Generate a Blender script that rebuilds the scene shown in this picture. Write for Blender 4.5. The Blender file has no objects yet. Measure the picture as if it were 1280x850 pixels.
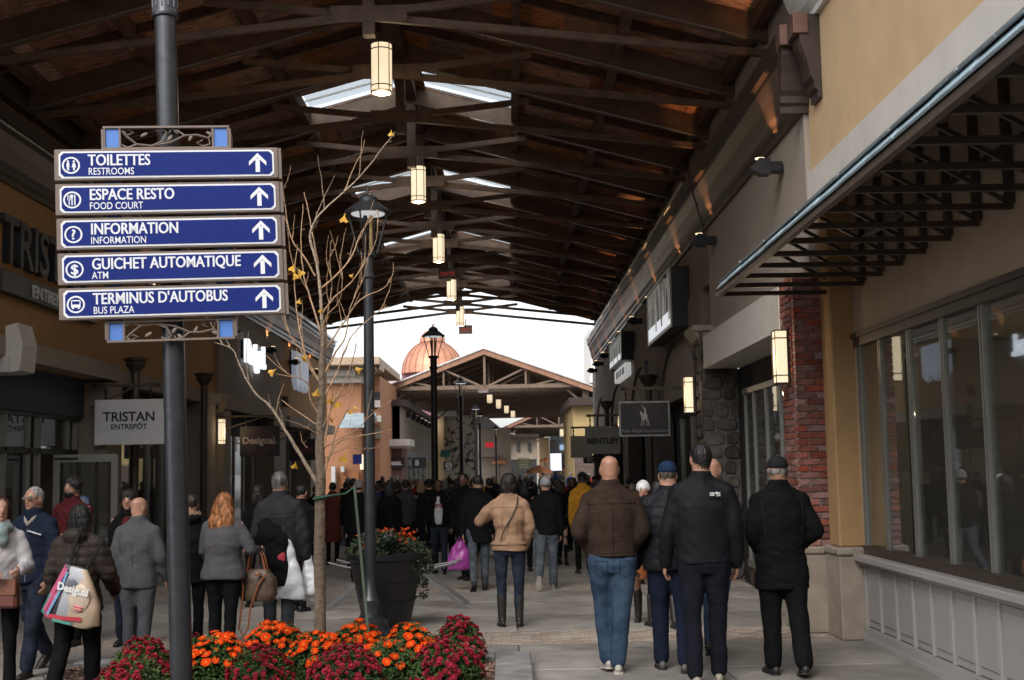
import bpy, bmesh, math, random
import numpy as np
from mathutils import Vector, Matrix, Quaternion, noise
S = bpy.context.scene
COL = S.collection
RAD = math.radians
rnd = random.Random(7)
# ------------------------------------------------------------------ camera
FPX = 1600.0
PIT = math.atan(160 / FPX); YAW = RAD(.25); ROL = RAD(1.0)
CAM = Vector((0, 0, 1.7))
fw = Vector((math.sin(YAW) * math.cos(PIT), math.cos(YAW) * math.cos(PIT), math.sin(PIT)))
r0 = Vector((math.cos(YAW), -math.sin(YAW), 0)); u0 = r0.cross(fw)
CR = math.cos(ROL) * r0 - math.sin(ROL) * u0
CU = math.sin(ROL) * r0 + math.cos(ROL) * u0
cd = bpy.data.cameras.new('camera'); cam = bpy.data.objects.new('camera', cd); COL.objects.link(cam)
cd.sensor_width = 36; cd.lens = 36 * FPX / 1280; cd.clip_end = 2000; cd.clip_start = .1
M3 = Matrix((CR, CU, -fw)).transposed().to_4x4(); M3.translation = CAM
cam.matrix_world = M3
S.camera = cam
cd.dof.use_dof = True; cd.dof.focus_distance = 11.0; cd.dof.aperture_fstop = 5.6
# ------------------------------------------------------------------ sky, sun, exposure
W = bpy.data.worlds.new("World"); S.world = W; W.use_nodes = True
wn = W.node_tree.nodes; wl = W.node_tree.links
bg = wn['Background']; bg.inputs[1].default_value = 0.15
sky = wn.new('ShaderNodeTexSky'); sky.sky_type = 'NISHITA'; sky.sun_disc = False
SUN_EL = 42; SUN_AZ = 200
sky.sun_elevation = RAD(SUN_EL); sky.sun_rotation = RAD(SUN_AZ)
sky.air_density = 1.0; sky.dust_density = 2.5
hs = wn.new('ShaderNodeHueSaturation'); hs.inputs['Saturation'].default_value = .22
hs.inputs['Value'].default_value = 1.5
wl.new(sky.outputs[0], hs.inputs['Color']); wl.new(hs.outputs[0], bg.inputs[0])
sl = bpy.data.lights.new('sun', 'SUN'); so = bpy.data.objects.new('sun', sl); COL.objects.link(so)
sl.energy = 0.8; sl.angle = RAD(30); sl.color = (1, .93, .84)
sdir = Vector((math.sin(RAD(SUN_AZ)) * math.cos(RAD(SUN_EL)), math.cos(RAD(SUN_AZ)) * math.cos(RAD(SUN_EL)), math.sin(RAD(SUN_EL))))
so.rotation_euler = (-sdir).to_track_quat('-Z', 'Y').to_euler(); so.location = sdir * 60
S.view_settings.view_transform = 'Standard'; S.view_settings.look = 'None'
S.view_settings.gamma = 1; S.view_settings.use_curve_mapping = False
S.view_settings.exposure = 0.42
S.render.engine = 'CYCLES'
S.cycles.use_denoising = True
S.cycles.max_bounces = 6; S.cycles.diffuse_bounces = 3; S.cycles.glossy_bounces = 3
S.cycles.transparent_max_bounces = 10; S.cycles.caustics_reflective = False; S.cycles.caustics_refractive = False
S.cycles.sample_clamp_indirect = 4.0

def at(px, py, Y):
    d = fw * FPX + CR * (px - 640) + CU * (425 - py)
    return CAM + d * (Y / d.y)
def ground(px, py, z=0.0):
    d = fw * FPX + CR * (px - 640) + CU * (425 - py)
    return CAM + d * ((z - 1.7) / d.z)
# ------------------------------------------------------------------ materials
MATS = {}
def mat(name, col, rough=.6, metal=0, var=.15, nscale=6, bump=0, bscale=40, spec=.5, col2=None, stretch=None,
        rand=0, emit=None, estr=0, coat=0, trans=0, detail=4, dirt=0, rsat=1):
    if name in MATS: return MATS[name]
    m = bpy.data.materials.new(name); m.use_nodes = True; MATS[name] = m
    nt = m.node_tree; N = nt.nodes; L = nt.links; b = N['Principled BSDF']
    b.inputs['Roughness'].default_value = rough; b.inputs['Metallic'].default_value = metal
    b.inputs['Specular IOR Level'].default_value = spec
    if coat: b.inputs['Coat Weight'].default_value = coat
    if trans: b.inputs['Transmission Weight'].default_value = trans
    tc = N.new('ShaderNodeTexCoord'); mp = N.new('ShaderNodeMapping'); L.new(tc.outputs['Object'], mp.inputs[0])
    if stretch: mp.inputs['Scale'].default_value = stretch
    nz = N.new('ShaderNodeTexNoise'); nz.inputs['Scale'].default_value = nscale; nz.inputs['Detail'].default_value = detail
    nz.inputs['Roughness'].default_value = .6
    L.new(mp.outputs[0], nz.inputs[0])
    c2 = col2 if col2 else tuple(max(0, c * (1 - 2 * var)) for c in col)
    c1 = col if col2 else tuple(min(1, c * (1 + var)) for c in col)
    mr = N.new('ShaderNodeMapRange'); mr.inputs[1].default_value = .3; mr.inputs[2].default_value = .7
    L.new(nz.outputs[0], mr.inputs[0])
    mx = N.new('ShaderNodeMix'); mx.data_type = 'RGBA'
    mx.inputs[6].default_value = (*c2, 1); mx.inputs[7].default_value = (*c1, 1)
    L.new(mr.outputs[0], mx.inputs[0]); out = mx.outputs[2]
    if dirt:
        n2 = N.new('ShaderNodeTexNoise'); n2.inputs['Scale'].default_value = nscale * .22; n2.inputs['Detail'].default_value = 6
        L.new(mp.outputs[0], n2.inputs[0])
        m2 = N.new('ShaderNodeMapRange'); m2.inputs[1].default_value = .35; m2.inputs[2].default_value = .75
        m2.inputs[3].default_value = 1 - dirt; m2.inputs[4].default_value = 1
        L.new(n2.outputs[0], m2.inputs[0])
        x2 = N.new('ShaderNodeMix'); x2.data_type = 'RGBA'; x2.blend_type = 'MULTIPLY'; x2.inputs[0].default_value = 1
        L.new(out, x2.inputs[6]); L.new(m2.outputs[0], x2.inputs[7]); out = x2.outputs[2]
    if rand:
        oi = N.new('ShaderNodeObjectInfo'); hv = N.new('ShaderNodeHueSaturation')
        ma = N.new('ShaderNodeMapRange'); ma.inputs[3].default_value = 1 - rand; ma.inputs[4].default_value = 1 + rand
        L.new(oi.outputs['Random'], ma.inputs[0]); L.new(ma.outputs[0], hv.inputs['Value'])
        L.new(out, hv.inputs['Color'])
        mb_ = N.new('ShaderNodeMath'); mb_.operation = 'MULTIPLY'; mb_.inputs[1].default_value = 37.7
        mf = N.new('ShaderNodeMath'); mf.operation = 'FRACT'; L.new(oi.outputs['Random'], mb_.inputs[0]); L.new(mb_.outputs[0], mf.inputs[0])
        mc = N.new('ShaderNodeMapRange'); mc.inputs[3].default_value = 1 - rand * 1.2 * rsat; mc.inputs[4].default_value = 1 + rand * .3 * rsat
        L.new(mf.outputs[0], mc.inputs[0]); L.new(mc.outputs[0], hv.inputs['Saturation'])
        out = hv.outputs[0]
    L.new(out, b.inputs['Base Color'])
    if bump:
        n3 = N.new('ShaderNodeTexNoise'); n3.inputs['Scale'].default_value = bscale; n3.inputs['Detail'].default_value = 5
        L.new(mp.outputs[0], n3.inputs[0])
        bp = N.new('ShaderNodeBump'); bp.inputs['Strength'].default_value = bump; bp.inputs['Distance'].default_value = .02
        L.new(n3.outputs[0], bp.inputs['Height']); L.new(bp.outputs[0], b.inputs['Normal'])
    if emit:
        b.inputs['Emission Color'].default_value = (*emit, 1); b.inputs['Emission Strength'].default_value = estr
    return m
def glass_mat(name, tint=(.75, .8, .8), refl=.28):
    if name in MATS: return MATS[name]
    m = bpy.data.materials.new(name); m.use_nodes = True; MATS[name] = m
    nt = m.node_tree; N = nt.nodes; L = nt.links; N.remove(N['Principled BSDF'])
    g = N.new('ShaderNodeBsdfGlossy'); g.inputs['Roughness'].default_value = .02; g.inputs[0].default_value = (.9, .92, .95, 1)
    t = N.new('ShaderNodeBsdfTransparent'); t.inputs[0].default_value = (*tint, 1)
    fr = N.new('ShaderNodeFresnel'); fr.inputs[0].default_value = 1.5
    ge = N.new('ShaderNodeNewGeometry'); mi = N.new('ShaderNodeMath'); mi.operation = 'MULTIPLY_ADD'; mi.inputs[1].default_value = 1 / 1.5 - 1.5; mi.inputs[2].default_value = 1.5
    L.new(ge.outputs['Backfacing'], mi.inputs[0]); L.new(mi.outputs[0], fr.inputs[0])
    ma = N.new('ShaderNodeMath'); ma.operation = 'MULTIPLY_ADD'; ma.inputs[1].default_value = 1.1; ma.inputs[2].default_value = refl * .25
    ma.use_clamp = True; L.new(fr.outputs[0], ma.inputs[0])
    mx = N.new('ShaderNodeMixShader'); L.new(ma.outputs[0], mx.inputs[0]); L.new(t.outputs[0], mx.inputs[1]); L.new(g.outputs[0], mx.inputs[2])
    df = N.new('ShaderNodeBsdfDiffuse'); df.inputs[0].default_value = (.5, .5, .48, 1); m2 = N.new('ShaderNodeMixShader'); m2.inputs[0].default_value = .03 if refl > .15 else .02
    L.new(mx.outputs[0], m2.inputs[1]); L.new(df.outputs[0], m2.inputs[2]); L.new(m2.outputs[0], N['Material Output'].inputs[0]); return m
concrete = mat('concrete_slab_grey', (.43, .40, .365), .58, var=.12, nscale=4, bump=.15, bscale=90, dirt=.42, rand=.08, detail=8)
joint = mat('joint_dark', (.10, .095, .09), .9)
paver_m = mat('paver_tan', (.36, .29, .235), .85, var=.2, nscale=14, bump=.4, bscale=60, rand=.25)
mortar = mat('mortar', (.52, .48, .43), .95, bump=.3)
brick_m = mat('red_brick', (.30, .085, .058), .9, var=.25, nscale=9, bump=.5, bscale=60, rand=.38)
tan_st = mat('tan_stucco', (.60, .42, .24), .9, var=.05, nscale=2.5, bump=.25, bscale=160, dirt=.10)
yel_st = mat('ochre_stucco', (.50, .31, .145), .9, var=.05, nscale=3, bump=.3, bscale=160, dirt=.12)
brn_st = mat('brown_stucco', (.42, .235, .10), .9, var=.06, nscale=2, bump=.3, bscale=120, dirt=.12)
gry_st = mat('grey_beige_stucco', (.33, .28, .235), .9, var=.04, nscale=2.5, bump=.3, bscale=150, dirt=.12)
crm_st = mat('cream_trim', (.60, .56, .51), .85, var=.04, nscale=3, bump=.2, bscale=150, dirt=.1)
bei_st = mat('beige_wall', (.34, .28, .22), .9, var=.05, nscale=3, bump=.3, bscale=150, dirt=.12)
wht_tr = mat('white_trim', (.74, .73, .71), .6, var=.03, dirt=.08)
cornice_m = mat('brown_cornice', (.040, .025, .020), .42, var=.1, nscale=4, bump=.05)
copper_m = mat('copper_cap', (.15, .08, .062), .4, metal=.25, var=.1)
stonebase = mat('limestone_base', (.40, .34, .275), .85, var=.10, nscale=5, bump=.3, bscale=80, dirt=.15)
fst_m = mat('fieldstone', (.085, .066, .052), .85, var=.3, nscale=7, bump=.8, bscale=25, rand=.45)
wood_b = mat('timber_beam', (.125, .075, .047), .6, var=.2, nscale=5, stretch=(1, 1, 1), bump=.2, bscale=60)
wood_d = mat('roof_deck_wood', (.34, .135, .06), .7, var=.4, nscale=2.2, stretch=(1, 8, 8), bump=.4, bscale=30, rand=.35, detail=8)
purl_m = mat('purlin_wood', (.10, .05, .028), .7, var=.3, nscale=3)
steel = mat('steel_edge', (.42, .40, .38), .35, metal=.9, var=.05)
blackm = mat('black_metal', (.018, .018, .02), .4, metal=.3, var=.1)
greym = mat('charcoal_pole', (.060, .064, .072), .32, metal=.55, var=.12, nscale=12, bump=.03)
brz = mat('bronze_frame', (.085, .065, .05), .45, metal=.4, var=.1)
taupe = mat('taupe_frame', (.19, .15, .125), .5, metal=.2, var=.06)
alum = mat('aluminium_frame', (.27, .27, .25), .45, metal=.35, var=.05)
darkf = mat('dark_frame', (.05, .05, .05), .5, metal=.3)
navy = mat('navy_fascia', (.04, .048, .07), .7, var=.08)
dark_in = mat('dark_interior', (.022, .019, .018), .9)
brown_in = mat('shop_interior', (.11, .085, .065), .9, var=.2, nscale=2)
panel_m = mat('painted_panel', (.40, .38, .37), .6, var=.03, nscale=3, bump=.04, dirt=.08)
glass = glass_mat('shop_glass')
lampglass = mat('lantern_glass', (.8, .68, .5), .4, emit=(1, .80, .53), estr=.72, var=.02)
whiteem = mat('lit_white', (.9, .9, .9), .4, emit=(.86, .92, 1), estr=.9, var=.01)
# ------------------------------------------------------------------ mesh builder
def add_gum(m):
    N = m.node_tree.nodes; L = m.node_tree.links; b = N['Principled BSDF']; src = b.inputs['Base Color'].links[0].from_socket
    tc = N.new('ShaderNodeTexCoord'); g = N.new('ShaderNodeNewGeometry'); out = src
    for sc, th, dk in ((2.6, .045, .55), (.9, .05, .7), (6.0, .05, .75)):
        v = N.new('ShaderNodeTexVoronoi'); v.inputs['Scale'].default_value = sc; L.new(g.outputs['Position'], v.inputs[0])
        r = N.new('ShaderNodeMapRange'); r.inputs[1].default_value = th; r.inputs[2].default_value = th * 1.4; r.inputs[3].default_value = dk; r.inputs[4].default_value = 1; L.new(v.outputs['Distance'], r.inputs[0])
        x = N.new('ShaderNodeMix'); x.data_type = 'RGBA'; x.blend_type = 'MULTIPLY'; x.inputs[0].default_value = 1; L.new(out, x.inputs[6]); L.new(r.outputs[0], x.inputs[7]); out = x.outputs[2]
    n = N.new('ShaderNodeTexNoise'); n.inputs['Scale'].default_value = .7; n.inputs['Detail'].default_value = 9; n.inputs['Roughness'].default_value = .7; L.new(g.outputs['Position'], n.inputs[0])
    r = N.new('ShaderNodeMapRange'); r.inputs[1].default_value = .38; r.inputs[2].default_value = .6; r.inputs[3].default_value = .68; r.inputs[4].default_value = 1.05; L.new(n.outputs[0], r.inputs[0])
    x = N.new('ShaderNodeMix'); x.data_type = 'RGBA'; x.blend_type = 'MULTIPLY'; x.inputs[0].default_value = 1; L.new(out, x.inputs[6]); L.new(r.outputs[0], x.inputs[7]); L.new(x.outputs[2], b.inputs['Base Color'])
add_gum(concrete)
class MB:
    def __init__(s): s.V = []; s.F = []; s.MI = []; s.n = 0; s.mi = 0
    def add(s, V, F):
        s.V.extend([tuple(v) for v in V]); s.F.extend([tuple(i + s.n for i in f) for f in F]); s.MI.extend([s.mi] * len(F)); s.n = len(s.V); return s
    def box(s, x0, x1, y0, y1, z0, z1):
        V = [(x, y, z) for z in (z0, z1) for y in (y0, y1) for x in (x0, x1)]
        return s.add(V, [(0, 2, 3, 1), (4, 5, 7, 6), (0, 1, 5, 4), (2, 6, 7, 3), (0, 4, 6, 2), (1, 3, 7, 5)])
    def cbox(s, x0, x1, y0, y1, z0, z1, c=.01):
        # box with chamfered edges
        bm = bmesh.new(); bmesh.ops.create_cube(bm, size=1)
        bmesh.ops.scale(bm, vec=(x1 - x0, y1 - y0, z1 - z0), verts=bm.verts)
        bmesh.ops.translate(bm, vec=((x0 + x1) / 2, (y0 + y1) / 2, (z0 + z1) / 2), verts=bm.verts)
        bmesh.ops.bevel(bm, geom=bm.edges[:], offset=c, segments=1, affect='EDGES')
        bm.verts.index_update(); V = [v.co[:] for v in bm.verts]; F = [[v.index for v in f.verts] for f in bm.faces]
        bm.free(); return s.add(V, F)
    def beam(s, p, q, w, h, upv=(0, 0, 1)):
        p = Vector(p); q = Vector(q); d = (q - p).normalized(); u = Vector(upv)
        r = d.cross(u).normalized(); u = r.cross(d)
        V = [c + r * a * w / 2 + u * b * h / 2 for c in (p, q) for a, b in ((-1, -1), (1, -1), (1, 1), (-1, 1))]
        return s.add(V, [(0, 3, 2, 1), (4, 5, 6, 7), (0, 1, 5, 4), (1, 2, 6, 5), (2, 3, 7, 6), (3, 0, 4, 7)])
    def tube(s, pts, rad, n=8, caps=True):
        pts = [Vector(p) for p in pts]
        if not hasattr(rad, '__len__'): rad = [rad] * len(pts)
        rings = []; V = []; F = []; pr = None
        for i, p in enumerate(pts):
            d = (pts[min(i + 1, len(pts) - 1)] - pts[max(i - 1, 0)])
            d = d.normalized() if d.length > 1e-9 else Vector((0, 0, 1))
            if pr is None:
                pr = d.cross(Vector((0, 0, 1)) if abs(d.z) < .9 else Vector((1, 0, 0))).normalized()
            else:
                pr = (pr - d * pr.dot(d)); pr = pr.normalized() if pr.length > 1e-6 else d.orthogonal().normalized()
            b = d.cross(pr)
            for k in range(n):
                a = 2 * math.pi * k / n; V.append(p + (pr * math.cos(a) + b * math.sin(a)) * rad[i])
        for i in range(len(pts) - 1):
            for k in range(n):
                k2 = (k + 1) % n; F.append((i * n + k, i * n + k2, (i + 1) * n + k2, (i + 1) * n + k))
        if caps:
            F.append(tuple(range(n))[::-1]); F.append(tuple((len(pts) - 1) * n + k for k in range(n)))
        return s.add(V, F)
    def lathe(s, prof, c=(0, 0, 0), n=20, sx=1, sy=1):
        return s.loft([((c[0], c[1], c[2] + z), r * sx, r * sy) for r, z in prof], n)
    def loft(s, secs, n=16, e=2.0):
        V = []; F = []
        for (c, rx, ry) in secs:
            for k in range(n):
                a = 2 * math.pi * k / n; ca, sa = math.cos(a), math.sin(a)
                V.append((c[0] + rx * math.copysign(abs(ca) ** (2 / e), ca), c[1] + ry * math.copysign(abs(sa) ** (2 / e), sa), c[2]))
        for i in range(len(secs) - 1):
            for k in range(n):
                k2 = (k + 1) % n; F.append((i * n + k, i * n + k2, (i + 1) * n + k2, (i + 1) * n + k))
        F.append(tuple(range(n))[::-1]); F.append(tuple((len(secs) - 1) * n + k for k in range(n)))
        return s.add(V, F)
    def ell(s, c, r, n=12, m=8, rot=None):
        V = []; F = []; c = Vector(c)
        for i in range(m + 1):
            th = math.pi * i / m
            for k in range(n):
                a = 2 * math.pi * k / n
                v = Vector((r[0] * math.sin(th) * math.cos(a), r[1] * math.sin(th) * math.sin(a), -r[2] * math.cos(th)))
                if rot: v = rot @ v
                V.append(c + v)
        for i in range(m):
            for k in range(n):
                k2 = (k + 1) % n; F.append((i * n + k, i * n + k2, (i + 1) * n + k2, (i + 1) * n + k))
        return s.add(V, F)
    def prism(s, prof, ext0, ext1, axis='y'):
        # prof: list of 2D pts; axis y: (x,z) profile swept in y ; axis x: (y,z) ; axis z: (x,y)
        n = len(prof); V = []
        for e in (ext0, ext1):
            for a, b in prof:
                V.append((a, e, b) if axis == 'y' else ((e, a, b) if axis == 'x' else (a, b, e)))
        F = [tuple(range(n)), tuple(range(2 * n - 1, n - 1, -1))] + [(i, i + n, (i + 1) % n + n, (i + 1) % n) for i in range(n)]
        return s.add(V, F)
    def quad(s, *p): return s.add(p, [(0, 1, 2, 3)[:len(p)]])
WM = {}
def finish(me):
    bm = bmesh.new(); bm.from_mesh(me); bmesh.ops.recalc_face_normals(bm, faces=bm.faces); bm.to_mesh(me); bm.free()
def mesh_of(name, mb, M=None, smooth=False, recalc=True):
    me = bpy.data.meshes.new(name)
    V = mb.V
    if M is not None: V = [M @ Vector(v) for v in V]
    me.from_pydata([tuple(v) for v in V], [], mb.F)
    if recalc: finish(me)
    if max(mb.MI, default=0) > 0: me.polygons.foreach_set('material_index', mb.MI)
    if smooth: me.polygons.foreach_set('use_smooth', [True] * len(me.polygons))
    return me
def smooth_sharp(me, ang=40):
    me.polygons.foreach_set('use_smooth', [True] * len(me.polygons))
    try: me.set_sharp_from_angle(angle=RAD(ang))
    except Exception: pass
def obj(name, mb, mats, parent=None, world=True, smooth=False, label=None, cat=None, group=None, kind=None, recalc=True):
    M = None; pw = WM.get(parent, Matrix()) if parent else Matrix()
    if world and parent: M = pw.inverted()
    me = mesh_of(name, mb, M, recalc=recalc)
    if smooth: smooth_sharp(me, smooth if smooth is not True else 40)
    for m in (mats if isinstance(mats, (list, tuple)) else [mats]): me.materials.append(m)
    o = bpy.data.objects.new(name, me); COL.objects.link(o)
    if parent: o.parent = parent
    WM[o] = pw.copy(); tags(o, label, cat, group, kind); return o
def tags(o, label=None, cat=None, group=None, kind=None):
    if label: o['label'] = label
    if cat: o['category'] = cat
    if group: o['group'] = group
    if kind: o['kind'] = kind
def thing(name, label, cat, loc=(0, 0, 0), rz=0, group=None, rx=0, ry=0, kind=None):
    o = bpy.data.objects.new(name, None); COL.objects.link(o); o.empty_display_size = .1
    o.location = loc; o.rotation_euler = (rx, ry, rz); tags(o, label, cat, group, kind)
    WM[o] = Matrix.Translation(loc) @ o.rotation_euler.to_matrix().to_4x4(); return o
def inst(name, me, parent, loc, rot=(0, 0, 0), scale=(1, 1, 1), world=True, label=None):
    o = bpy.data.objects.new(name, me); COL.objects.link(o)
    from mathutils import Euler
    M = Matrix.Translation(loc) @ Euler(rot).to_matrix().to_4x4() @ Matrix.Diagonal((*scale, 1))
    if parent:
        o.parent = parent
        if world: M = WM[parent].inverted() @ M
    o.matrix_basis = M
    if label: o['label'] = label
    WM[o] = (WM[parent] @ M) if parent else M
    return o
def copy_tree(o, parent=None):
    c = o.copy(); COL.objects.link(c)
    if parent: c.parent = parent
    for ch in list(o.children): copy_tree(ch, c)
    return c
def text(name, s, size, mats, parent, loc, rot=(math.pi / 2, 0, 0), bold=0.0, ext=.004, align='LEFT', xs=1.0, world=True, label=None, spacing=1.0, dup=0):
    cu = bpy.data.curves.new(name, 'FONT'); cu.body = s; cu.size = size; cu.extrude = ext; cu.offset = bold
    cu.align_x = align; cu.resolution_u = 3; cu.space_character = spacing
    t = bpy.data.objects.new(name + '_tmp', cu); COL.objects.link(t)
    dg = bpy.context.evaluated_depsgraph_get(); me = bpy.data.meshes.new_from_object(t.evaluated_get(dg))
    bpy.data.objects.remove(t); bpy.data.curves.remove(cu)
    me.name = name; me.materials.clear(); me.materials.append(mats)
    if dup:
        bm = bmesh.new(); bm.from_mesh(me); g0 = bm.verts[:] + bm.edges[:] + bm.faces[:]
        for k_ in (-1, 1):
            r_ = bmesh.ops.duplicate(bm, geom=g0); bmesh.ops.translate(bm, vec=(k_ * dup, 0, -.0004 * (k_ + 2)), verts=[e for e in r_['geom'] if isinstance(e, bmesh.types.BMVert)])
        bm.to_mesh(me); bm.free()
    return inst(name, me, parent, loc, rot, (xs, 1, 1), world, label)
# ================================================================== GROUND
g = MB(); g.quad((-400, -60, -.03), (400, -60, -.03), (400, 900, -.03), (-400, 900, -.03))
pave = obj('pavement', g, concrete, kind='structure')
pave['label'] = 'grey concrete street pavement with bands of tan pavers'
bed_ = MB(); bed_.quad((-8, 2, -.012), (4, 2, -.012), (4, 62, -.012), (-8, 62, -.012))
obj('joint_bed', bed_, joint, pave)
BX0, BX1 = -6.8, 3.5
bands = [(12.65, 13.65), (18.1, 19.1), (24.4, 25.4), (31, 32)]
rows = []; y = 3.0
edges = [3.0] + [v for b in bands for v in b] + [61.0]
for i in range(0, len(edges), 2):
    a, b = edges[i], edges[i + 1]; n = max(1, round((b - a) / 1.75))
    for k in range(n): rows.append((a + (b - a) * k / n, a + (b - a) * (k + 1) / n))
slabs = {}
for (a, b) in rows:
    h = round(b - a, 3)
    if h not in slabs:
        m = MB(); m.cbox(-.86 + .008, .86 - .008, -h / 2 + .009, h / 2 - .009, -.03 + .002, 0, .007)
        slabs[h] = mesh_of('slab', m); slabs[h].materials.append(concrete)
    nx = 6
    for k in range(nx): inst('slab', slabs[h], pave, (BX0 + .86 + k * 1.7167, (a + b) / 2, 0))
m = MB(); m.cbox(-.096, .096, -.046, .046, -.03, 0, .004); pvm = mesh_of('paver', m); pvm.materials.append(paver_m)
cnt = 0; stuffp = MB()
for bi, (a, b) in enumerate(bands):
    nr = int((b - a) / .1)
    for r in range(nr):
        x = -5.8 + (.1 if r % 2 else 0)
        while x < BX1 - .1:
            yy = a + .05 + r * .1; z = rnd.uniform(-.003, .001)
            inpic = bi == 0 and x > -.1 and cnt < 300
            if inpic: inst('paver', pvm, pave, (x, yy, z)); cnt += 1
            else: stuffp.box(x - .096, x + .096, yy - .046, yy + .046, -.03, z)
            x += .2
ob = obj('paver', stuffp, paver_m, pave, kind='stuff')

# ================================================================== RIGHT: near building
N_ = thing('shop_building', 'near tan stuccoed shop building with big display windows and shingled awning on the right', 'building', (3.43, 3, 0))
X = 3.43; YE = 12.95
w = MB(); w.box(X, 3.9, 3, YE, 2.9, 4.5); w.box(X, 3.9, 12.5, YE, .0, 2.9)
obj('wall', w, mat('warm_beige_wall', (.52, .40, .29), .9, var=.05, nscale=3, bump=.3, bscale=150, dirt=.12), N_)
w = MB(); w.box(3.17, 4.6, 3, YE, 4.5, 9.0); uw = obj('wall', w, tan_st, N_, label='tan stuccoed upper wall')
w = MB(); w.box(3.13, 3.168, 3, YE - .002, 4.38, 4.66); obj('white_band', w, crm_st, N_)
w = MB(); w.box(3.9, 9, 3, YE, 2.9, 9.0); obj('wall', w, tan_st, N_)
w = MB(); w.prism([(3.168, 6.15), (3.12, 6.15), (3.12, 6.22), (3.05, 6.28), (2.98, 6.38), (2.93, 6.52), (2.88, 6.55), (2.88, 6.66), (2.82, 6.7), (2.82, 6.78), (3.168, 6.78)], 3, 12.9)
obj('white_crown_moulding', w, wht_tr, N_)
# ochre pilaster, brick pier, stone base
w = MB(); w.cbox(3.2, 3.45, 12.55, 12.93, .88, 4.38, .015); obj('ochre_pilaster', w, yel_st, N_)
w = MB(); w.cbox(3.17, 3.50, 12.46, 13.0, 0, .80, .012); w.cbox(3.15, 3.49, 12.44, 13.02, .80, .88, .02)
obj('stone_base', w, stonebase, N_)
# window sill, frames, panes
w = MB(); w.cbox(3.30, 3.5, 3, 12.45, .755, .82, .01); w.box(3.36, 3.5, 3, 12.45, .72, .755); obj('window_sill', w, panel_m, N_)
w = MB(); w.box(3.38, 3.5, 3, 12.45, 0, .13); w.box(3.36, 3.5, 3, 12.45, .002, .05); obj('skirting_board', w, panel_m, N_)
w = MB(); w.box(3.44, 3.5, 3, 12.45, .13, .72); obj('panel_backing', w, panel_m, N_)
py = 12.42
m = MB(); m.cbox(-.02, .025, -.195, .195, .20, .66, .014); m.box(-.006, .025, -.225, .225, .145, .70)
pm = mesh_of('wall_panel', m); pm.materials.append(panel_m)
m = MB(); m.cbox(-.03, .03, -.018, .018, .13, .72, .006); stm = mesh_of('panel_stile', m); stm.materials.append(panel_m)
while py > 3.5:
    inst('wall_panel', pm, N_, (3.42, py - .25, 0)); inst('panel_stile', stm, N_, (3.42, py - .002, 0)); py -= .48
w = MB(); w.box(3.40, 3.52, 3, 12.5, .822, .90); w.box(3.40, 3.52, 3, 12.5, 2.82, 2.90); w.box(3.38, 3.43, 3, 12.52, 2.90, 2.95)
obj('window_frame', w, brz, N_)
wy = [12.45, 11.75, 10.9, 10.05, 9.2, 8.35, 7.5, 6.65, 5.8, 4.95, 4.1]
for i, yv in enumerate(wy):
    m = MB(); m.box(3.43, 3.5, yv - .04, yv - .012, .9, 2.82); m.box(3.43, 3.5, yv + .012, yv + .04, .9, 2.82); m.mi = 1; m.box(3.445, 3.5, yv - .012, yv + .012, .9, 2.82)
    obj('mullion', m, [alum, darkf], N_)
    if i + 1 < len(wy):
        m = MB(); m.box(3.45, 3.456, wy[i + 1] + .045, yv - .045, .9, 2.82); obj('pane', m, glass, N_)
# interior
w = MB(); w.box(6.4, 6.5, 3, 12.9, 0, 3.2); w.box(3.53, 6.5, 3, 12.9, -.01, .02); w.box(3.53, 6.4, 3, 12.9, 3.0, 3.2); w.box(3.53, 6.5, 12.6, 12.9, 0, 3.2)
obj('interior', w, brown_in, N_)
clothcols = [(.12, .02, .02), (.03, .03, .05), (.2, .17, .13), (.05, .07, .1), (.25, .05, .05), (.03, .03, .03)]
for k in range(9):
    yb = 4.5 + k * .92; xb = 4.4 + (k % 3) * .45
    t = MB(); t.tube([(xb, yb, 0), (xb, yb, 1.6)], .02, 6); t.tube([(xb, yb - .4, 1.6), (xb, yb + .4, 1.6)], .02, 6); t.lathe([(.25, .02), (.25, .05), (.02, .06)], (xb, yb, 0))
    rk = obj('clothes_rack', t, blackm, cat='clothes rack', label=f'clothes rack of garments inside the display window, {["ninth", "eighth", "seventh", "sixth", "fifth", "fourth", "third", "second", "first"][k]} from the ochre pilaster')
    for q in range(7):
        c = rnd.choice(clothcols); yy = yb - .36 + q * .12
        gm = MB(); gm.loft([((xb, yy, .75), .2, .03), ((xb, yy, 1.2), .19, .035), ((xb, yy, 1.45), .2, .03), ((xb, yy, 1.55), .05, .02)], 8)
        obj('garment', gm, mat('cloth%d' % (clothcols.index(c)), c, .9, var=.2), rk, world=True, smooth=True)
for yb in (5.5, 7.8, 10.1, 11.8):
    m = MB(); m.lathe([(.10, 0), (.12, .02), (.07, .24), (.05, .25)], (5.2, yb, 2.35), 14)
    l = obj('pendant_lamp', m, mat('pendant_glow', (.9, .7, .4), .5, emit=(1, .68, .32), estr=.9), cat='lamp', group='pendant lamps inside the window', smooth=True, label='small warm pendant lamp inside the display window, ' + {5.5: 'nearest of four', 7.8: 'second nearest of four', 10.1: 'second farthest of four', 11.8: 'farthest of four'}[yb])
    c = MB(); c.tube([(5.2, yb, 2.6), (5.2, yb, 3.02)], .008, 5); obj('cord', c, blackm, l)
for yb in (5.5, 7.8, 10.1, 11.8):
    pl = bpy.data.lights.new('shop_light', 'POINT'); pl.energy = 7; pl.color = (1, .74, .45); pl.shadow_soft_size = .05
    lo = bpy.data.objects.new('shop_light', pl); COL.objects.link(lo); lo.location = (5.2, yb, 2.29)
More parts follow.
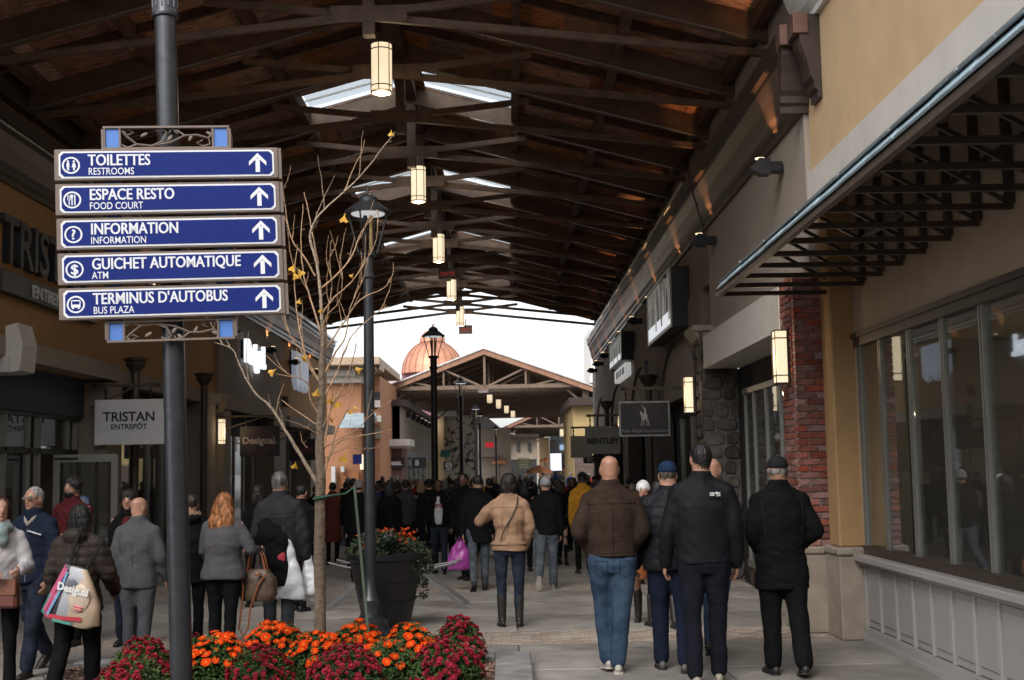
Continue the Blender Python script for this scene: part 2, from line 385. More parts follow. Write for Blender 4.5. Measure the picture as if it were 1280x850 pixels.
# shingled awning with steel brackets
A = thing('shop_awning', 'steep shingled awning on dark steel brackets over the display windows', 'awning', (2.12, 12.69, 3.4))
Y0, Y1 = 3.2, 12.72
w = MB(); w.prism([(2.10, 3.43), (2.13, 3.43), (3.17, 4.34), (3.17, 4.38), (3.15, 4.38)], Y0, Y1); obj('roof_board', w, brz, A)
bl = mat('blue_metal_edge', (.46, .62, .70), .3, metal=.1, var=.15, nscale=3)
sh_m = mat('slate_shingle', (.13, .16, .17), .55, var=.15, nscale=8, bump=.2, rand=.2)
m = MB(); m.cbox(-.014, .004, -.288, .288, -.012, .085, .003); em = mesh_of('edge_flashing', m); em.materials.append(bl)
yy = Y0 + .3
while yy < Y1: inst('edge_flashing', em, A, (2.10 + rnd.uniform(-.003, .003), yy, 3.43 + rnd.uniform(-.003, .003)), (0, RAD(38 + rnd.uniform(-2, 2)), 0)); yy += .583
sl_ = math.hypot(1.04, .91); ang = math.atan2(.91, 1.04)
m = MB(); m.cbox(0, .29, -.145, .145, 0, .012, .003); sm = mesh_of('shingle', m); sm.materials.append(sh_m)
for r in range(6):
    yy = Y0 + .15 + (.15 if r % 2 else 0); 
    while yy < Y1 - .1:
        s_ = .02 + r * .235
        if yy > 4.4 or r < 2: inst('shingle', sm, A, (2.11 + s_ * math.cos(ang) - .014, yy, 3.455 + s_ * math.sin(ang) + .02), (0, -ang + RAD(2.2), 0))
        yy += .3
for yy in (5.9, 7.0, 8.1, 9.3, 10.5, 11.6):
    m = MB(); m.prism([(2.15, 3.50), (2.19, 3.53), (2.15, 3.555)], yy, yy + .03); obj('snow_guard', m, mat('clear_plastic', (.8, .85, .9), .15, var=.02, trans=.6), A)
w = MB(); w.box(2.112, 2.16, Y0, Y1, 3.37, 3.418); obj('front_beam', w, mat('awning_beam', (.10, .075, .06), .5), A)
for k in range(3):
    x = 2.45 + k * .27; w = MB(); w.beam((x, Y0, 3.66 + k * .236), (x, Y1 - .02, 3.66 + k * .236), .05, .07); obj('purlin', w, brz, A)
by = 12.66
while by > 3.3:
    w = MB(); w.box(2.172, 3.41, by - .02, by + .02, 3.37, 3.412); w.box(3.37, 3.425, by - .03, by + .03, 3.414, 4.28)
    w.beam((2.2, by, 3.46), (3.36, by, 4.345), .03, .04, (0, 1, 0)); w.beam((3.37, by, 3.43), (2.72, by, 3.80), .03, .03, (0, 1, 0))
    obj('bracket', w, brz, A); by -= .60
w = MB()
for z in (3.75,): w.box(3.345, 3.358, 3.2, 12.7, z, z + .05)
obj('ledger', w, brz, A)

# ================================================================== brick pier
Bp = thing('brick_pier', 'red brick pier on a limestone base between the two right hand shopfronts', 'pier', (3.1, 13.3, 0))
w = MB(); w.box(2.955, 3.245, 13.065, 13.645, .86, 3.6); obj('core', w, mortar, Bp)
w = MB(); w.cbox(2.90, 3.40, 13.04, 13.75, 0, .78, .012); w.cbox(2.88, 3.41, 13.02, 13.77, .78, .86, .02); obj('stone_base', w, stonebase, Bp)
m = MB(); m.cbox(-.096, .096, -.046, .046, -.028, .028, .004); bm1 = mesh_of('brick', m); bm1.materials.append(brick_m)
m = MB(); m.cbox(-.046, .046, -.046, .046, -.028, .028, .004); bm2 = mesh_of('brick', m); bm2.materials.append(brick_m)
z = .86 + .036; r = 0
while z < 3.62:
    o2 = r % 2
    j = lambda: rnd.uniform(-.003, .003)
    if o2 == 0: front = [(3.046, bm1), (3.204, bm2)]; sx = [13.20, 13.40, 13.6]
    else: front = [(2.996, bm2), (3.154, bm1)]; sx = [13.15, 13.3, 13.5]
    for xx, me in front: inst('brick', me, Bp, (xx, 13.096 - .01 + j(), z))
    for yy in ((13.246, 13.446, 13.6) if o2 == 0 else (13.196, 13.346, 13.546)): inst('brick', bm1 if yy not in (13.6, 13.196) else bm2, Bp, (2.996 - .012 + j(), yy + (.0 if 1 else 0), z), (0, 0, math.pi / 2))
    z += .0677; r += 1

# unseen building behind the camera, added to cut the low frontal light
light_block = thing('shop_building', 'unseen beige building added behind the camera to cut low frontal light', 'building', (0, -9, 0))
w = MB(); w.box(-16, 16, -16, -9, 0, 8.5); w.box(-16.1, 16.1, -16, -8.7, 8.5, 8.9); obj('wall', w, gry_st, light_block)
w = MB(); w.box(-10, 9, -9.1, -8.95, .4, 3.0); obj('window', w, darkf, light_block)
w = MB(); w.box(3.43, 9, -9, 2.99, 0, 7.5); obj('wall', w, bei_st, N_)  # unseen side wall running back past the camera, added to lower frontal light
# ================================================================== RIGHT: second building G (Y 13..19.5) and third (19.5..45)
G = thing('shop_building', 'grey beige shop building behind the brick pier with recessed shopfront under a wide lintel', 'building', (3.0, 13.0, 0))
w = MB(); w.box(3.118, 6, 12.97, 19.4, 3.62, 6.9); w.box(3.36, 6, 13.2, 13.75, 0, 3.6); w.box(2.985, 3.35, 13.66, 13.75, .86, 3.14)
obj('wall', w, gry_st, G)
w = MB(); w.box(2.93, 3.6, 13.66, 19.0, 3.12, 3.60); obj('lintel', w, crm_st, G)
w = MB(); w.box(3.46, 3.56, 13.8, 19.2, 2.78, 3.118); w.box(3.46, 3.56, 18.55, 19.4, .0, 2.78); obj('dark_fascia', w, dark_in, G)
for yv in (18.5, 17.85, 17.0, 16.1, 15.1, 14.3):
    m = MB(); m.box(3.42, 3.46, yv - .028, yv + .028, .3, 2.78); obj('mullion', m, alum, G)
m = MB(); m.box(3.40, 3.5, 13.8, 18.53, 2.70, 2.775); m.box(3.40, 3.5, 13.8, 18.53, .25, .35); obj('window_frame', m, alum, G)
m = MB(); m.box(3.44, 3.45, 13.8, 18.5, .35, 2.7); obj('pane', m, glass, G)
m = MB(); m.box(3.42, 3.55, 13.8, 18.5, 0, .25); obj('stall_riser', m, fst_m, G)
m = MB(); m.box(6, 6.2, 13.8, 19.4, 0, 3.1); m.box(3.56, 6, 13.8, 19.4, -.005, .015); m.box(3.56, 6, 19.0, 19.2, 0, 3.1); obj('interior', m, brown_in, G)
# cornice running the whole street side, with copper-capped corner blocks
def cornice_prof(x, s=1, zo=.2):
    P = [(0, 5.10), (-.05, 5.10), (-.05, 5.17), (-.09, 5.20), (-.09, 5.27), (-.13, 5.32), (-.17, 5.50), (-.24, 5.68), (-.24, 5.74), (-.30, 5.76), (-.30, 5.95), (0, 5.95)]
    return [(x + s * a * .85, b + zo) for a, b in P]
w = MB(); w.prism(cornice_prof(3.116), 12.965, 19.4); w.prism([(12.965 + (a - 3.116), b) for a, b in cornice_prof(3.116)], 2.87, 3.165, 'x'); obj('cornice', w, cornice_m, G)
w = MB(); w.cbox(2.845, 2.99, 12.69, 12.83, 5.95, 6.165, .006); obj('cornice_cap', w, copper_m, G)
w = MB(); w.prism(cornice_prof(3.168), 12.35, 12.66); obj('cornice', w, cornice_m, N_)
w = MB(); w.cbox(2.90, 3.05, 12.33, 12.47, 5.95, 6.165, .006); obj('cornice_cap', w, copper_m, N_)
# stone pier
SP = thing('stone_pier', 'dark fieldstone pier with a moulded beige capital between the right shopfronts', 'pier', (3.0, 19.6, 0))
w = MB(); w.box(2.93, 3.45, 19.1, 19.95, 0, 3.15); w.box(2.93, 3.1, 19.3, 19.9, 3.15, 3.7); obj('core', w, joint, SP)
w = MB(); w.cbox(2.80, 3.15, 19.15, 20.05, 3.70, 3.80, .02); w.prism([(2.90, 3.6), (2.83, 3.68), (2.83, 3.70), (3.1, 3.70), (3.1, 3.6)], 19.2, 20.0); obj('capital', w, gry_st, SP)
for fi in range(2):
    z = .02
    while z < (3.62 if fi == 1 else 3.05):
        h = rnd.uniform(.15, .28); x = 2.9 if fi == 0 else 19.1
        lim = 3.46 if fi == 0 else 19.95
        while x < lim - .08:
            l = min(rnd.uniform(.16, .36), lim - x)
            m = MB(); k = 9; a0 = rnd.random() * 6
            pts = []
            for q in range(k):
                a = a0 + 2 * math.pi * q / k; rr = rnd.uniform(.84, 1.04)
                ca, sa = math.cos(a), math.sin(a); mxv = max(abs(ca), abs(sa)) ** .6
                pts.append((ca / mxv * rr * l * .5, sa / mxv * rr * h * .5))
            d = rnd.uniform(.02, .04)
            if fi == 0:
                V = [(x + l / 2 + a, 19.1, z + h / 2 + b) for a, b in pts] + [(x + l / 2 + a * .8, 19.1 - d, z + h / 2 + b * .8) for a, b in pts]
            else:
                V = [(2.93, x + l / 2 + a, z + h / 2 + b) for a, b in pts] + [(2.93 - d, x + l / 2 + a * .8, z + h / 2 + b * .8) for a, b in pts]
            m.add(V, [tuple(range(k)), tuple(range(k, 2 * k))] + [(q, (q + 1) % k, (q + 1) % k + k, q + k) for q in range(k)])
            obj('stone', m, fst_m, SP); x += l
        z += h
# third building
H = thing('shop_building', 'dark brown arcaded building under the right side of the roof with arched lintels', 'building', (3.0, 20, 0))
w = MB()
w.box(3.1, 6, 19.42, 45, 4.45, 6.9)
def arch_wall(mb, X0, X1, ya, yb, z0, z1, yc, rw, zs, rise, n=14):
    # wall from ya..yb, z0..z1 with an arched opening centred yc half-width rw springing at zs
    mb.box(X0, X1, ya, yc - rw, z0, z1); mb.box(X0, X1, yc + rw, yb, z0, z1)
    for k in range(n):
        a0 = math.pi * k / n; a1 = math.pi * (k + 1) / n
        ya_, yb_ = yc - rw * math.cos(a0), yc - rw * math.cos(a1); za, zb = zs + rise * math.sin(a0), zs + rise * math.sin(a1)
        V = [(xx, yy, zz) for xx in (X0, X1) for yy, zz in ((ya_, za), (yb_, zb), (yb_, z1), (ya_, z1))]
        mb.add(V, [(0, 1, 2, 3), (7, 6, 5, 4), (0, 4, 5, 1), (1, 5, 6, 2), (2, 6, 7, 3), (3, 7, 4, 0)])
darkbr = mat('dark_brown_stucco', (.20, .15, .12), .9, var=.05, nscale=3, bump=.3, bscale=120, dirt=.12)
for i in range(4):
    ya = 19.98 + i * 6.25; yb = ya + 6.25
    arch_wall(w, 3.06, 3.3, ya, yb, 2.9, 4.45, (ya + yb) / 2, 2.5, 2.9, 1.05)
obj('wall', w, darkbr, H)
for i in range(4):
    ya = 19.98 + i * 6.25; yb = ya + 6.25
    m = MB(); m.box(3.12, 3.3, ya + .6, yb - .6, 2.9, 4.1); obj('arch_infill', m, gry_st, H)
    m = MB(); m.box(3.0, 3.35, yb - .3, yb + .3, 0, 2.9); obj('pier', m, mat('dark_stone', (.06, .05, .045), .8, bump=.5, bscale=12), H)
    for q in range(4):
        m = MB(); m.box(3.34, 3.42, ya + .5 + q * 1.45, ya + .56 + q * 1.45, .3, 2.75); obj('mullion', m, alum, H)
    m = MB(); m.box(3.38, 3.39, ya + .5, yb - .5, .3, 2.75); obj('pane', m, glass, H)
    m = MB(); m.box(3.34, 3.9, ya + .3, yb - .3, 2.6, 2.9); m.box(3.3, 3.6, ya + .3, yb - .3, .0, .3); obj('fascia', m, dark_in, H)
m = MB(); m.box(5.2, 5.4, 19.5, 45, 0, 3); m.box(3.4, 5.2, 19.5, 45, -.005, .015); m.box(3.4, 5.2, 19.5, 45, 2.91, 3.0)
for i in range(5): m.box(3.4, 5.2, 19.6 + i * 6.25, 19.8 + i * 6.25, .016, 2.9)
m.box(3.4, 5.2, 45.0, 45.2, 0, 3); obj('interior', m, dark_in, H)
w = MB(); w.prism(cornice_prof(3.098), 19.42, 45.0); obj('cornice', w, cornice_m, H)
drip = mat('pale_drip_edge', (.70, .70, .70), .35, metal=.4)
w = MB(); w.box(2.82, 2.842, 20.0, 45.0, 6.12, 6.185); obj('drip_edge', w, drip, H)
w = MB(); w.cbox(2.82, 2.96, 19.3, 19.47, 5.95, 6.165, .006); obj('cornice_cap', w, copper_m, H)

# ================================================================== ROOF over the street
XC = -1.55; HW = 4.78; ZR = 7.87; SLP = .27; CZ = 7.02; CS = .112
RF = thing('timber_roof', 'dark timber gable roof on scissor trusses covering the shopping street', 'roof', (XC, 12.4, ZR))
TY = [12.4 + 2.2 * k for k in range(15)]
def rz(x): return ZR - SLP * abs(x)
m = MB(); m.beam((0, 0, .15), (HW, 0, .15 - SLP * HW), .15, .30, (0, 1, 0)); 
def raf(sgn):
    m = MB(); a = [(0, 0), (sgn * HW, -SLP * HW), (sgn * HW, -SLP * HW + .30), (0, .30)]
    m.prism(a if sgn > 0 else a[::-1], -.08, .08); return m
rafm = {}
for s_ in (-1, 1):
    me = mesh_of('rafter', raf(s_)); me.materials.append(wood_b); rafm[s_] = me
m = MB(); m.prism([(0, 0), (1, -SLP), (1, -SLP + .012), (0, .012)], -.085, .085)
chm = {}
for s_ in (-1, 1):
    m = MB(); xe = s_ * (HW - .1); xi = -s_ * 1.95
    pts = [(xe, CZ - ZR - CS * abs(xe)), (xi, CZ - ZR + CS * abs(xi))]
    if s_ < 0: pts = pts
    (xa, za), (xb, zb) = sorted(pts)
    m.prism([(xa, za - .042), (xb, zb - .042), (xb, zb + .042), (xa, za + .042)], -.035 + (.04 if s_ > 0 else -.04), .035 + (.04 if s_ > 0 else -.04))
    me = mesh_of('chord', m); me.materials.append(wood_b); chm[s_] = me
edm = {}
for s_ in (-1, 1):
    m = MB(); a = [(s_ * 1.0, -SLP * 1.0 - .012), (s_ * HW, -SLP * HW - .012), (s_ * HW, -SLP * HW - .002), (s_ * 1.0, -SLP - .002)]
    m.prism(a if s_ > 0 else a[::-1], -.082, -.05); me = mesh_of('steel_edge', m); me.materials.append(steel); edm[s_] = me
for k, y in enumerate(TY):
    m = MB(); m.box(-.07, .07, -.0745, .0745, CZ - ZR - .25, .05); m.prism([(-.42, CZ - ZR - .06), (.42, CZ - ZR - .06), (.42, CZ - ZR + .06), (-.42, CZ - ZR + .06)], -.05, .05) if 0 else None
    me = mesh_of('truss', m); me.materials.append(wood_b)
    T = inst('truss', me, RF, (XC, y, ZR))
    for s_ in (-1, 1):
        inst('rafter', rafm[s_], T, (XC, y, ZR)); inst('chord', chm[s_], T, (XC, y, ZR)); inst('steel_edge', edm[s_], T, (XC, y, ZR))
    m = MB(); m.box(-.45, .45, -.078, -.0755, CZ - ZR - .10, CZ - ZR + .10); gp = mesh_of('gusset_plate', m); gp.materials.append(wood_b)
    inst('gusset_plate', gp, T, (XC, y, ZR))
# purlins and ridge
for x in (-4.55, -3.1, -1.75, 1.75, 3.1, 4.55):
    m = MB(); m.box(XC + x - .06, XC + x + .06, 11.9, 44.3, rz(x) + .12 , rz(x) + .288); obj('purlin', m, purl_m, RF)
m = MB(); m.box(XC - .1, XC + .1, 11.9, 44.3, ZR + .05, ZR + .31); obj('ridge_beam', m, purl_m, RF)
for x in (-4.78, 4.78):
    m = MB(); m.box(XC + x - (0 if x > 0 else .1), XC + x + (.1 if x > 0 else 0), 11.9, 44.3, rz(x) - .03, rz(x) + .42); obj('eave_beam', m, mat('eave_dark', (.03, .024, .02), .6), RF)
# secondary joists between trusses
for k in range(14):
    for s_ in (-1, 1):
        a = [(s_ * .1, .17 - SLP * .1), (s_ * HW, -SLP * HW + .17), (s_ * HW, -SLP * HW + .295), (s_ * .1, .295 - SLP * .1)]
        m = MB()
        if k > 2 and k % 3 < 2: a[0] = (s_ * 1.72, .17 - SLP * 1.72); a[3] = (s_ * 1.72, .295 - SLP * 1.72)
        m.prism(a if s_ > 0 else a[::-1], -.03, .03); me = mesh_of('joist', m); me.materials.append(purl_m)
        inst('joist', me, RF, (XC, TY[k] + 1.1, ZR))
# deck boards: each bay, each side, boards running along the street
def deck(x0, x1, y0, y1, nm='deck_board'):
    s_ = 1 if x0 >= 0 else -1
    m = MB(); za, zb = rz(x0) + .302, rz(x1) + .302
    m.prism([(XC + x0, za), (XC + x1, zb), (XC + x1, zb + .02), (XC + x0, za + .02)], y0, y1); return obj(nm, m, wood_d, RF)
BW = HW / 10
def opening(k, ya, yb):
    if k in (3, 6, 9, 12): return (yb - 1.05, yb - .09)
    if k in (4, 7, 10, 13): return (ya + .09, ya + 1.05)
for k in range(-1, 15):
    ya = TY[0] + 2.2 * k; yb = ya + 2.2
    ya = max(ya, 11.9); yb = min(yb, 44.3)
    for s_ in (-1, 1):
        op = opening(k, ya, yb); skb = op is not None
        for q in range(10 if k > 0 and k < 9 else 5):
            bw = BW if k > 0 and k < 9 else BW * 2
            xa, xb = q * bw + .004, (q + 1) * bw - .004
            if skb:
                if xb <= .25: pass
                elif xa < 1.7:
                    # boards interrupted by the skylight opening
                    if xa < .25: deck(s_ * xa, s_ * .25, ya, yb)
                    if xb > 1.7: deck(s_ * 1.7, s_ * xb, ya, yb)
                    deck(s_ * max(xa, .25), s_ * min(xb, 1.7), ya, op[0]); deck(s_ * max(xa, .25), s_ * min(xb, 1.7), op[1], yb); continue
            deck(s_ * xa, s_ * xb, ya, yb)
# roof covering above with openings
cov = mat('roof_membrane', (.12, .12, .12), .8)
for k in range(-1, 15):
    ya = max(TY[0] + 2.2 * k, 11.9); yb = min(TY[0] + 2.2 * (k + 1), 44.3)
    for s_ in (-1, 1):
        segs = [(0, 5.0, ya, yb)]; op = opening(k, ya, yb)
        if op: segs = [(0, .25, ya, yb), (1.7, 5.0, ya, yb), (.25, 1.7, ya, op[0]), (.25, 1.7, op[1], yb)]
        for x0, x1, y0, y1 in segs:
            m = MB(); m.prism([(XC + s_ * x0, rz(x0) + .326), (XC + s_ * x1, rz(x1) + .326), (XC + s_ * x1, rz(x1) + .342), (XC + s_ * x0, rz(x0) + .342)], y0, y1)
            obj('roof_sheet', m, cov, RF)
        if op:
            o0, o1 = op
            m = MB(); m.prism([(XC + s_ * .25, rz(.25) + .40), (XC + s_ * 1.7, rz(1.7) + .40), (XC + s_ * 1.7, rz(1.7) + .41), (XC + s_ * .25, rz(.25) + .41)], o0, o1)
            f = obj('skylight', m, glass_mat('skylight_glass', (.93, .96, .97), .1), RF)
            m = MB(); yy = o0 + (o1 - o0) * .45; m.beam((XC + s_ * .25, yy, rz(.25) + .35), (XC + s_ * 1.7, yy, rz(1.7) + .35), .025, .03, (0, 1, 0))
            obj('skylight_bar', m, alum, f)
            if k % 3 == 1:
                m = MB(); m.tube([(XC + s_ * 1.5, o0 + .2, rz(1.5) + .2), (XC + s_ * 1.95, o0 + .6, rz(1.95) - .02)], .02, 6); m.cbox(XC + s_ * 1.5 - .05, XC + s_ * 1.5 + .05, o0 + .15, o0 + .3, rz(1.5) + .1, rz(1.5) + .28, .01)
                obj('skylight_winch', m, steel, f)
# hanging lanterns
def lantern(loc, h=.62, r=.132, nm='hanging_lantern', lab='', grp='lanterns hanging under the street roof ridge', light=9, simple=False):
    L = thing(nm, lab, 'lantern', loc, group=grp)
    m = MB(); m.lathe([(r * .96, 0), (r, .02), (r, h - .02), (r * .96, h)], n=12 if simple else 20)
    sh = obj('lamp_shade', m, lampglass, L, world=False, smooth=True)
    m = MB()
    for z in (.0, .075, h - .075, h): m.lathe([(r + .001, z - .006), (r + .008, z - .006), (r + .008, z + .006), (r + .001, z + .006)], n=12 if simple else 20)
    for q in range(6): 
        a = q * math.pi / 3 + .35; m.box(-.006, .006, -.006, .006, 0, 0) if 0 else m.tube([((r + .004) * math.cos(a), (r + .004) * math.sin(a), 0), ((r + .004) * math.cos(a), (r + .004) * math.sin(a), h)], .006, 4)
    obj('wire_cage', m, brz, L, world=False)
    m = MB(); m.lathe([(.02, h), (.06, h + .01), (.02, h + .06), (.012, h + .07), (.012, h + .32)], n=10); obj('stem', m, brz, L, world=False, smooth=True)
    m = MB(); m.lathe([(r * .93, -.012), (r * .5, -.03), (.01, -.034)], n=12); obj('base_cap', m, lampglass, L, world=False, smooth=True)
    if light:
        pl = bpy.data.lights.new('lantern_light', 'POINT'); pl.energy = light; pl.color = (1, .72, .42); pl.shadow_soft_size = .05
        for s_ in (0,):
            lo = bpy.data.objects.new('lantern_light', pl); COL.objects.link(lo); lo.parent = L; lo.location = (0, 0, -.10)
    return L
ordn = ['nearest', 'second nearest', 'middle', 'fourth nearest', 'farthest']
for k in range(5):
    Y = 15.75 + 6.62 * k
    lantern((XC + .03, Y, 6.44), lab=f'lit cylindrical lantern under the roof ridge, {ordn[k]} of five', light=14)
def exit_sign(px, py, Y, wpx, hpx, lab, glow=.5, dark=True):
    p = at(px, py, Y); w_ = wpx / 1600 * Y / 2; h_ = hpx / 1600 * Y / 2
    L = thing('exit_sign', lab, 'exit sign', p)
    m = MB(); m.cbox(-w_, w_, -.04, .04, -h_, h_, .008); obj('box', m, mat('exit_box' + str(dark), (.12, .10, .10) if dark else (.7, .7, .7), .5), L, world=False)
    m = MB(); m.box(-.015, .015, -.015, .015, h_, h_ + .22); obj('hanger', m, blackm, L, world=False)
    text('lettering', 'SORTIE', h_ * 1.0, mat('exit_red', (.35, .03, .03), .5, emit=(1, .07, .05), estr=glow), L, (0, -.045, -h_ * .42), align='CENTER', world=False, bold=.003, ext=.002, xs=.78)
exit_sign(559.5, 342, 32.3, 23, 14, 'nearer small exit box with red letters hanging below the timber roof trusses', .10)
exit_sign(582, 412, 43.6, 17, 11, 'farther small exit box with red letters hanging at the end of the timber roof', .10)
exit_sign(604, 487, 60.5, 13, 8, 'white exit box with red letters on the tie beam of the second roof', .6, False)

# spot uplights on the right wall, glow on the cornice
def uplight(x, y, z, sgn, lab):
    L = thing('wall_spotlight', lab, 'spotlight', (x, y, z), group='spotlights washing the cornice')
    m = MB(); m.cbox(-.06 * sgn if sgn < 0 else 0, .12 if sgn < 0 else .12, -.07, .07, -.07, .05, .01)
    m = MB(); a, b = sorted((0, -sgn * .16)); m.cbox(a, b, -.07, .07, -.06, .06, .012); obj('bracket', m, blackm, L, world=False)
    m = MB(); c = -sgn * .24; m.prism([(c - .13, -.02), (c, -.085), (c + .10, -.085), (c + .10, .085), (c - .02, .10)] if sgn > 0 else [(c + .13, -.02), (c, -.085), (c - .10, -.085), (c - .10, .085), (c + .02, .10)], -.085, .085); obj('head', m, blackm, L, world=False)
    m = MB(); m.lathe([(.05, 0), (.055, .01)], (c, 0, .10), 12); obj('lens', m, mat('spot_lens', (.9, .8, .6), .3, emit=(1, .75, .45), estr=1.5), L, world=False)
    sp = bpy.data.lights.new('spot', 'SPOT'); sp.energy = 60; sp.color = (1, .50, .20); sp.spot_size = RAD(58); sp.spot_blend = .5; sp.shadow_soft_size = .03
    lo = bpy.data.objects.new('spot', sp); COL.objects.link(lo); lo.parent = L; lo.location = (c - sgn * .02, 0, .12); lo.rotation_euler = (0, RAD(180 + sgn * 12), 0)
    return L
ys = [14.0, 18.6, 22.0, 25.6, 29.0, 32.2, 35.0, 38, 41, 43.8]
nm_ = ['nearest, beside the awning top', 'second along, past the awning tip', 'third along, right above the big lit poster', 'fourth along', 'fifth along', 'sixth along', 'seventh along', 'eighth along', 'ninth along', 'last, at the far end']
for y_, n_ in zip(ys, nm_): uplight(3.1, y_, 4.98, 1, f'black spotlight under the right cornice, {n_}')
nm2 = ['behind the direction sign', 'next to the white glowing shop letters', 'just past the glowing shop letters', 'beside the hanging banner', 'last before the sky']
for y_, n_ in zip([22.5, 29.5, 34.2, 38, 42], nm2): uplight(-6.5, y_, 4.95, -1, f'black spotlight under the left cornice, {n_}')
# wall sconces
def sconce(x, y, z, sgn, lab, h=.52, w_=.15):
    L = thing('wall_sconce', lab, 'wall lamp', (x, y, z))
    m = MB(); m.cbox(min(0, -sgn * .12), max(0, -sgn * .12), -w_ / 2, w_ / 2, 0, h, .008); obj('lamp_shade', m, lampglass, L, world=False)
    m = MB(); a, b = sorted((.0, -sgn * .127))
    for zz in (.0, .08, h - .08, h): m.box(a - .004, b + .004, -w_ / 2 - .007, w_ / 2 + .007, zz - .006, zz + .006)
    for yy in (-w_ / 2 - .004, w_ / 2 + .004):
        for xx in (a, b): m.box(xx - .004, xx + .004, yy - .004, yy + .004, 0, h)
    m.box(-.0 if sgn < 0 else 0, sgn * .02, -w_ / 2 - .03, w_ / 2 + .03, -.02, h + .02) if 0 else None
    obj('wire_cage', m, brz, L, world=False)
    a, b = sorted((.002, sgn * .03)); m = MB(); m.box(a, b, -w_ / 2 - .02, w_ / 2 + .02, -.02, h + .02); obj('back_plate', m, brz, L, world=False)
    pl = bpy.data.lights.new('sconce_light', 'POINT'); pl.energy = 3; pl.color = (1, .75, .45); pl.shadow_soft_size = .02
    lo = bpy.data.objects.new('sconce_light', pl); COL.objects.link(lo); lo.parent = L; lo.location = (-sgn * .24, 0, h / 2)
    return L
sconce(2.92, 13.33, 2.53, 1, 'tall lit box sconce on the red brick pier', h=.55)
sconce(2.86, 19.75, 2.5, 1, 'tall lit box sconce on the dark fieldstone pier', h=.55)
sconce(2.96, 33, 2.5, 1, 'small lit box sconce right under the grey hanging sign', h=.5)
sconce(-6.24, 27.7, 2.32, -1, 'lit box sconce on the left beige pilaster right of the sign pole', h=.54)
# ================================================================== LEFT buildings
T = thing('shop_building', 'near left brown stuccoed shop building with a beige ledge and navy fascia', 'building', (-6.5, 10, 0))
w = MB(); w.box(-9, -6.5, 8, 28.4, 3.2, 7.2); obj('wall', w, brn_st, T)
w = MB(); w.box(-6.5, -6.26, 8, 20.6, 3.20, 3.46); w.box(-6.5, -6.26, 20.6, 28.0, 3.16, 3.40); obj('ledge', w, bei_st, T)
w = MB(); w.prism([(-6.9, 3.0), (-6.2, 3.0), (-6.2, 3.198), (-6.9, 3.198)], 15.9, 16.5); w.prism([(-6.27, 3.202), (-6.2, 3.0), (-6.08, 3.02), (-6.05, 3.35), (-6.12, 3.62), (-6.27, 3.58)], 15.95, 16.45); obj('bracket', w, crm_st, T)
w = MB(); w.box(-6.9, -6.66, 8, 20.15, 2.60, 3.198); obj('navy_fascia', w, navy, T)
for yv in (12.0, 13.5, 15.2, 16.7, 17.15, 18.0, 18.4, 19.62, 20.0):
    m = MB(); m.box(-6.78, -6.70, yv - .03, yv + .03, .1, 2.55); obj('mullion', m, alum, T)
m = MB(); m.box(-6.79, -6.69, 8, 20.1, 2.54, 2.60); m.box(-6.78, -6.70, 8, 20.03, 2.02, 2.10); m.box(-6.78, -6.7, 8, 18.4, .02, .2); obj('window_frame', m, darkf, T)
for a, b in ((8, 12), (12, 13.5), (13.5, 15.2), (15.2, 16.7), (17.15, 18.0)):
    m = MB(); m.box(-6.745, -6.738, a + .03, b - .03, .2, 2.54); obj('pane', m, glass, T)
m = MB(); m.box(-6.745, -6.738, 18.43, 19.6, 2.1, 2.54); obj('pane', m, glass, T)
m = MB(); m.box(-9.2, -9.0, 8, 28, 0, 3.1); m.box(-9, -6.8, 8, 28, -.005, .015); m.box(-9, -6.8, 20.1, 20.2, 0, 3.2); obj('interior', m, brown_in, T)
w = MB(); w.box(-6.9, -6.30, 20.18, 20.95, 0, 3.158); obj('pilaster', w, bei_st, T)
w = MB(); w.box(-6.9, -6.28, 26.2, 27.6, 0, 3.158); obj('pilaster', w, bei_st, T)
for yv in (21.0, 22.0, 23.0, 24.0, 25.0, 26.15):
    m = MB(); m.box(-6.78, -6.70, yv - .03, yv + .03, .1, 2.9); obj('mullion', m, alum, T)
m = MB(); m.box(-6.745, -6.738, 21, 26.2, .1, 2.9); obj('pane', m, glass, T)
m = MB(); m.box(-6.9, -6.66, 20.95, 26.2, 2.9, 3.158); obj('dark_fascia', m, dark_in, T)
w = MB(); w.prism(cornice_prof(-6.498, -1, .4), 8, 28.4); obj('cornice', w, cornice_m, T)
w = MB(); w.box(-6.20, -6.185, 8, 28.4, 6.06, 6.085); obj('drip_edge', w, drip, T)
# open glass door leaf
D = thing('glass_door', 'open aluminium framed glass shop door with a round blue sticker', 'door', (-6.5, 18.4, 0), rz=RAD(4))
m = MB(); m.box(0, .09, -.025, .025, 0, 2.0); m.box(.81, .90, -.025, .025, 0, 2.0); m.box(.09, .81, -.025, .025, 1.89, 2.0); m.box(.09, .81, -.025, .025, 0, .25); obj('frame', m, alum, D, world=False)
m = MB(); m.box(.09, .81, -.004, .004, .25, 1.89); obj('pane', m, glass_mat('door_glass', (.55, .55, .5), .5), D, world=False)
m = MB(); m.tube([(.02, -.04, 1.945), (.35, -.05, 1.945)], .014, 6); obj('door_closer', m, darkf, D, world=False)
m = MB(); m.lathe([(.085, 0), (.085, .003)], n=20); s_ = obj('sticker', m, mat('sticker_blue', (.12, .25, .55), .5), D, world=False); s_.rotation_euler = (math.pi / 2, 0, 0); s_.location = (.42, -.006, 1.33)
m = MB(); m.lathe([(.07, .003), (.07, .0045)], n=20); m.mi = 1; m.box(-.02, .02, -.03, .03, .0045, .006); m.box(-.012, .012, .035, .055, .0045, .006); m.box(-.04, .04, -.055, -.04, .0045, .006)
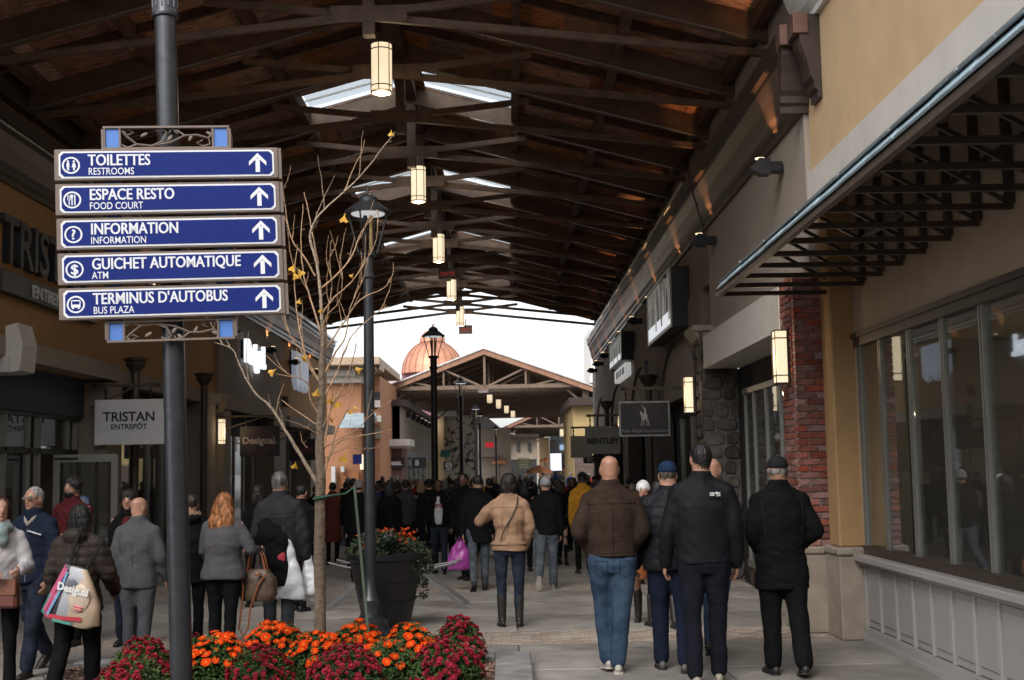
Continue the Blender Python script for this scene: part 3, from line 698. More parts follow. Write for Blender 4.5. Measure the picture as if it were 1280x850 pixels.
s2 = obj('print', m, [mat('sticker_light', (.35, .5, .75), .5), wht_tr], s_, world=False)
# big dark wall letters
lt = mat('dark_letter', (.03, .034, .042), .5)
t = thing('wall_lettering', 'big dark grey channel letters on the left brown wall', 'sign', (-6.5, 15.9, 4.5))
text('lettering', 'TRISTAN', .86, lt, t, (-6.44, 16.15, 4.47), (math.pi / 2, 0, math.pi / 2), bold=.012, ext=.05, xs=1.0)
t = thing('wall_plaque', 'long dark grey plaque with light lettering under the big dark wall letters', 'sign', (-6.5, 17.2, 4.2))
m = MB(); m.cbox(-6.5, -6.38, 16.1, 19.9, 4.05, 4.34, .01); obj('board', m, lt, t)
text('lettering', 'ENTREPÔT', .24, mat('pale_letter', (.55, .58, .6), .5), t, (-6.37, 17.1, 4.10), (math.pi / 2, 0, math.pi / 2), bold=.006, ext=.012, xs=1.25)
# second left building
T2 = thing('shop_building', 'grey brown left building with glowing white shop letters and a banner', 'building', (-6.5, 28.5, 0))
w = MB(); w.box(-9, -6.42, 28.42, 36.3, 3.35, 7.2); obj('wall', w, mat('taupe_wall', (.27, .225, .19), .9, var=.05, nscale=3, bump=.3, dirt=.1), T2)
w = MB(); w.box(-9, -6.48, 36.3, 46, 3.35, 7.2); obj('wall', w, brn_st, T2)
w = MB(); w.box(-6.42, -6.25, 28.42, 36.3, 3.12, 3.45); w.box(-6.48, -6.2, 36.5, 46, 3.0, 3.3); obj('ledge', w, bei_st, T2)
for a, b in ((28.42, 29.2), (34.6, 36.4), (41, 42)): 
    w = MB(); w.box(-6.9, -6.3, a, b, 0, 3.12); obj('pilaster', w, bei_st, T2)
w = MB(); w.box(-6.9, -6.7, 29.2, 46, 2.6, 3.35); obj('dark_fascia', w, dark_in, T2)
for yv in (29.3, 30.3, 31.5, 32.6, 33.8, 34.5, 36.6, 38, 39.5, 41):
    m = MB(); m.box(-6.78, -6.7, yv - .035, yv + .035, .1, 2.6); obj('mullion', m, alum, T2)
m = MB(); m.box(-6.745, -6.738, 29.2, 41, .1, 2.6); obj('pane', m, glass, T2)
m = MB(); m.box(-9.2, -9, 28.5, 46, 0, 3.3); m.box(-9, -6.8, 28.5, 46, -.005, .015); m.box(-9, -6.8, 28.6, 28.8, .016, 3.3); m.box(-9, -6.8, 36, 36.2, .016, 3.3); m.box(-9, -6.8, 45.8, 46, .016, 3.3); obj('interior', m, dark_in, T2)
w = MB(); w.prism(cornice_prof(-6.42, -1, .4), 28.42, 46); obj('cornice', w, cornice_m, T2)
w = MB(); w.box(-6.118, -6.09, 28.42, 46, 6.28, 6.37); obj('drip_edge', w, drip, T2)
t = thing('wall_lettering', 'glowing white shop letters on the left grey brown wall', 'sign', (-6.4, 32, 4.3))
text('lettering', 'Desigual.', .78, whiteem, t, (-6.30, 30.8, 4.38), (math.pi / 2, 0, math.pi / 2), bold=.02, ext=.05, xs=.86)
m = MB(); m.box(-6.41, -6.36, 30.8, 33.5, 4.45, 4.9); obj('backing', m, blackm, t)
t = thing('wall_banner', 'pale banner with a jagged lower edge on the left brown wall', 'banner', (-6.4, 39.4, 4.2))
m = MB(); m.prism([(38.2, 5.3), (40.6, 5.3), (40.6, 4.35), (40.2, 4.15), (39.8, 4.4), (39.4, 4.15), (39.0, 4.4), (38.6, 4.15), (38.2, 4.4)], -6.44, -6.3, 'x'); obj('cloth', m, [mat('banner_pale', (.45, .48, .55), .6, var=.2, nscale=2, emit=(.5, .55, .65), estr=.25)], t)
m = MB(); m.box(-6.47, -6.441, 38.1, 40.7, 4.5, 5.35); obj('backing', m, blackm, t)
# ================================================================== blade signs
def blade(px0, py0, px1, py1, Y, frame, lab, side, arm_z=.22, xwall=-6.5, chain=True, bm_=None):
    p = at(px0, py0, Y); q = at(px1, py1, Y); cx = (p.x + q.x) / 2; z1, z0 = p.z, q.z; hw = (q.x - p.x) / 2
    L = thing('blade_sign', lab, 'hanging sign', (cx, Y, z0))
    h = z1 - z0
    m = MB(); m.cbox(-hw, hw, -.025, .025, 0, h, .006); obj('board', m, bm_ or frame, L, world=False)
    m = MB(); ax = xwall - cx
    if ax < 0: m.beam((ax, 0, h + arm_z), (hw * .8, 0, h + arm_z), .05, .05); m.beam((ax, 0, h + arm_z - .35), (hw * .1, 0, h + arm_z - .03), .03, .03)
    else: m.beam((-hw * .8, 0, h + arm_z), (ax, 0, h + arm_z), .05, .05)
    m.lathe([(.03, -.03), (.045, 0), (.03, .03)], ((hw if ax < 0 else -hw) * .8, 0, h + arm_z), 8)
    obj('arm', m, brz, L, world=False)
    m = MB()
    for xx in (-hw * .7, hw * .6):
        for k in range(4): m.ell((xx, 0, h + .03 + k * (arm_z - .03) / 4), (.012 if k % 2 else .02, .02 if k % 2 else .012, arm_z / 6), 6, 4)
    obj('chain', m, blackm, L, world=False)
    return L, hw, h
white_s = mat('sign_white', (.82, .82, .83), .5, var=.03)
ink = mat('ink_navy', (.02, .022, .04), .6)
L, hw, h = blade(119, 500, 205, 555, 20.0, white_s, 'white hanging shop sign with dark letters behind the sign pole on the left', -1)
text('lettering', 'TRISTAN', .205, ink, L, (0, -.03, h * .52), align='CENTER', world=False, bold=.004, ext=.002)
text('lettering', 'ENTREPÔT', .115, ink, L, (0, -.03, h * .34), align='CENTER', world=False, bold=.002, ext=.002)
dkpanel = mat('sign_dark', (.022, .02, .024), .5)
L, hw, h = blade(300, 533, 350, 570, 28.3, dkpanel, 'dark hanging sign with a dotted ring and pale letters', -1)
m = MB()
for k in range(26):
    a = k * 2 * math.pi / 26
    for r_ in (.30, .25, .2): m.ell((r_ * math.cos(a), -.03, h / 2 + r_ * math.sin(a)), (.02 * r_ / .3, .006, .02 * r_ / .3), 6, 4)
obj('dotted_ring', m, mat('ring_dull', (.16, .05, .08), .6), L, world=False)
text('lettering', 'Desigual.', .21, mat('pale_pink', (.5, .42, .42), .6), L, (0, -.04, h * .42), align='CENTER', world=False, bold=.006, ext=.002)
L, hw, h = blade(362, 549, 402, 575, 34, dkpanel, 'small dark hanging sign with dull red letters next to the tree trunk', -1)
text('lettering', 'LEVI\'S', .2, mat('dull_red', (.3, .04, .05), .6), L, (-.05, -.03, h * .35), align='CENTER', world=False, bold=.004, ext=.002)
fr = mat('sign_frame_grey', (.33, .35, .36), .4, metal=.4)
L, hw, h = blade(773, 502, 838, 545, 22, fr, 'dark navy hanging sign with a silver horse and rider emblem', 1, xwall=3.0)
m = MB(); m.box(-hw + .03, hw - .03, -.03, -.026, .03, h - .03); obj('panel', m, mat('sign_navy', (.008, .010, .02), .4), L, world=False)
sil = mat('emblem_silver', (.55, .55, .55), .5)
m = MB(); m.mi = 0
def poly(mb, pts, y0, y1): mb.prism(pts, y0, y1)
c = 0; z = h * .58; s_ = .17
poly(m, [(-.25 * s_, -.4 * s_ + z), (.25 * s_, -.35 * s_ + z), (.32 * s_, .1 * s_ + z), (-.1 * s_, .25 * s_ + z), (-.35 * s_, .05 * s_ + z)], -.034, -.031)
for xx, dx in ((-.25, -.15), (-.1, -.05), (.15, .05), (.25, .2)): m.prism([(xx * s_, -.3 * s_ + z), ((xx + .08) * s_, -.3 * s_ + z), ((xx + .06 + dx) * s_, -1.0 * s_ + z), ((xx + dx) * s_, -1.0 * s_ + z)], -.034, -.031)
poly(m, [(-.1 * s_, .1 * s_ + z), (-.35 * s_, .5 * s_ + z), (-.45 * s_, .35 * s_ + z), (-.35 * s_, .0 * s_ + z)], -.034, -.031)
poly(m, [(0, .15 * s_ + z), (.2 * s_, .15 * s_ + z), (.15 * s_, .65 * s_ + z), (-.05 * s_, .6 * s_ + z)], -.034, -.031)
m.ell((.05 * s_, -.033, .75 * s_ + z), (.1 * s_, .003, .1 * s_), 8, 6)
m.beam((.1 * s_, -.033, .5 * s_ + z), (-.25 * s_, -.033, 1.1 * s_ + z), .01, .004, (0, 1, 0))
obj('emblem', m, sil, L, world=False)
text('lettering', 'Polo Ralph Lauren.com', .085, mat('emblem_dim', (.22, .22, .24), .5), L, (0, -.032, h * .12), align='CENTER', world=False, ext=.001, bold=.001)
gs = mat('sign_grey', (.20, .19, .17), .5, metal=.2)
L, hw, h = blade(731, 534, 776, 567, 28, gs, 'grey metal hanging sign with black capital letters', 1, xwall=3.0, arm_z=.25)
text('lettering', 'BENTLEY', .17, mat('ink_black', (.01, .01, .01), .5), L, (0, -.03, h * .38), align='CENTER', world=False, bold=.01, ext=.002)
L, hw, h = blade(713, 545, 740, 572, 34, gs, 'plain smaller grey hanging sign behind the grey sign with black letters', 1, xwall=3.0)
L, hw, h = blade(729, 569, 747, 579, 38, dkpanel, 'small black hanging sign with two white letters above the crowd', 1, xwall=3.0)
text('lettering', 'BC', .16, mat('pale_w', (.6, .6, .6), .5), L, (0, -.03, h * .2), align='CENTER', world=False, ext=.002)
# iron posts (downpipes with collector heads) on piers
def downpipe(x, y, sgn, z0, z1, lab):
    L = thing('downpipe', lab, 'downpipe', (x, y, 0))
    m = MB(); m.tube([(0, 0, z0), (0, 0, z1 - .25)], .07, 8); obj('pipe', m, brz, L, world=False, smooth=True)
    m = MB(); m.lathe([(.07, 0), (.16, .12), (.16, .18), (.2, .2), (.2, .25)], (0, 0, z1 - .27), 4); obj('rainwater_head', m, brz, L, world=False)
downpipe(-6.16, 21.2, -1, .02, 3.65, 'dark bronze downpipe behind the white hanging sign')
downpipe(-6.16, 26.0, -1, .02, 3.75, 'dark bronze downpipe right of the sign pole')
downpipe(2.86, 25.9, 1, .02, 3.55, 'dark bronze downpipe with square head right of the horse emblem sign')
downpipe(2.86, 37, 1, .02, 3.6, 'dark bronze downpipe at the far right behind the grey signs')
def speaker(x, y, z, lab):
    L = thing('wall_speaker', lab, 'speaker', (x, y, z)); m = MB(); m.cbox(-.09, .09, -.1, .1, 0, .32, .015); obj('cabinet', m, gry_st, L, world=False)
    m = MB(); m.box(-.092, .0, -.102, -.1001, .03, .29); obj('grille', m, greym, L, world=False)
speaker(2.88, 26.1, 3.55, 'small grey wall speaker above the horse emblem sign')
speaker(-6.36, 36.8, 3.55, 'small grey wall speaker below the hanging banner')
# light boxes on the right wall
def lightbox(y0, y1, z0, z1, lab, kind):
    L = thing('lit_poster', lab, 'lit sign', (3.0, (y0 + y1) / 2, z0))
    m = MB(); m.cbox(2.80, 3.095, y0, y1, z0, z1, .01); obj('case', m, blackm, L)
    m = MB(); m.box(2.776, 2.80, y0, y1, z0, z1); m2 = MB(); e = .06
    for a in ((y0, y1, z0, z0 + e), (y0, y1, z1 - e, z1), (y0, y0 + e, z0 + e, z1 - e), (y1 - e, y1, z0 + e, z1 - e)): m2.box(2.772, 2.80, *a)
    obj('frame', m2, darkf if kind else alum, L)
    pm_ = bpy.data.materials.new('poster_print'); pm_.use_nodes = True; n = pm_.node_tree.nodes; l = pm_.node_tree.links; b = n['Principled BSDF']
    tc = n.new('ShaderNodeTexCoord'); mp = n.new('ShaderNodeMapping'); mp.inputs['Scale'].default_value = (1, 2.2, .7); l.new(tc.outputs['Object'], mp.inputs[0])
    nz = n.new('ShaderNodeTexNoise'); nz.inputs['Scale'].default_value = 3.2; nz.inputs['Detail'].default_value = 7; nz.inputs['Roughness'].default_value = .75; l.new(mp.outputs[0], nz.inputs[0])
    cr = n.new('ShaderNodeValToRGB'); cr.color_ramp.elements[0].position = .42; cr.color_ramp.elements[0].color = (.03, .035, .04, 1); cr.color_ramp.elements[1].position = .66; cr.color_ramp.elements[1].color = (.6, .6, .55, 1)
    l.new(nz.outputs[0], cr.inputs[0]); l.new(cr.outputs[0], b.inputs['Base Color']); l.new(cr.outputs[0], b.inputs['Emission Color']); b.inputs['Emission Strength'].default_value = .2
    zs = z0 + (z1 - z0) * .30
    m = MB(); m.box(2.786, 2.798, y0 + e, y1 - e, zs, z1 - e); obj('poster', m, pm_, L)
    m = MB(); m.box(2.784, 2.798, y0 + e, y1 - e, z0 + e, zs); obj('white_strip', m, mat('strip_lit', (.7, .7, .72), .4, emit=(.85, .9, 1), estr=.45), L)
    for q in range(9):
        yy = y0 + .3 + q * (y1 - y0 - .6) / 9 + rnd.uniform(-.1, .1); hh = rnd.uniform(.35, .55) * (z1 - z0)
        m = MB(); m.loft([((2.782, yy, zs - .15 if q % 3 == 0 else zs), .004, .10), ((2.782, yy, zs + hh * .6), .004, .13), ((2.782, yy, zs + hh * .8), .004, .05), ((2.782, yy, zs + hh), .004, .07), ((2.782, yy, zs + hh * 1.08), .004, .02)], 6)
        obj('printed_figure', m, mat('fig%d' % (q % 4), [(.30, .28, .25), (.04, .05, .06), (.38, .38, .36), (.15, .17, .15)][q % 4], .6, emit=[(.30, .28, .25), (.04, .05, .06), (.38, .38, .36), (.15, .17, .15)][q % 4], estr=.3), L)
lightbox(21.4, 25.0, 4.02, 5.05, 'large lit poster of standing figures high on the right brown wall', 0)
lightbox(30.8, 34.6, 4.25, 4.95, 'second lit poster farther along the right wall', 1)
t = thing('wall_sign', 'small white lit sign below the farther lit poster', 'sign', (3, 32.5, 3.85)); m = MB(); m.cbox(2.86, 3.0, 30.8, 34, 3.88, 4.2, .01); obj('board', m, mat('w_sign', (.7, .7, .68), .5, emit=(.8, .8, .8), estr=.3), t)
m = MB()
for yy, w_ in ((33.4, .3), (32.9, .2), (32.4, .35), (31.7, .25), (31.3, .15)): m.box(2.852, 2.859, yy - w_, yy, 3.95, 4.12)
obj('print', m, ink, t)
# round white column and rough stone end of the right row
x_ = at(759, 500, 45.6).x
t = thing('round_column', 'pale round column at the far end of the right building row', 'column', (x_, 45.6, 0)); m = MB(); m.lathe([(.27, 0), (.27, 5.0), (.33, 5.05), (.33, 5.25)], (x_, 45.6, 0), 20); obj('shaft', m, crm_st, t, smooth=True)
x_ = at(748, 500, 47.4).x
t = thing('stone_column', 'rough grey stone column beside the pale round column', 'column', (x_, 47.4, 0)); m = MB(); m.lathe([(.2, 0), (.2, 5.2)], (x_, 47.4, 0), 12); obj('shaft', m, mat('grey_rubble', (.3, .29, .27), .9, bump=1, bscale=9, var=.4, nscale=8), t)
t = thing('distant_building', 'white building corner beyond the right end of the roof', 'building', (4.5, 62, 0)); m = MB(); p = at(738, 408, 62); q = at(775, 470, 62); m.box(p.x, q.x + 3, 62, 68, q.z, p.z); m.box(p.x - .1, q.x + 3, 61.9, 68, q.z - .3, q.z); m.box(p.x + .3, q.x + 3, 62.3, 68, 0, q.z - .3); obj('wall', m, wht_tr, t)
# ================================================================== DIRECTION SIGN
pb = ground(227, 850 + 48)
SGY = 8.7; sc_ = at(213, 297, SGY); b_ = at(227, 850, SGY); t_ = at(206, 0, SGY)
lean = (t_.x - b_.x) / (t_.z - b_.z); sx0 = b_.x - lean * b_.z
DS = thing('direction_sign', 'tall charcoal pole carrying five blue and white direction signs with arrows', 'direction sign', (sx0, SGY, 0), ry=math.atan(lean))
PR = .074
m = MB(); m.tube([(0, 0, 0), (0, 0, 4.92)], PR, 24); pole = obj('pole', m, greym, DS, world=False, smooth=True)
m = MB(); m.lathe([(PR, 4.60), (PR + .012, 4.61), (PR + .016, 4.63), (PR + .012, 4.66), (PR + .014, 4.665), (PR + .014, 6.0), (.02, 6.02)], n=24); 
zc = at(206, 20, SGY).z
m = MB(); zt = zc; m.lathe([(PR - .004, zt - .02), (PR + .016, zt - .01), (PR + .02, zt + .01), (PR + .014, zt + .03), (PR + .012, zt + .035), (PR + .012, zt + .9), (.01, zt + .95)], n=24); obj('pole_collar', m, greym, DS, world=False, smooth=True)
for rr, aa in ((.0, 0),):
    m = MB()
    for q in range(12):
        a = q * math.pi / 6; m.tube([((PR + .012) * math.cos(a), (PR + .012) * math.sin(a), zt + .05), ((PR + .012) * math.cos(a), (PR + .012) * math.sin(a), zt + .9)], .007, 5)
    obj('pole_flute', m, greym, DS, world=False)
m = MB(); m.lathe([(.22, 0), (.22, .03), (.12, .08), (PR, .3)], n=20); obj('pole_base', m, greym, DS, world=False, smooth=True)
HB = 'rack'; HBM = Matrix.Rotation(RAD(9), 4, 'Z')
_obj = obj
def obj(name, mb, mats, parent=None, **kw):
    if parent == 'rack':
        o = _obj(name, mb, mats, DS, **kw); o.matrix_basis = HBM; WM[o] = WM[DS] @ HBM; return o
    return _obj(name, mb, mats, parent, **kw)
pxm = SGY / 1600
blue_p = mat('sign_blue', (.010, .024, .175), .5, var=.03, spec=.15)
lblue = mat('light_blue_panel', (.085, .22, .62), .5, var=.05)
swht = mat('sign_print_white', (.78, .80, .84), .4, var=.01)
zrow = [at(213, y, SGY).z for y in (211.5, 253.5, 295.5, 338, 380.5)]
cols = (-.005, )
wB = .74; hB = .108
def octo(w, h, c, y0, y1):
    return [(-w + c, -h), (w - c, -h), (w, -h + c), (w, h - c), (w - c, h), (-w + c, h), (-w, h - c), (-w, -h + c)]
# frame uprights and the ornamental brackets
zt_, zb_ = at(213, 163, SGY).z, at(213, 428, SGY).z
m = MB()
for x in (-.36, .36):
    m.box(x - .045 - .012, x - .045, -.12, -.085, zb_, zt_); m.box(x + .045, x + .045 + .012, -.12, -.085, zb_, zt_)
for z in (zt_ - .012, zb_, zrow[0] + .115, zrow[4] - .13): m.box(-.42, .42, -.122, -.083, z, z + .014)
m.box(-.42, .42, -.085, -.07, (zb_ + zt_) / 2 - .3, (zb_ + zt_) / 2 - .26); m.box(-.42, .42, -.085, -.07, (zb_ + zt_) / 2 + .3, (zb_ + zt_) / 2 + .34)
m.box(.41, .43, -.12, .12, zb_ + .02, zt_ - .02); m.box(-.43, -.41, -.12, .12, zb_ + .02, zt_ - .02)
obj('frame', m, taupe, HB, world=False)
for x in (-.36, .36):
    m = MB(); m.box(x - .044, x + .044, -.108, -.095, zb_ + .015, zt_ - .015); obj('blue_strip', m, lblue, HB, world=False)
def scroll(zc_, h, flip=1):
    m = MB()
    def crv(pts, r=.0075): m.tube([(x, -.10, zc_ + flip * z * h) for x, z in pts], r, 5)
    sp = [( -.30 + .11 * k, .35 * math.sin(k * .9)) for k in range(6)]
    crv([(-.31, .42), (-.27, .1), (-.20, -.28), (-.10, -.36), (-.03, -.15), (.0, .25), (-.03, .42), (-.07, .3)])
    crv([(-.10, -.36), (.02, -.22), (.12, .1), (.20, .12), (.28, -.02), (.29, -.3), (.24, -.4), (.20, -.25), (.24, -.12)])
    crv([(-.27, .1), (-.22, .25), (-.26, .4)]); crv([(-.20, -.28), (-.26, -.42), (-.30, -.3)]); crv([(.12, .1), (.08, .3), (.03, .42), (.02, .25)]); crv([(.28, -.02), (.31, .2), (.30, .42)])
    for x, z, a in ((-.29, .3, .6), (-.15, .15, -.5), (.06, .32, .8), (.02, -.02, -.9), (.29, .18, .5), (.16, .0, 2)):
        m.ell((x, -.10, zc_ + flip * z * h), (.028, .005, .012), 8, 5, Matrix.Rotation(a, 3, 'Y'))
    return m
ztb = (zrow[0] + .12 + zt_) / 2; hb = (zt_ - zrow[0] - .12)
obj('scrollwork', scroll(ztb, hb), taupe, HB, world=False, smooth=60)
zbb = (zrow[4] - .12 + zb_) / 2; hb2 = (zrow[4] - .12 - zb_)
obj('scrollwork', scroll(zbb, hb2, -1), taupe, HB, world=False, smooth=60)
def arrow(mb, x, z, s, y0, y1):
    mb.box(x - .11 * s, x + .11 * s, y0, y1, z - .5 * s, z + .22 * s)
    for g in (-1, 1):
        a = [(x, z + .52 * s), (x + g * .45 * s, z + .06 * s), (x + g * .45 * s, z - .16 * s), (x, z + .28 * s)]
        mb.prism(a, y0 - .0004, y1)
rowsT = [('TOILETTES', 'RESTROOMS', 'wc'), ('ESPACE RESTO', 'FOOD COURT', 'food'), ('INFORMATION', 'INFORMATION', '?'), ('GUICHET AUTOMATIQUE', 'ATM', '$'), ("TERMINUS D'AUTOBUS", 'BUS PLAZA', 'bus')]
for i, (a_, b2, ic) in enumerate(rowsT):
    z = zrow[i]; yf = -.16; xo = .008 + i * .004
    m = MB(); m.cbox(-wB + xo, wB + xo, yf, -.122, z - hB, z + hB, .006)
    m.box(wB + xo, wB + xo + .02, -.15, .14, z - hB, z + hB - .004)
    P = obj('sign_board', m, taupe, HB, world=False, label='sign board with the ' + {'wc': 'restrooms', 'food': 'food court', '?': 'information', '$': 'cash machine', 'bus': 'bus'}[ic] + ' pictogram')
    m = MB(); m.prism([(x + xo, z + q) for x, q in octo(wB - .03, hB - .016, .022, 0, 0)], yf - .004, yf + .001); obj('white_border', m, swht, P, world=False)
    m = MB(); m.prism([(x + xo, z + q) for x, q in octo(wB - .042, hB - .028, .022, 0, 0)], yf - .007, yf - .003); obj('blue_face', m, blue_p, P, world=False)
    yl = yf - .008
    text('lettering', a_, .108, swht, P, (-.52 + xo, yl, z - .006), align='LEFT', world=False, bold=.0008, dup=.0022, ext=.0012, xs=.78 if i != 3 else .775)
    text('lettering', b2, .068, swht, P, (-.52 + xo, yl, z - .070), align='LEFT', world=False, bold=.0003, ext=.0012, xs=.78)
    m = MB(); arrow(m, .60 + xo, z, .13, yl - .001, yl + .0012); obj('arrow', m, swht, P, world=False)
    # pictogram ring
    cx = -.63 + xo; n = 28; V = []; F = []
    for k in range(n):
        a = 2 * math.pi * k / n
        for r_ in (.047, .058):
            V.append((cx + r_ * math.cos(a), yl, z - .004 + r_ * math.sin(a)))
    for k in range(n): k2 = (k + 1) % n; F.append((2 * k, 2 * k + 1, 2 * k2 + 1, 2 * k2))
    m = MB(); m.add(V, F)
    zc2 = z - .004
    if ic == 'wc':
        for g in (-1, 1):
            m.ell((cx + g * .019, yl, zc2 + .026), (.008, .001, .008), 8, 4)
            if g < 0: m.box(cx - .028, cx - .010, yl - .0005, yl + .0005, zc2 - .012, zc2 + .016); m.box(cx - .026, cx - .0205, yl - .0005, yl + .0005, zc2 - .036, zc2 - .012); m.box(cx - .0175, cx - .012, yl - .0005, yl + .0005, zc2 - .036, zc2 - .012)
            else: m.prism([(cx + .013, zc2 + .016), (cx + .025, zc2 + .016), (cx + .034, zc2 - .014), (cx + .004, zc2 - .014)], yl - .0005, yl + .0005); m.box(cx + .013, cx + .025, yl - .0005, yl + .0005, zc2 - .034, zc2 - .014)
    elif ic == 'food':
        m.box(cx - .022, cx - .016, yl - .0005, yl + .0005, zc2 - .036, zc2 + .0); m.box(cx + .013, cx + .021, yl - .0005, yl + .0005, zc2 - .036, zc2 + .036); m.box(cx - .005, cx + .003, yl - .0005, yl + .0005, zc2 - .036, zc2 + .03)
        for k in range(3): m.box(cx - .03 + k * .009, cx - .026 + k * .009, yl - .0005, yl + .0005, zc2 - .002, zc2 + .034)
        m.ell((cx - .001, yl, zc2 + .024), (.009, .001, .014), 8, 4)
    elif ic == 'bus':
        m.box(cx - .030, cx + .030, yl - .0005, yl + .0005, zc2 - .02, zc2 + .0); m.box(cx - .026, cx + .026, yl - .0005, yl + .0005, zc2 + .022, zc2 + .03)
        m.box(cx - .030, cx - .024, yl - .0005, yl + .0005, zc2, zc2 + .026); m.box(cx + .024, cx + .030, yl - .0005, yl + .0005, zc2, zc2 + .026)
        m.box(cx - .024, cx - .012, yl - .0005, yl + .0005, zc2 - .03, zc2 - .02); m.box(cx + .012, cx + .024, yl - .0005, yl + .0005, zc2 - .03, zc2 - .02)
    obj('pictogram', m, swht, P, world=False)
    if ic in '?$': text('pictogram', ic, .095, swht, P, (cx, yl, z - .036), align='CENTER', world=False, bold=.0006, dup=.0022, ext=.0012)
# ================================================================== LAMP POSTS
def lamp_post(px, ytop, Y, lab, H=None, lit=True, flag=0, near=False):
    bx = at(px, 585, Y).x; H = H or at(px, ytop, Y).z
    L = thing('lamp_post', lab, 'street lamp', (bx, Y, 0), group='black lantern lamp posts along the street')
    pr = .058 if near else .075; pm_ = greym if near else blackm; n = 16 if near else 10
    m = MB(); m.lathe([(.24, 0), (.24, .07), (.19, .09), (.17, .14), (.18, .17), (.11, .22), (.085, .32), (.10, .38), (.075, .42), (pr, .6)], n=n); obj('base', m, pm_, L, world=False, smooth=True)
    m = MB(); m.lathe([(pr, .6), (pr * .92, H - .95), (pr * 1.25, H - .93), (pr * 1.25, H - .89), (pr * .95, H - .88), (pr, H - .72), (pr * 1.6, H - .70), (pr * 1.2, H - .66)], n=n); obj('pole', m, pm_, L, world=False, smooth=True)
    m = MB()
    for q in range(4):
        a = q * math.pi / 2 + math.pi / 4 + .5; m.beam((.10 * math.cos(a), .10 * math.sin(a), H - .68), (.22 * math.cos(a), .22 * math.sin(a), H - .25), .014, .014)
    m.lathe([(.11, H - .69), (.11, H - .66)], n=4)
    obj('lantern_frame', m, blackm, L, world=False)
    m = MB(); m.lathe([(.25, H - .25), (.255, H - .235), (.13, H - .14), (.10, H - .12), (.10, H - .085), (.045, H - .04), (.012, H - .03), (.012, H + .03)], n=n); obj('lantern_roof', m, blackm if not near else greym, L, world=False, smooth=True)
    m = MB(); m.lathe([(.17, H - .262), (.18, H - .252)], n=n); obj('light_ring', m, mat('ring_light', (.9, .9, .85), .4, emit=(.95, .97, 1), estr=.38) if near else mat('ring_light_far', (.8, .8, .75), .4, emit=(.9, .95, 1), estr=.4), L, world=False)
    m = MB(); m.tube([(.03, 0, H - .66), (.03, 0, H - .27)], .022, 8); m.mi = 1; m.tube([(-.03, 0, H - .66), (-.03, 0, H - .27)], .022, 8); obj('lamp_stem', m, [mat('brass_stem', (.5, .38, .2), .3, metal=.9), blackm], L, world=False)
    return L
LP1 = lamp_post(462, 238, 13.3, 'nearest lamp post with a lit ring, behind the bare tree', near=True)
lamp_post(543.5, 406, 27.0, 'tall black lamp post in front of the copper dome')
lamp_post(577, 470, 43.0, 'black lamp post under the tie beam of the second roof')
lamp_post(595.5, 505, 60, 'lamp post with a pale cap before the far stone tower')
lamp_post(600.5, 514, 70, 'slim lamp post right of the one with the pale cap')
lamp_post(620.5, 532, 88, 'distant black lamp post left of the third roof')
lamp_post(639, 552, 110, 'farthest thin lamp post under the third roof')
lamp_post(747.5 , 560, 30, 'dummy') if 0 else None
# ================================================================== PLANTER POT and BENCH
pc = Vector((at(483, 700, 14.15).x, 14.15, 0))
PT = thing('planter_pot', 'large round black planter pot behind the nearest lamp post', 'planter', pc)
m = MB(); m.lathe([(.235, 0), (.25, .02), (.40, .72), (.43, .74), (.435, .80), (.41, .81), (.37, .78), (.36, .7)], n=36); obj('pot', m, mat('black_plastic', (.012, .012, .014), .42, var=.1, bump=.03), PT, world=False, smooth=True)
m = MB()
for z, r_ in ((.30, .312), (.50, .353)): m.lathe([(r_, z - .004), (r_ + .006, z), (r_, z + .004)], n=36)
obj('rim_line', m, mat('black_plastic', (.012, .012, .014), .45), PT, world=False, smooth=True)
m = MB(); m.lathe([(.37, .70), (.01, .76)], n=20); obj('soil', m, mat('mulch', (.06, .035, .025), .95, var=.4, nscale=30, bump=1, bscale=60), PT, world=False)
leafm = mat('leaf_green', (.055, .11, .022), .7, spec=.2, var=.35, nscale=15, rand=.15)
leafd = mat('leaf_dark', (.03, .05, .02), .6, var=.35, nscale=15)
leafg = mat('leaf_grey_green', (.14, .20, .16), .6, var=.3, nscale=15)
orange_m = mat('petal_orange', (.80, .085, .006), .8, var=.2, nscale=20, col2=(.60, .03, .004), rand=.2, rsat=0, spec=.1)
red_m = mat('petal_burgundy', (.40, .034, .058), .8, spec=.12, var=.3, nscale=20, col2=(.24, .014, .03), rand=.3, rsat=0)
pink_m = mat('petal_dusty', (.55, .12, .10), .8, spec=.1, col2=(.30, .03, .04), rand=.2)
yc_m = mat('flower_centre', (.80, .32, .03), .6)
purp_m = mat('cabbage_purple', (.35, .18, .28), .6)
def daisy(r=.034, n=13, lift=.25, rings=2):
    m = MB()
    for g in range(rings):
        rr = r * (1 - .3 * g); lf = lift * (1 + g)
        for k in range(n):
            a = 2 * math.pi * (k + .5 * g) / n; w_ = rr * .25; d = Vector((math.cos(a), math.sin(a), 0)); e = Vector((-d.y, d.x, 0))
            h1 = rr * lf * .5; dr = rnd.uniform(-.15, .15) * rr
            P = [d * rr * .15 + e * w_ * .4, d * rr * .6 + e * w_ + Vector((0, 0, h1)), d * rr + Vector((0, 0, h1 * 1.1 + dr)), d * rr * .6 - e * w_ + Vector((0, 0, h1)), d * rr * .15 - e * w_ * .4]
            m.add([p + Vector((0, 0, .001 * g)) for p in P], [(0, 1, 2, 3, 4)])
    m.mi = 1; m.ell((0, 0, r * .12), (r * .20, r * .20, r * .13), 7, 4); return m
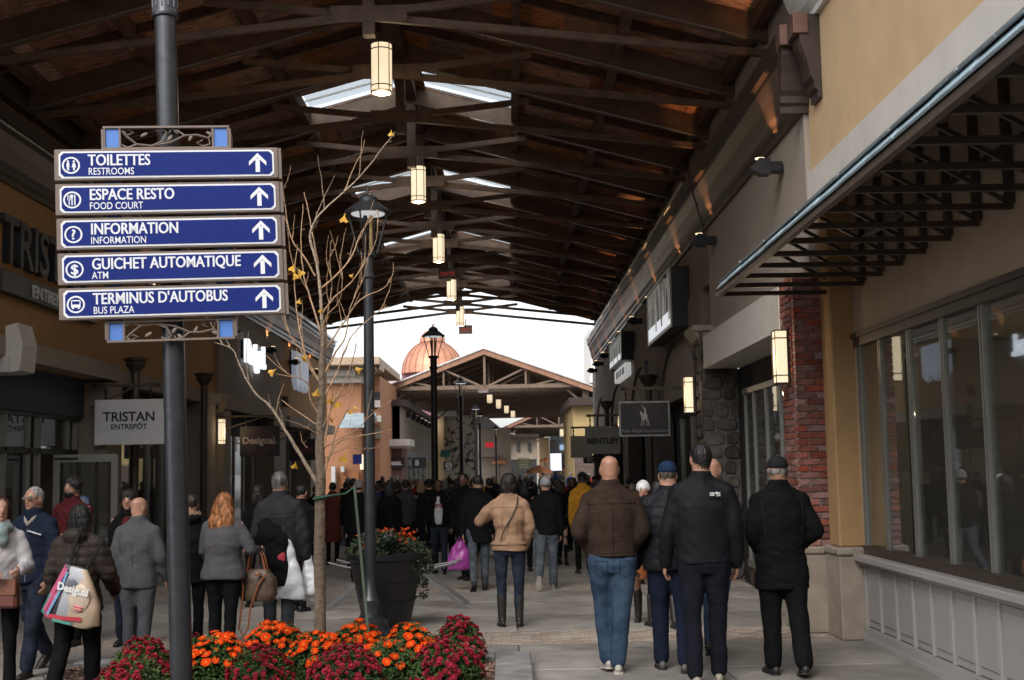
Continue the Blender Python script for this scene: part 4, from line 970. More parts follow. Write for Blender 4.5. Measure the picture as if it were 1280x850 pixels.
def button(r=.021):
    m = MB()
    for ring, (rr, zz, n) in enumerate(((1.0, .15, 9), (.8, .45, 8), (.5, .7, 6))):
        for k in range(n):
            a = 2 * math.pi * (k + .5 * ring) / n; d = Vector((math.cos(a), math.sin(a), 0)); e = Vector((-d.y, d.x, 0)); w_ = r * .36
            b0 = d * r * rr * .35 + Vector((0, 0, zz * r * .4)); t = d * r * rr + Vector((0, 0, zz * r)); mdl = d * r * rr * .8 + Vector((0, 0, zz * r * .75))
            m.add([b0, mdl + e * w_, t + Vector((0, 0, r * .25)), mdl - e * w_], [(0, 1, 2, 3)])
    m.ell((0, 0, r * .5), (r * .45, r * .45, r * .4), 6, 4); return m
def fmesh(nm, mb, mats):
    me = mesh_of(nm, mb, recalc=False)
    for x in mats: me.materials.append(x)
    return me
DAI = [fmesh('blossom', daisy(.040 + .003 * k, 12 + k, .1 + .12 * k), [orange_m, yc_m]) for k in range(3)]
BUT = [fmesh('blossom', button(.022 + .0025 * k), [red_m]) for k in range(3)]
BUP = [fmesh('blossom', button(.023), [pink_m])]
def leaf_cloud(cx, cy, z0, r, h, n, lm, size=.03, top=1.0):
    m = MB()
    for k in range(n):
        a = rnd.uniform(0, 2 * math.pi); u = rnd.random(); ph = math.acos(rnd.uniform(0.0, 1)); q = rnd.uniform(.75, 1.03)
        p = Vector((cx + r * q * math.sin(ph) * math.cos(a), cy + r * q * math.sin(ph) * math.sin(a), z0 + h * q * math.cos(ph) * top))
        d = Vector((rnd.gauss(0, 1), rnd.gauss(0, 1), rnd.gauss(0, .7))).normalized(); e = d.orthogonal().normalized(); s = size * rnd.uniform(.6, 1.2)
        nrm = d.cross(e) * s * .25
        m.add([p, p + d * s * .5 + e * s * .3 + nrm, p + d * s * 1.1, p + d * s * .5 - e * s * .3 + nrm], [(0, 1, 2), (0, 2, 3)])
    return m
def mum(cx, cy, r, h, kind, lab, nfl, z0=.06):
    grp = 'burgundy chrysanthemum domes in the flower bed' if kind == 'b' else 'orange chrysanthemums in the flower bed'
    L = thing('chrysanthemum_plant', lab, 'flowers', (cx, cy, z0))
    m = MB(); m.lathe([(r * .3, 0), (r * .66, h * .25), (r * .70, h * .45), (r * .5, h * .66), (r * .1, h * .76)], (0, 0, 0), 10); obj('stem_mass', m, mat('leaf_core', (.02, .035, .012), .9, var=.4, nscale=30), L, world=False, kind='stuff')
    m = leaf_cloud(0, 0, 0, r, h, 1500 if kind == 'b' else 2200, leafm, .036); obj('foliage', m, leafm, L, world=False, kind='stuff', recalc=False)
    ga = math.pi * (3 - math.sqrt(5)); pts = []
    for k in range(nfl):
        t = (k + .5) / nfl; ph = math.acos(1 - t * (1.0 if kind == 'b' else .62)); a = k * ga + rnd.uniform(-.25, .25); ph += rnd.uniform(-.06, .06)
        if kind == 'b':
            if noise.noise(Vector((cx * 3 + math.cos(a) * math.sin(ph) * 1.6, cy * 3 + math.sin(a) * math.sin(ph) * 1.6, ph * 1.5))) > .25: continue
        elif noise.noise(Vector((cx * 5 + math.cos(a) * ph * 1.5, cy * 5 + math.sin(a) * ph * 1.5, 0))) > .42: continue
        if math.sin(a) * math.sin(ph) > .75: continue
        nr = Vector((math.sin(ph) * math.cos(a), math.sin(ph) * math.sin(a), math.cos(ph) * (h / r) ** .3)).normalized()
        q = rnd.uniform(.96, 1.06)
        p = Vector((r * math.sin(ph) * math.cos(a), r * math.sin(ph) * math.sin(a), h * math.cos(ph))) * q
        if p.z < .02: continue
        if kind == 'o': nr = (nr + Vector((rnd.uniform(-.4, .4), rnd.uniform(-.9, .2), .5))).normalized()
        else: nr = (nr + Vector((rnd.uniform(-.3, .3), rnd.uniform(-.3, .3), rnd.uniform(-.1, .3)))).normalized()
        me = rnd.choice(DAI) if kind == 'o' else (rnd.choice(BUT) if not (cx > -.75 and cy > 10.6 and p.z < h * .55 and rnd.random() < .7) else BUP[0])
        rot = nr.to_track_quat('Z', 'Y').to_euler(); s = rnd.uniform(.62, 1.18)
        inst('blossom', me, L, p, rot, (s, s, s * rnd.uniform(.7, 1.1)), world=False)
    return L
# flower bed: kerb + mulch
FB = thing('flower_bed_kerb', 'rough grey kerb around the mulched flower bed', 'kerb', (-1.6, 9.5, 0))
kx = .165; ky = 11.35; kL = -3.75
kerb_m = mat('kerb_stone', (.33, .325, .32), .85, var=.2, nscale=6, bump=.6, bscale=45, dirt=.35)
segs = []
yy = 7.6
while yy < ky - .01: segs.append(('r', yy, min(yy + .95, ky))); yy += .95
for _, a, b in segs:
    m = MB(); m.cbox(kx - .30, kx, a + .004, b - .004, -.02, .115, .014); obj('kerb_stone', m, kerb_m, FB)
xx = kL
while xx < kx - .32:
    b = min(xx + .95, kx - .304); m = MB(); m.cbox(xx + .004, b - .004, ky - .22, ky, -.02, .115, .014); obj('kerb_stone', m, kerb_m, FB); xx += .95
m = MB()
N1 = 60
V = []; F = []
for i in range(N1 + 1):
    for j in range(45):
        x = kL + (kx - .30 - kL) * i / N1; y = 7.0 + (ky - .22 - 7.0) * j / 44
        V.append((x, y, .07 + .035 * noise.noise(Vector((x * 2, y * 2, 0))) + .012 * noise.noise(Vector((x * 14, y * 14, 3)))))
for i in range(N1):
    for j in range(44): a = i * 45 + j; F.append((a, a + 45, a + 46, a + 1))
m.add(V, F); mulchm = mat('mulch_bed', (.085, .05, .038), .95, var=.5, nscale=28, bump=1.0, bscale=55)
MU = obj('mulch', m, mulchm, kind='stuff', smooth=60, label='dark brown wood mulch covering the flower bed', cat='mulch')
m = MB()
for k in range(5200):
    x = rnd.uniform(-1.3, kx - .31) if k < 3600 else rnd.uniform(kL, kx - .31); y = rnd.uniform(8.9, ky - .22)
    d = Vector((rnd.gauss(0, 1), rnd.gauss(0, 1), rnd.gauss(0, .35))).normalized() * rnd.uniform(.012, .035); c = Vector((x, y, .085 + .035 * noise.noise(Vector((x * 2, y * 2, 0))) + rnd.uniform(0, .012))); e = d.orthogonal().normalized() * .005
    m.add([c - d - e, c + d - e, c + d + e, c - d + e], [(0, 1, 2, 3)])
obj('mulch_chips', m, mat('chip', (.16, .10, .075), .95, var=.5, nscale=3, rand=.2), MU, kind='stuff', recalc=False)
def bedplant(px, ptop, Y, rpx, kind, lab, nfl, hh=None):
    p = at(px, ptop, Y); r_ = rpx / 1600 * Y; h = p.z - .07
    mum(p.x, Y, r_, max(h, .2), kind, lab, nfl)
B = 'b'; O = 'o'
bedplant(572, 771, 10.9, 34, B, 'burgundy dome farthest right at the back of the flower bed', 300)
bedplant(557, 800, 10.05, 46, B, 'burgundy dome at the right front corner of the flower bed', 300)
bedplant(432, 806, 9.75, 48, B, 'burgundy dome in front of the tree trunk and the lamp post', 290)
bedplant(326, 808, 9.75, 44, B, 'burgundy dome right of the sign pole among the orange flowers', 290)
bedplant(178, 798, 10.0, 42, B, 'burgundy dome left of the sign pole, farther back', 290)
bedplant(168, 822, 9.5, 50, B, 'burgundy dome at the front left corner of the flower bed', 290)
bedplant(245, 794, 10.6, 26, B, 'burgundy dome directly behind the sign pole', 130)
bedplant(272, 791, 10.3, 40, O, 'orange flowering plant right beside the sign pole', 60)
bedplant(345, 777, 10.75, 48, O, 'orange flowering plant in front of the man with white bags', 80)
bedplant(395, 789, 10.35, 40, O, 'orange flowering plant at the foot of the tree trunk', 60)
bedplant(446, 778, 10.7, 40, O, 'orange flowering plant in front of the lamp post base', 70)
bedplant(512, 779, 10.8, 38, O, 'orange flowering plant in front of the black pot', 60)
bedplant(484, 800, 10.1, 40, O, 'sparse orange flowering plant between two front burgundy domes', 22)
# pot planting
m = leaf_cloud(-.05, 0, .74, .38, .30, 1800, leafd, .05); obj('foliage', m, leafd, PT, world=False, kind='stuff', recalc=False)
m = leaf_cloud(.26, .0, .60, .26, .36, 700, leafd, .05); obj('trailing_foliage', m, leafd, PT, world=False, kind='stuff', recalc=False)
m = leaf_cloud(.33, .05, .30, .12, .45, 260, leafd, .045); obj('trailing_foliage', m, leafd, PT, world=False, kind='stuff', recalc=False)
cab = MB()
for ring in range(6):
    for k in range(12 - ring):
        a = k * 2 * math.pi / (12 - ring) + ring; rr = .185 * (1 - ring * .14); zt0 = ring * .022
        d = Vector((math.cos(a), math.sin(a), 0)); e = Vector((-d.y, d.x, 0)); c0 = Vector((.05, -.18, .85 + zt0))
        cab.mi = 0 if ring < 5 else 1
        cab.add([c0 + d * rr * .1, c0 + d * rr * .7 + e * rr * .35 + Vector((0, 0, .03)), c0 + d * rr + Vector((0, 0, .05 + rnd.uniform(-.01, .02))), c0 + d * rr * .7 - e * rr * .35 + Vector((0, 0, .03))], [(0, 1, 2, 3)])
obj('ornamental_cabbage', cab, [leafg, purp_m], PT, world=False, recalc=False)
redp = [fmesh('blossom', daisy(.026, 11, .2), [mat('petal_rust', (.42, .045, .01), .8, var=.3, spec=.1, rand=.3, rsat=0), yc_m]), DAI[0]]
for k in range(150):
    a = rnd.uniform(0, 6.28); rr = math.sqrt(rnd.random()) * .33; x, y = rr * math.cos(a), rr * math.sin(a) * .8
    if abs(x - .05) < .11 and y < .05: continue
    left = x < -.12
    z = .84 + rnd.uniform(0, .12) + (.10 if x > -.1 and y > 0 else 0) + (rnd.uniform(-.1, .05) if left else 0)
    me = redp[0] if not left or rnd.random() < .3 else redp[1]; s = rnd.uniform(.7, 1.0)
    inst('blossom', me, PT, (x, y - .02, z), Vector((rnd.uniform(-.6, .6), rnd.uniform(-1.3, 0), .8)).normalized().to_track_quat('Z', 'Y').to_euler(), (s, s, s), world=False)
# bench
bc = at(497, 735, 16.2)
BN = thing('bench', 'curved metal mesh bench with splayed legs behind the black planter pot', 'bench', (bc.x, 16.2, 0), rz=RAD(-4))
bm_ = mat('bench_metal', (.14, .14, .145), .5, metal=.3, var=.1)
for k in range(26):
    x = -.80 + k * .0605; m = MB(); zz = .43 + .10 * abs(x / .8) ** 2.5
    pts = [(x + (.03 if q % 2 else -.01) * 0, -.24 + q * .06, zz + .03 * (abs(q - 4) / 4) ** 2) for q in range(9)]
    m.tube(pts, .008, 5); obj('seat_slat', m, bm_, BN, world=False)
m = MB()
for y in (-.25, .25): m.tube([(-.82 + k * .0615 * 2, y, .44 + .10 * abs((-.82 + k * .123) / .8) ** 2.5 + .03) for k in range(14)], .014, 6)
obj('seat_rail', m, bm_, BN, world=False)
for x, s_ in ((-.5, -1), (.5, 1)):
    for y in (-.2, .2):
        m = MB(); m.beam((x * .6, y, .44), (x + s_ * .36, y * 1.15, .015), .05, .012, (0, 1, 0)); m.box(x + s_ * .36 - .05, x + s_ * .36 + .05, y * 1.15 - .03, y * 1.15 + .03, 0, .012); obj('leg', m, bm_, BN, world=False)
# ================================================================== TREE
bark = mat('tree_bark', (.50, .39, .29), .9, var=.2, nscale=22, stretch=(1, 1, 1.6), bump=1.0, bscale=60, detail=8)
twig = mat('twig_bark', (.50, .32, .19), .8, var=.25, nscale=20)
TRY = 11.0
TR = thing('young_tree', 'slender bare young tree with a few yellow leaves growing in the flower bed', 'tree', (at(400, 800, TRY).x, TRY, .05))
def tp(px, py, dy=0.0): 
    return at(px, py, TRY + dy)
trunk = [(400, 830, 0), (400, 780, 0), (399, 700, 0), (400, 640, 0), (401, 590, .0), (400, 540, .02), (402, 480, .0), (404, 430, -.02), (403, 400, 0)]
TP = []; TRd = []
rr_ = [.055, .050, .047, .045, .043, .038, .031, .024, .020]
for i_ in range(8):
    for s2 in range(8):
        t_2 = s2 / 8; TP.append(tp(*trunk[i_]).lerp(tp(*trunk[i_ + 1]), t_2) + Vector((noise.noise(Vector((0, i_ + t_2, 0))) * .006, 0, 0))); TRd.append((rr_[i_] + (rr_[i_ + 1] - rr_[i_]) * t_2) * (1 + .09 * noise.noise(Vector((3, (i_ + t_2) * 3.1, 0)))))
TP.append(tp(*trunk[8])); TRd.append(.02)
m = MB(); m.tube(TP, TRd, 14)
for q_ in range(9):
    i_ = rnd.randrange(6, 52); a_ = rnd.uniform(0, 6.28); m.ell(TP[i_] + Vector((math.cos(a_), -abs(math.sin(a_)), 0)) * TRd[i_] * .85, (.012, .012, .016), 7, 5); TRK = obj('trunk', m, bark, TR, smooth=80)
br = [
 ([(402, 400), (400, 360), (396, 330), (388, 300), (392, 280), (405, 262), (430, 240), (455, 215), (478, 185), (494, 165)], .016, .003, -.1),
 ([(398, 330), (390, 290), (385, 262), (380, 240)], .008, .003, .1),
 ([(394, 345), (380, 320), (365, 300), (357, 262), (354, 240), (356, 232)], .009, .003, -.2),
 ([(404, 425), (392, 385), (380, 345), (376, 300), (379, 255)], .011, .003, .2),
 ([(402, 360), (420, 345), (440, 320), (452, 290), (470, 268), (471, 262)], .010, .003, .25),
 ([(404, 390), (418, 372), (440, 352), (455, 330), (470, 300), (473, 262)], .009, .003, -.3),
 ([(404, 440), (415, 425), (432, 400), (450, 375), (480, 360), (487, 348)], .010, .003, .3),
 ([(404, 470), (420, 440), (432, 420), (438, 385), (455, 345), (462, 312)], .010, .002, -.15),
 ([(402, 500), (415, 478), (425, 455), (440, 420), (470, 392), (485, 383)], .010, .003, .1),
 ([(401, 480), (385, 450), (378, 430), (372, 395), (368, 350), (372, 305)], .010, .003, .15),
 ([(401, 520), (388, 500), (385, 480), (372, 472), (348, 468), (342, 464)], .009, .003, -.25),
 ([(400, 610), (388, 590), (370, 560), (352, 530), (338, 508), (320, 492), (305, 468), (296, 448), (290, 436), (268, 428)], .020, .003, -.1),
 ([(392, 470), (378, 440), (366, 425), (358, 405), (352, 380)], .008, .003, 0),
 ([(399, 533), (380, 520), (365, 510), (352, 500)], .007, .003, .1),
 ([(402, 545), (378, 532), (358, 525)], .006, .003, -.2),
 ([(404, 590), (412, 570), (418, 545), (430, 520), (437, 510)], .012, .004, -.1),
 ([(404, 595), (420, 555), (450, 545), (478, 540), (490, 536)], .008, .003, -.25),
 ([(405, 530), (420, 500), (435, 490), (438, 470)], .007, .002, .2),
 ([(404, 560), (410, 530), (414, 505), (425, 490), (437, 462), (446, 430)], .010, .003, .1),
 ([(404, 560), (425, 548), (448, 535), (462, 520), (490, 500)], .008, .002, .3),
 ([(403, 575), (432, 560), (455, 562), (475, 558)], .006, .002, .3),
 ([(345, 520), (348, 500), (355, 480)], .005, .002, 0),
 ([(430, 242), (440, 215), (452, 190), (456, 175)], .006, .002, .0),
 ([(384, 560), (378, 552), (375, 540)], .005, .002, 0),
 ([(403, 455), (408, 430), (408, 400), (415, 360), (412, 330), (414, 300)], .008, .002, .1),
 ([(402, 415), (408, 395), (425, 375), (428, 340), (424, 318)], .007, .002, -.2),
]
for pts, r0_, r1_, dy in br:
    n = len(pts); P = []
    for i, (x, y) in enumerate(pts):
        t = i / (n - 1); P.append(tp(x, y, dy * t))
    # smooth subdivide
    Q = []
    for i in range(n - 1):
        p0 = P[max(i - 1, 0)]; p1 = P[i]; p2 = P[i + 1]; p3 = P[min(i + 2, n - 1)]
        for s in range(4):
            t = s / 4; Q.append(.5 * ((2 * p1) + (p2 - p0) * t + (2 * p0 - 5 * p1 + 4 * p2 - p3) * t * t + (3 * p1 - p0 - 3 * p2 + p3) * t ** 3))
    Q.append(P[-1]); L_ = len(Q)
    Q = [q + Vector((rnd.uniform(-1, 1), rnd.uniform(-1, 1), rnd.uniform(-1, 1))) * .003 for q in Q]
    m = MB(); m.tube(Q, [r0_ * 1.05 + (r1_ - r0_ * 1.05) * (i / (L_ - 1)) ** .8 for i in range(L_)], 6)
    for i in range(3, L_ - 2, 5):
        d = Vector((rnd.uniform(-1, 1), rnd.uniform(-1, 1), rnd.uniform(.2, 1))).normalized() * rnd.uniform(.02, .06)
        m.tube([Q[i], Q[i] + d], [.003, .002], 4)
    if n > 4:
        for q_ in range(max(2, L_ // 7)):
            i = rnd.randrange(L_ // 4, L_ - 2); t0 = (Q[min(i + 2, L_ - 1)] - Q[i]).normalized(); sd = (t0 + Vector((rnd.choice([-1, 1]) * rnd.uniform(.3, .8), rnd.uniform(-.4, .4), rnd.uniform(.2, .8)))).normalized(); ln_ = rnd.uniform(.12, .5)
            pp = [Q[i]]; dd = sd.copy()
            for e_ in range(5): dd = (dd + Vector((rnd.uniform(-.2, .2), rnd.uniform(-.2, .2), .22))).normalized(); pp.append(pp[-1] + dd * ln_ / 5)
            m.tube(pp, [.0042, .0036, .003, .0026, .002, .0014], 4)
    obj('branch', m, twig if r0_ < .015 else bark, TR, smooth=80)
ylm = mat('leaf_yellow', (.72, .42, .035), .6, var=.2, nscale=25, col2=(.5, .24, .03))
for (x, y, s, a) in [(441, 163, 9, 0) if 0 else (489, 166, 7, 0), (366, 334, 9, .5), (375, 340, 9, -.5), (372, 347, 8, 2), (430, 272, 10, .2), (341, 464, 9, 1), (378, 447, 9, -1), (396, 490, 9, .2), (414, 500, 8, .5), (421, 504, 10, -.4), (416, 524, 6, 1), (438, 514, 6, 0), (403, 573, 8, .1), (430, 571, 11, .3), (369, 581, 8, .2), (450, 462, 8, 1.2), (368, 302 + 40, 5, 0), (402, 388, 6, .5), (410, 396, 5, 1), (374, 376, 6, .3), (440, 344, 5, .7), (461, 461, 0, 0) if 0 else (445, 510, 5, 1.5), (404, 446, 6, 1)]:
    p = tp(x, y, rnd.uniform(-.1, .1)); s = s / 1600 * TRY * 1.3
    rm = Matrix.Rotation(a, 3, 'Y') @ Matrix.Rotation(rnd.uniform(-.7, .7), 3, 'Z')
    fan = [(0, 0, .5), (.10, 0, .1), (.5, .12, -.35), (.28, .02, -.5), (.05, -.05, -.38), (-.22, .02, -.55), (-.5, .12, -.3), (-.10, 0, .1)]
    V = [p + rm @ (Vector(v) * s) for v in fan]; V2 = [v + Vector((0, -.002, 0)) for v in V]
    m = MB(); m.add(V + V2, [(0, 1, 2, 3), (0, 3, 4), (0, 4, 5), (0, 5, 6, 7), (8, 11, 10, 9), (8, 12, 11), (8, 13, 12), (8, 15, 14, 13)]); obj('leaf', m, ylm, TR, recalc=False)
GR = thing('guy_rope', 'green tie strap from the tree trunk to a stake', 'strap', tp(400, 622))
gm = mat('green_strap', (.02, .085, .05), .6)
m = MB(); m.tube([tp(391, 624, -.06), tp(410, 620, -.06), tp(432, 617, -.02), tp(441, 610)], .009, 6); m.lathe([(.052, -.015), (.052, .015)], tuple(tp(400, 622)), 14); obj('strap', m, gm, GR)
m = MB(); p = tp(443, 607); q = tp(461, 800, -.4); m.beam(p, q, .022, .012, (0, 1, 0)); obj('stake', m, mat('green_stake', (.05, .075, .05), .7), GR)
# ================================================================== FAR BACKGROUND
def bx(mb, px0, py0, px1, py1, Y, dep=6, z0=None):
    p = at(px0, py0, Y); q = at(px1, py1, Y); mb.box(p.x, q.x, Y, Y + dep, q.z if z0 is None else z0, p.z); return p, q
orange_br = mat('orange_brick_wall', (.46, .22, .12), .9, var=.15, nscale=12, bump=.3)
roofbr = mat('brown_roof_edge', (.30, .16, .11), .6, var=.08)
t = thing('shop_building', 'orange brick building with bracketed flat cornice beyond the roof on the left', 'building', (-6, 52, 0))
m = MB(); bx(m, 405, 478, 452, 640, 52, 8, 0); bx(m, 452, 470, 476, 640, 52.6, 8, 0); obj('wall', m, orange_br, t)
m = MB(); bx(m, 395, 455, 452, 478, 51.7, 8); bx(m, 395, 463, 444, 469, 51.4, 8.3); obj('frieze', m, crm_st, t)
m = MB(); bx(m, 395, 447, 474, 455, 50.6, 10); obj('cornice', m, mat('tan_cornice', (.46, .34, .24), .6), t)
for k in range(5):
    m = MB(); bx(m, 455 + k * 4.6, 455, 457 + k * 4.6, 466 - k, 50.9, 1.6); obj('cornice_bracket', m, mat('tan_cornice', (.4, .3, .22), .6), t)
m = MB(); bx(m, 463, 490, 475, 500, 52.5, .09); obj('window', m, darkf, t)
m = MB(); bx(m, 462, 500.5, 475, 509, 52.4, .2); bx(m, 444, 520, 476, 527, 51.8, .5); obj('sill', m, crm_st, t)
m = MB(); bx(m, 466, 534, 476, 548, 52.4, .19); obj('window', m, bei_st, t)
m = MB(); p = at(424, 546, 50); q = at(456, 556, 50); m.prism([(50, p.z + .35), (50.1, p.z + .42), (51.9, p.z + 1.0), (51.9, p.z + .9)], p.x, q.x + .25, 'x'); obj('awning', m, bl, t)
m = MB(); bx(m, 424, 590, 449, 640, 51.9, .09); obj('shopfront', m, mat('warm_front', (.50, .22, .10), .8), t)
m = MB(); bx(m, 441, 568, 452, 580, 49.5, .12); obj('sign_board', m, mat('deep_blue', (.02, .03, .2), .5), t)
m = MB(); bx(m, 414, 583, 419, 640, 51.5, .38); bx(m, 426, 583, 430, 590, 51.5, .38); obj('white_trim', m, wht_tr, t)
for px, lab in ((450, 'left one of two small lit sconces near the orange brick building'), (478, 'right one of two small lit sconces beside the black sign with white capitals')):
    p = at(px, 568, 51.5 if px < 460 else 57.2); q_ = at(px + 4, 587, 51.5 if px < 460 else 57.2); L = thing('wall_sconce', lab, 'wall lamp', p); m = MB(); m.cbox(p.x, q_.x, p.y, p.y + .12, q_.z, p.z, .01); obj('lamp_shade', m, lampglass, L); m = MB(); m.box(p.x - .02, q_.x + .02, p.y + .12, p.y + .36, q_.z - .03, p.z + .03); obj('back_plate', m, brz, L)
t = thing('shop_building', 'low beige and dark brick building under the left side of the second roof', 'building', (-5.5, 58, 0))
m = MB(); bx(m, 476, 506, 500, 552, 58, 10); obj('wall', m, bei_st, t)
m = MB(); bx(m, 470, 500, 507, 507, 57.6, 10); p = at(470, 500, 58); q = at(470, 507, 58); m.box(at(500, 500, 58).x, at(507, 500, 58).x, 58, 82, q.z, p.z); obj('cornice', m, cornice_m, t)
xs_ = at(500, 520, 58).x; m = MB(); m.box(xs_ - 1, xs_, 58, 82, 2.6, at(500, 507, 58).z); obj('side_wall', m, gry_st, t)
m = MB(); bx(m, 436, 550, 512, 557, 56.5, 3); bx(m, 440, 557, 508, 560, 56.8, 2.4); obj('canopy', m, crm_st, t)
m = MB(); bx(m, 474, 560, 503, 645, 57.6, 3); obj('brick_front', m, mat('dim_brick', (.16, .09, .075), .9, var=.2, nscale=10), t)
m = MB(); m.box(xs_ - .4, xs_ + .1, 60, 82, 0, 2.6); obj('shopfront', m, darkf, t)
for k in range(6):
    m = MB(); m.box(xs_ + .1, xs_ + .14, 61 + k * 3.2, 62.4 + k * 3.2, .1, 2.3); obj('pane', m, glass, t)
    m = MB(); m.cbox(xs_, xs_ + .25, 61.5 + k * 3.2, 61.8 + k * 3.2, 4.2, 4.5, .02); obj('wall_light', m, blackm, t)
def board(px0, py0, px1, py1, Y, mt, lab, txt=None, tm=None, sz=.5, cat='sign', nm='shop_sign', lift=.3, dep=.12):
    p = at(px0, py0, Y); q = at(px1, py1, Y); L = thing(nm, lab, cat, (p.x, Y, q.z)); m = MB(); m.cbox(p.x, q.x, Y, Y + dep, q.z, p.z, .01); obj('board', m, mt, L)
    if txt: text('lettering', txt, sz * (p.z - q.z), tm or wht_tr, L, ((p.x + q.x) / 2, Y - .02, q.z + (p.z - q.z) * lift), align='CENTER', bold=.012, ext=.006)
    return L, p, q
board(482, 572, 506, 585, 57.4, dkpanel, 'black hanging sign with bold white capitals left of the tall lamp post', 'DIESEL', None, .42)
L, p, q = board(517, 572, 533, 585, 64, dkpanel, 'black sign with pale letters just left of the tall lamp post', None)
m = MB(); cx, cz = (p.x + q.x) / 2, (p.z + q.z) / 2
board(518.5, 573, 520, 584, 63.9, dkpanel, 'x') if 0 else None
text('lettering', 'B', .38, wht_tr, L, (p.x + .06, 63.98, cz - .12), bold=.01, ext=.004)
L, p, q = board(554, 577, 568, 588, 66, dkpanel, 'black sign with a white ring emblem between the lamp posts', None); cx, cz = (p.x + q.x) / 2, (p.z + q.z) / 2
m = MB(); V = []; n = 20
for k in range(n):
    a = 2 * math.pi * k / n
    for r_ in (.115, .15): V.append((cx + r_ * math.cos(a), 65.97, cz + .04 + r_ * math.sin(a)))
m.add(V, [(2 * k, 2 * k + 1, (2 * k + 3) % (2 * n), (2 * k + 2) % (2 * n)) for k in range(n)]); m.box(cx - .08, cx + .08, 65.96, 65.98, cz + .02, cz + .06); m.box(cx - .15, cx + .15, 65.96, 65.98, cz - .2, cz - .17); obj('emblem', m, wht_tr, L)
board(607, 553, 617, 559, 92, mat('bright_red', (.7, .03, .04), .5, emit=(.8, .03, .05), estr=.3), 'small red sign on the white building beyond the stone tower')
# second pavilion + third pavilion
def pavilion(cx, Y, ang, ZRd, HWd, slp, ln, lab, nt, zeave_fill=True, fas=None):
    t = thing('gable_roof', lab, 'roof', (cx, Y, ZRd), rz=RAD(-ang))
    ze = -slp * HWd
    for s_ in (-1, 1):
        m = MB(); ov = HWd + .6; a = [(0, -.0), (s_ * ov, -slp * ov), (s_ * ov, -slp * ov + .08), (0, .08)]; m.prism(a if s_ > 0 else a[::-1], 0, ln); obj('roof_slope', m, mat('far_deck', (.07, .042, .028), .8), t, world=False)
        m = MB(); a = [(0, -.16), (s_ * ov, -slp * ov - .16), (s_ * ov, -slp * ov + .10), (0, .10)]; m.prism(a if s_ > 0 else a[::-1], -.12, -.004); obj('fascia', m, fas or mat('copper_fascia', (.30, .15, .09), .5, metal=.1), t, world=False)
        m = MB(); a = [(0, .102), (s_ * ov, -slp * ov + .102), (s_ * ov, -slp * ov + .17), (0, .17)]; m.prism(a if s_ > 0 else a[::-1], -.2, ln); obj('roof_metal', m, mat('pale_metal_roof', (.6, .58, .57), .4, metal=.3), t, world=False)
    st0 = mat('far_truss_front', (.17, .115, .08), .6); st1 = mat('far_truss', (.24, .17, .12), .6)
    for k in range(nt):
        y = .1 + k * (ln - .3) / (nt - 1); m = MB(); g = .11
        m.beam((-HWd, y, ze + .03), (HWd, y, ze + .03), g, g * 1.7); 
        for s_ in (-1, 1):
            m.beam((0, y, -.12), (s_ * HWd, y, ze - .06), g, g * 1.2, (0, 1, 0))
            if k < 6:
                m.beam((0, y, ze), (s_ * HWd * .42, y, -slp * HWd * .42 - .1), g * .8, g * .8, (0, 1, 0)); m.beam((s_ * HWd * .42, y, ze), (s_ * HWd * .42, y, -slp * HWd * .42 - .1), g * .8, g * .8, (0, 1, 0))
                m.beam((s_ * HWd * .42, y, ze), (s_ * HWd * .75, y, -slp * HWd * .75 - .1), g * .7, g * .7, (0, 1, 0)); m.beam((s_ * HWd * .75, y, ze), (s_ * HWd * .75, y, -slp * HWd * .75 - .1), g * .7, g * .7, (0, 1, 0))
        m.beam((0, y, ze), (0, y, -.1), g, g, (0, 1, 0)); obj('truss', m, st0 if k == 0 else st1, t, world=False)
    for s_ in (-1, 1):
        m = MB(); 
        for k in range(5): y = .4 + k * (ln - 1) / 4; m.box(s_ * (HWd + .1) - .15, s_ * (HWd + .1) + .15, y, y + .3, ze - 1.6, ze - .05); m.beam((s_ * (HWd + .1), y + .1, ze - .9), (s_ * (HWd - .9), y + .1, ze - .05), .1, .1, (0, 1, 0))
        obj('post', m, st0, t, world=False)
    return t
pa = at(605, 439, 60); pavilion(pa.x, 60, 4.0, pa.z, 4.62, .37, 36, 'second gabled timber roof beyond the street with copper edge and webbed trusses', 16)
pb_ = at(698, 505, 103); pavilion(pb_.x, 103, 6.5, pb_.z, 4.2, .42, 34, 'third, most distant gabled roof seen below the second roof', 14)
for k, (px, py, Y) in enumerate([(612, 496, 65), (623, 503.5, 71), (633, 510, 77.5), (641, 516, 84)]):
    p = at(px, py, Y); lantern((p.x, Y, p.z - .28), h=.56, r=.14, lab=f'small warm lantern hanging under the second roof, {["first from the left", "second from the left", "third from the left", "last to the right"][k]}', grp='lanterns under the second roof', light=0, simple=True)
for k, (px, py, Y) in enumerate([(702, 541, 108), (708, 543, 116)]):
    p = at(px, py, Y); lantern((p.x, Y, p.z - .28), h=.6, r=.16, lab=f'tiny lantern glowing under the third roof, {["left", "right"][k]} one', grp='lanterns under the third roof', light=0, simple=True)
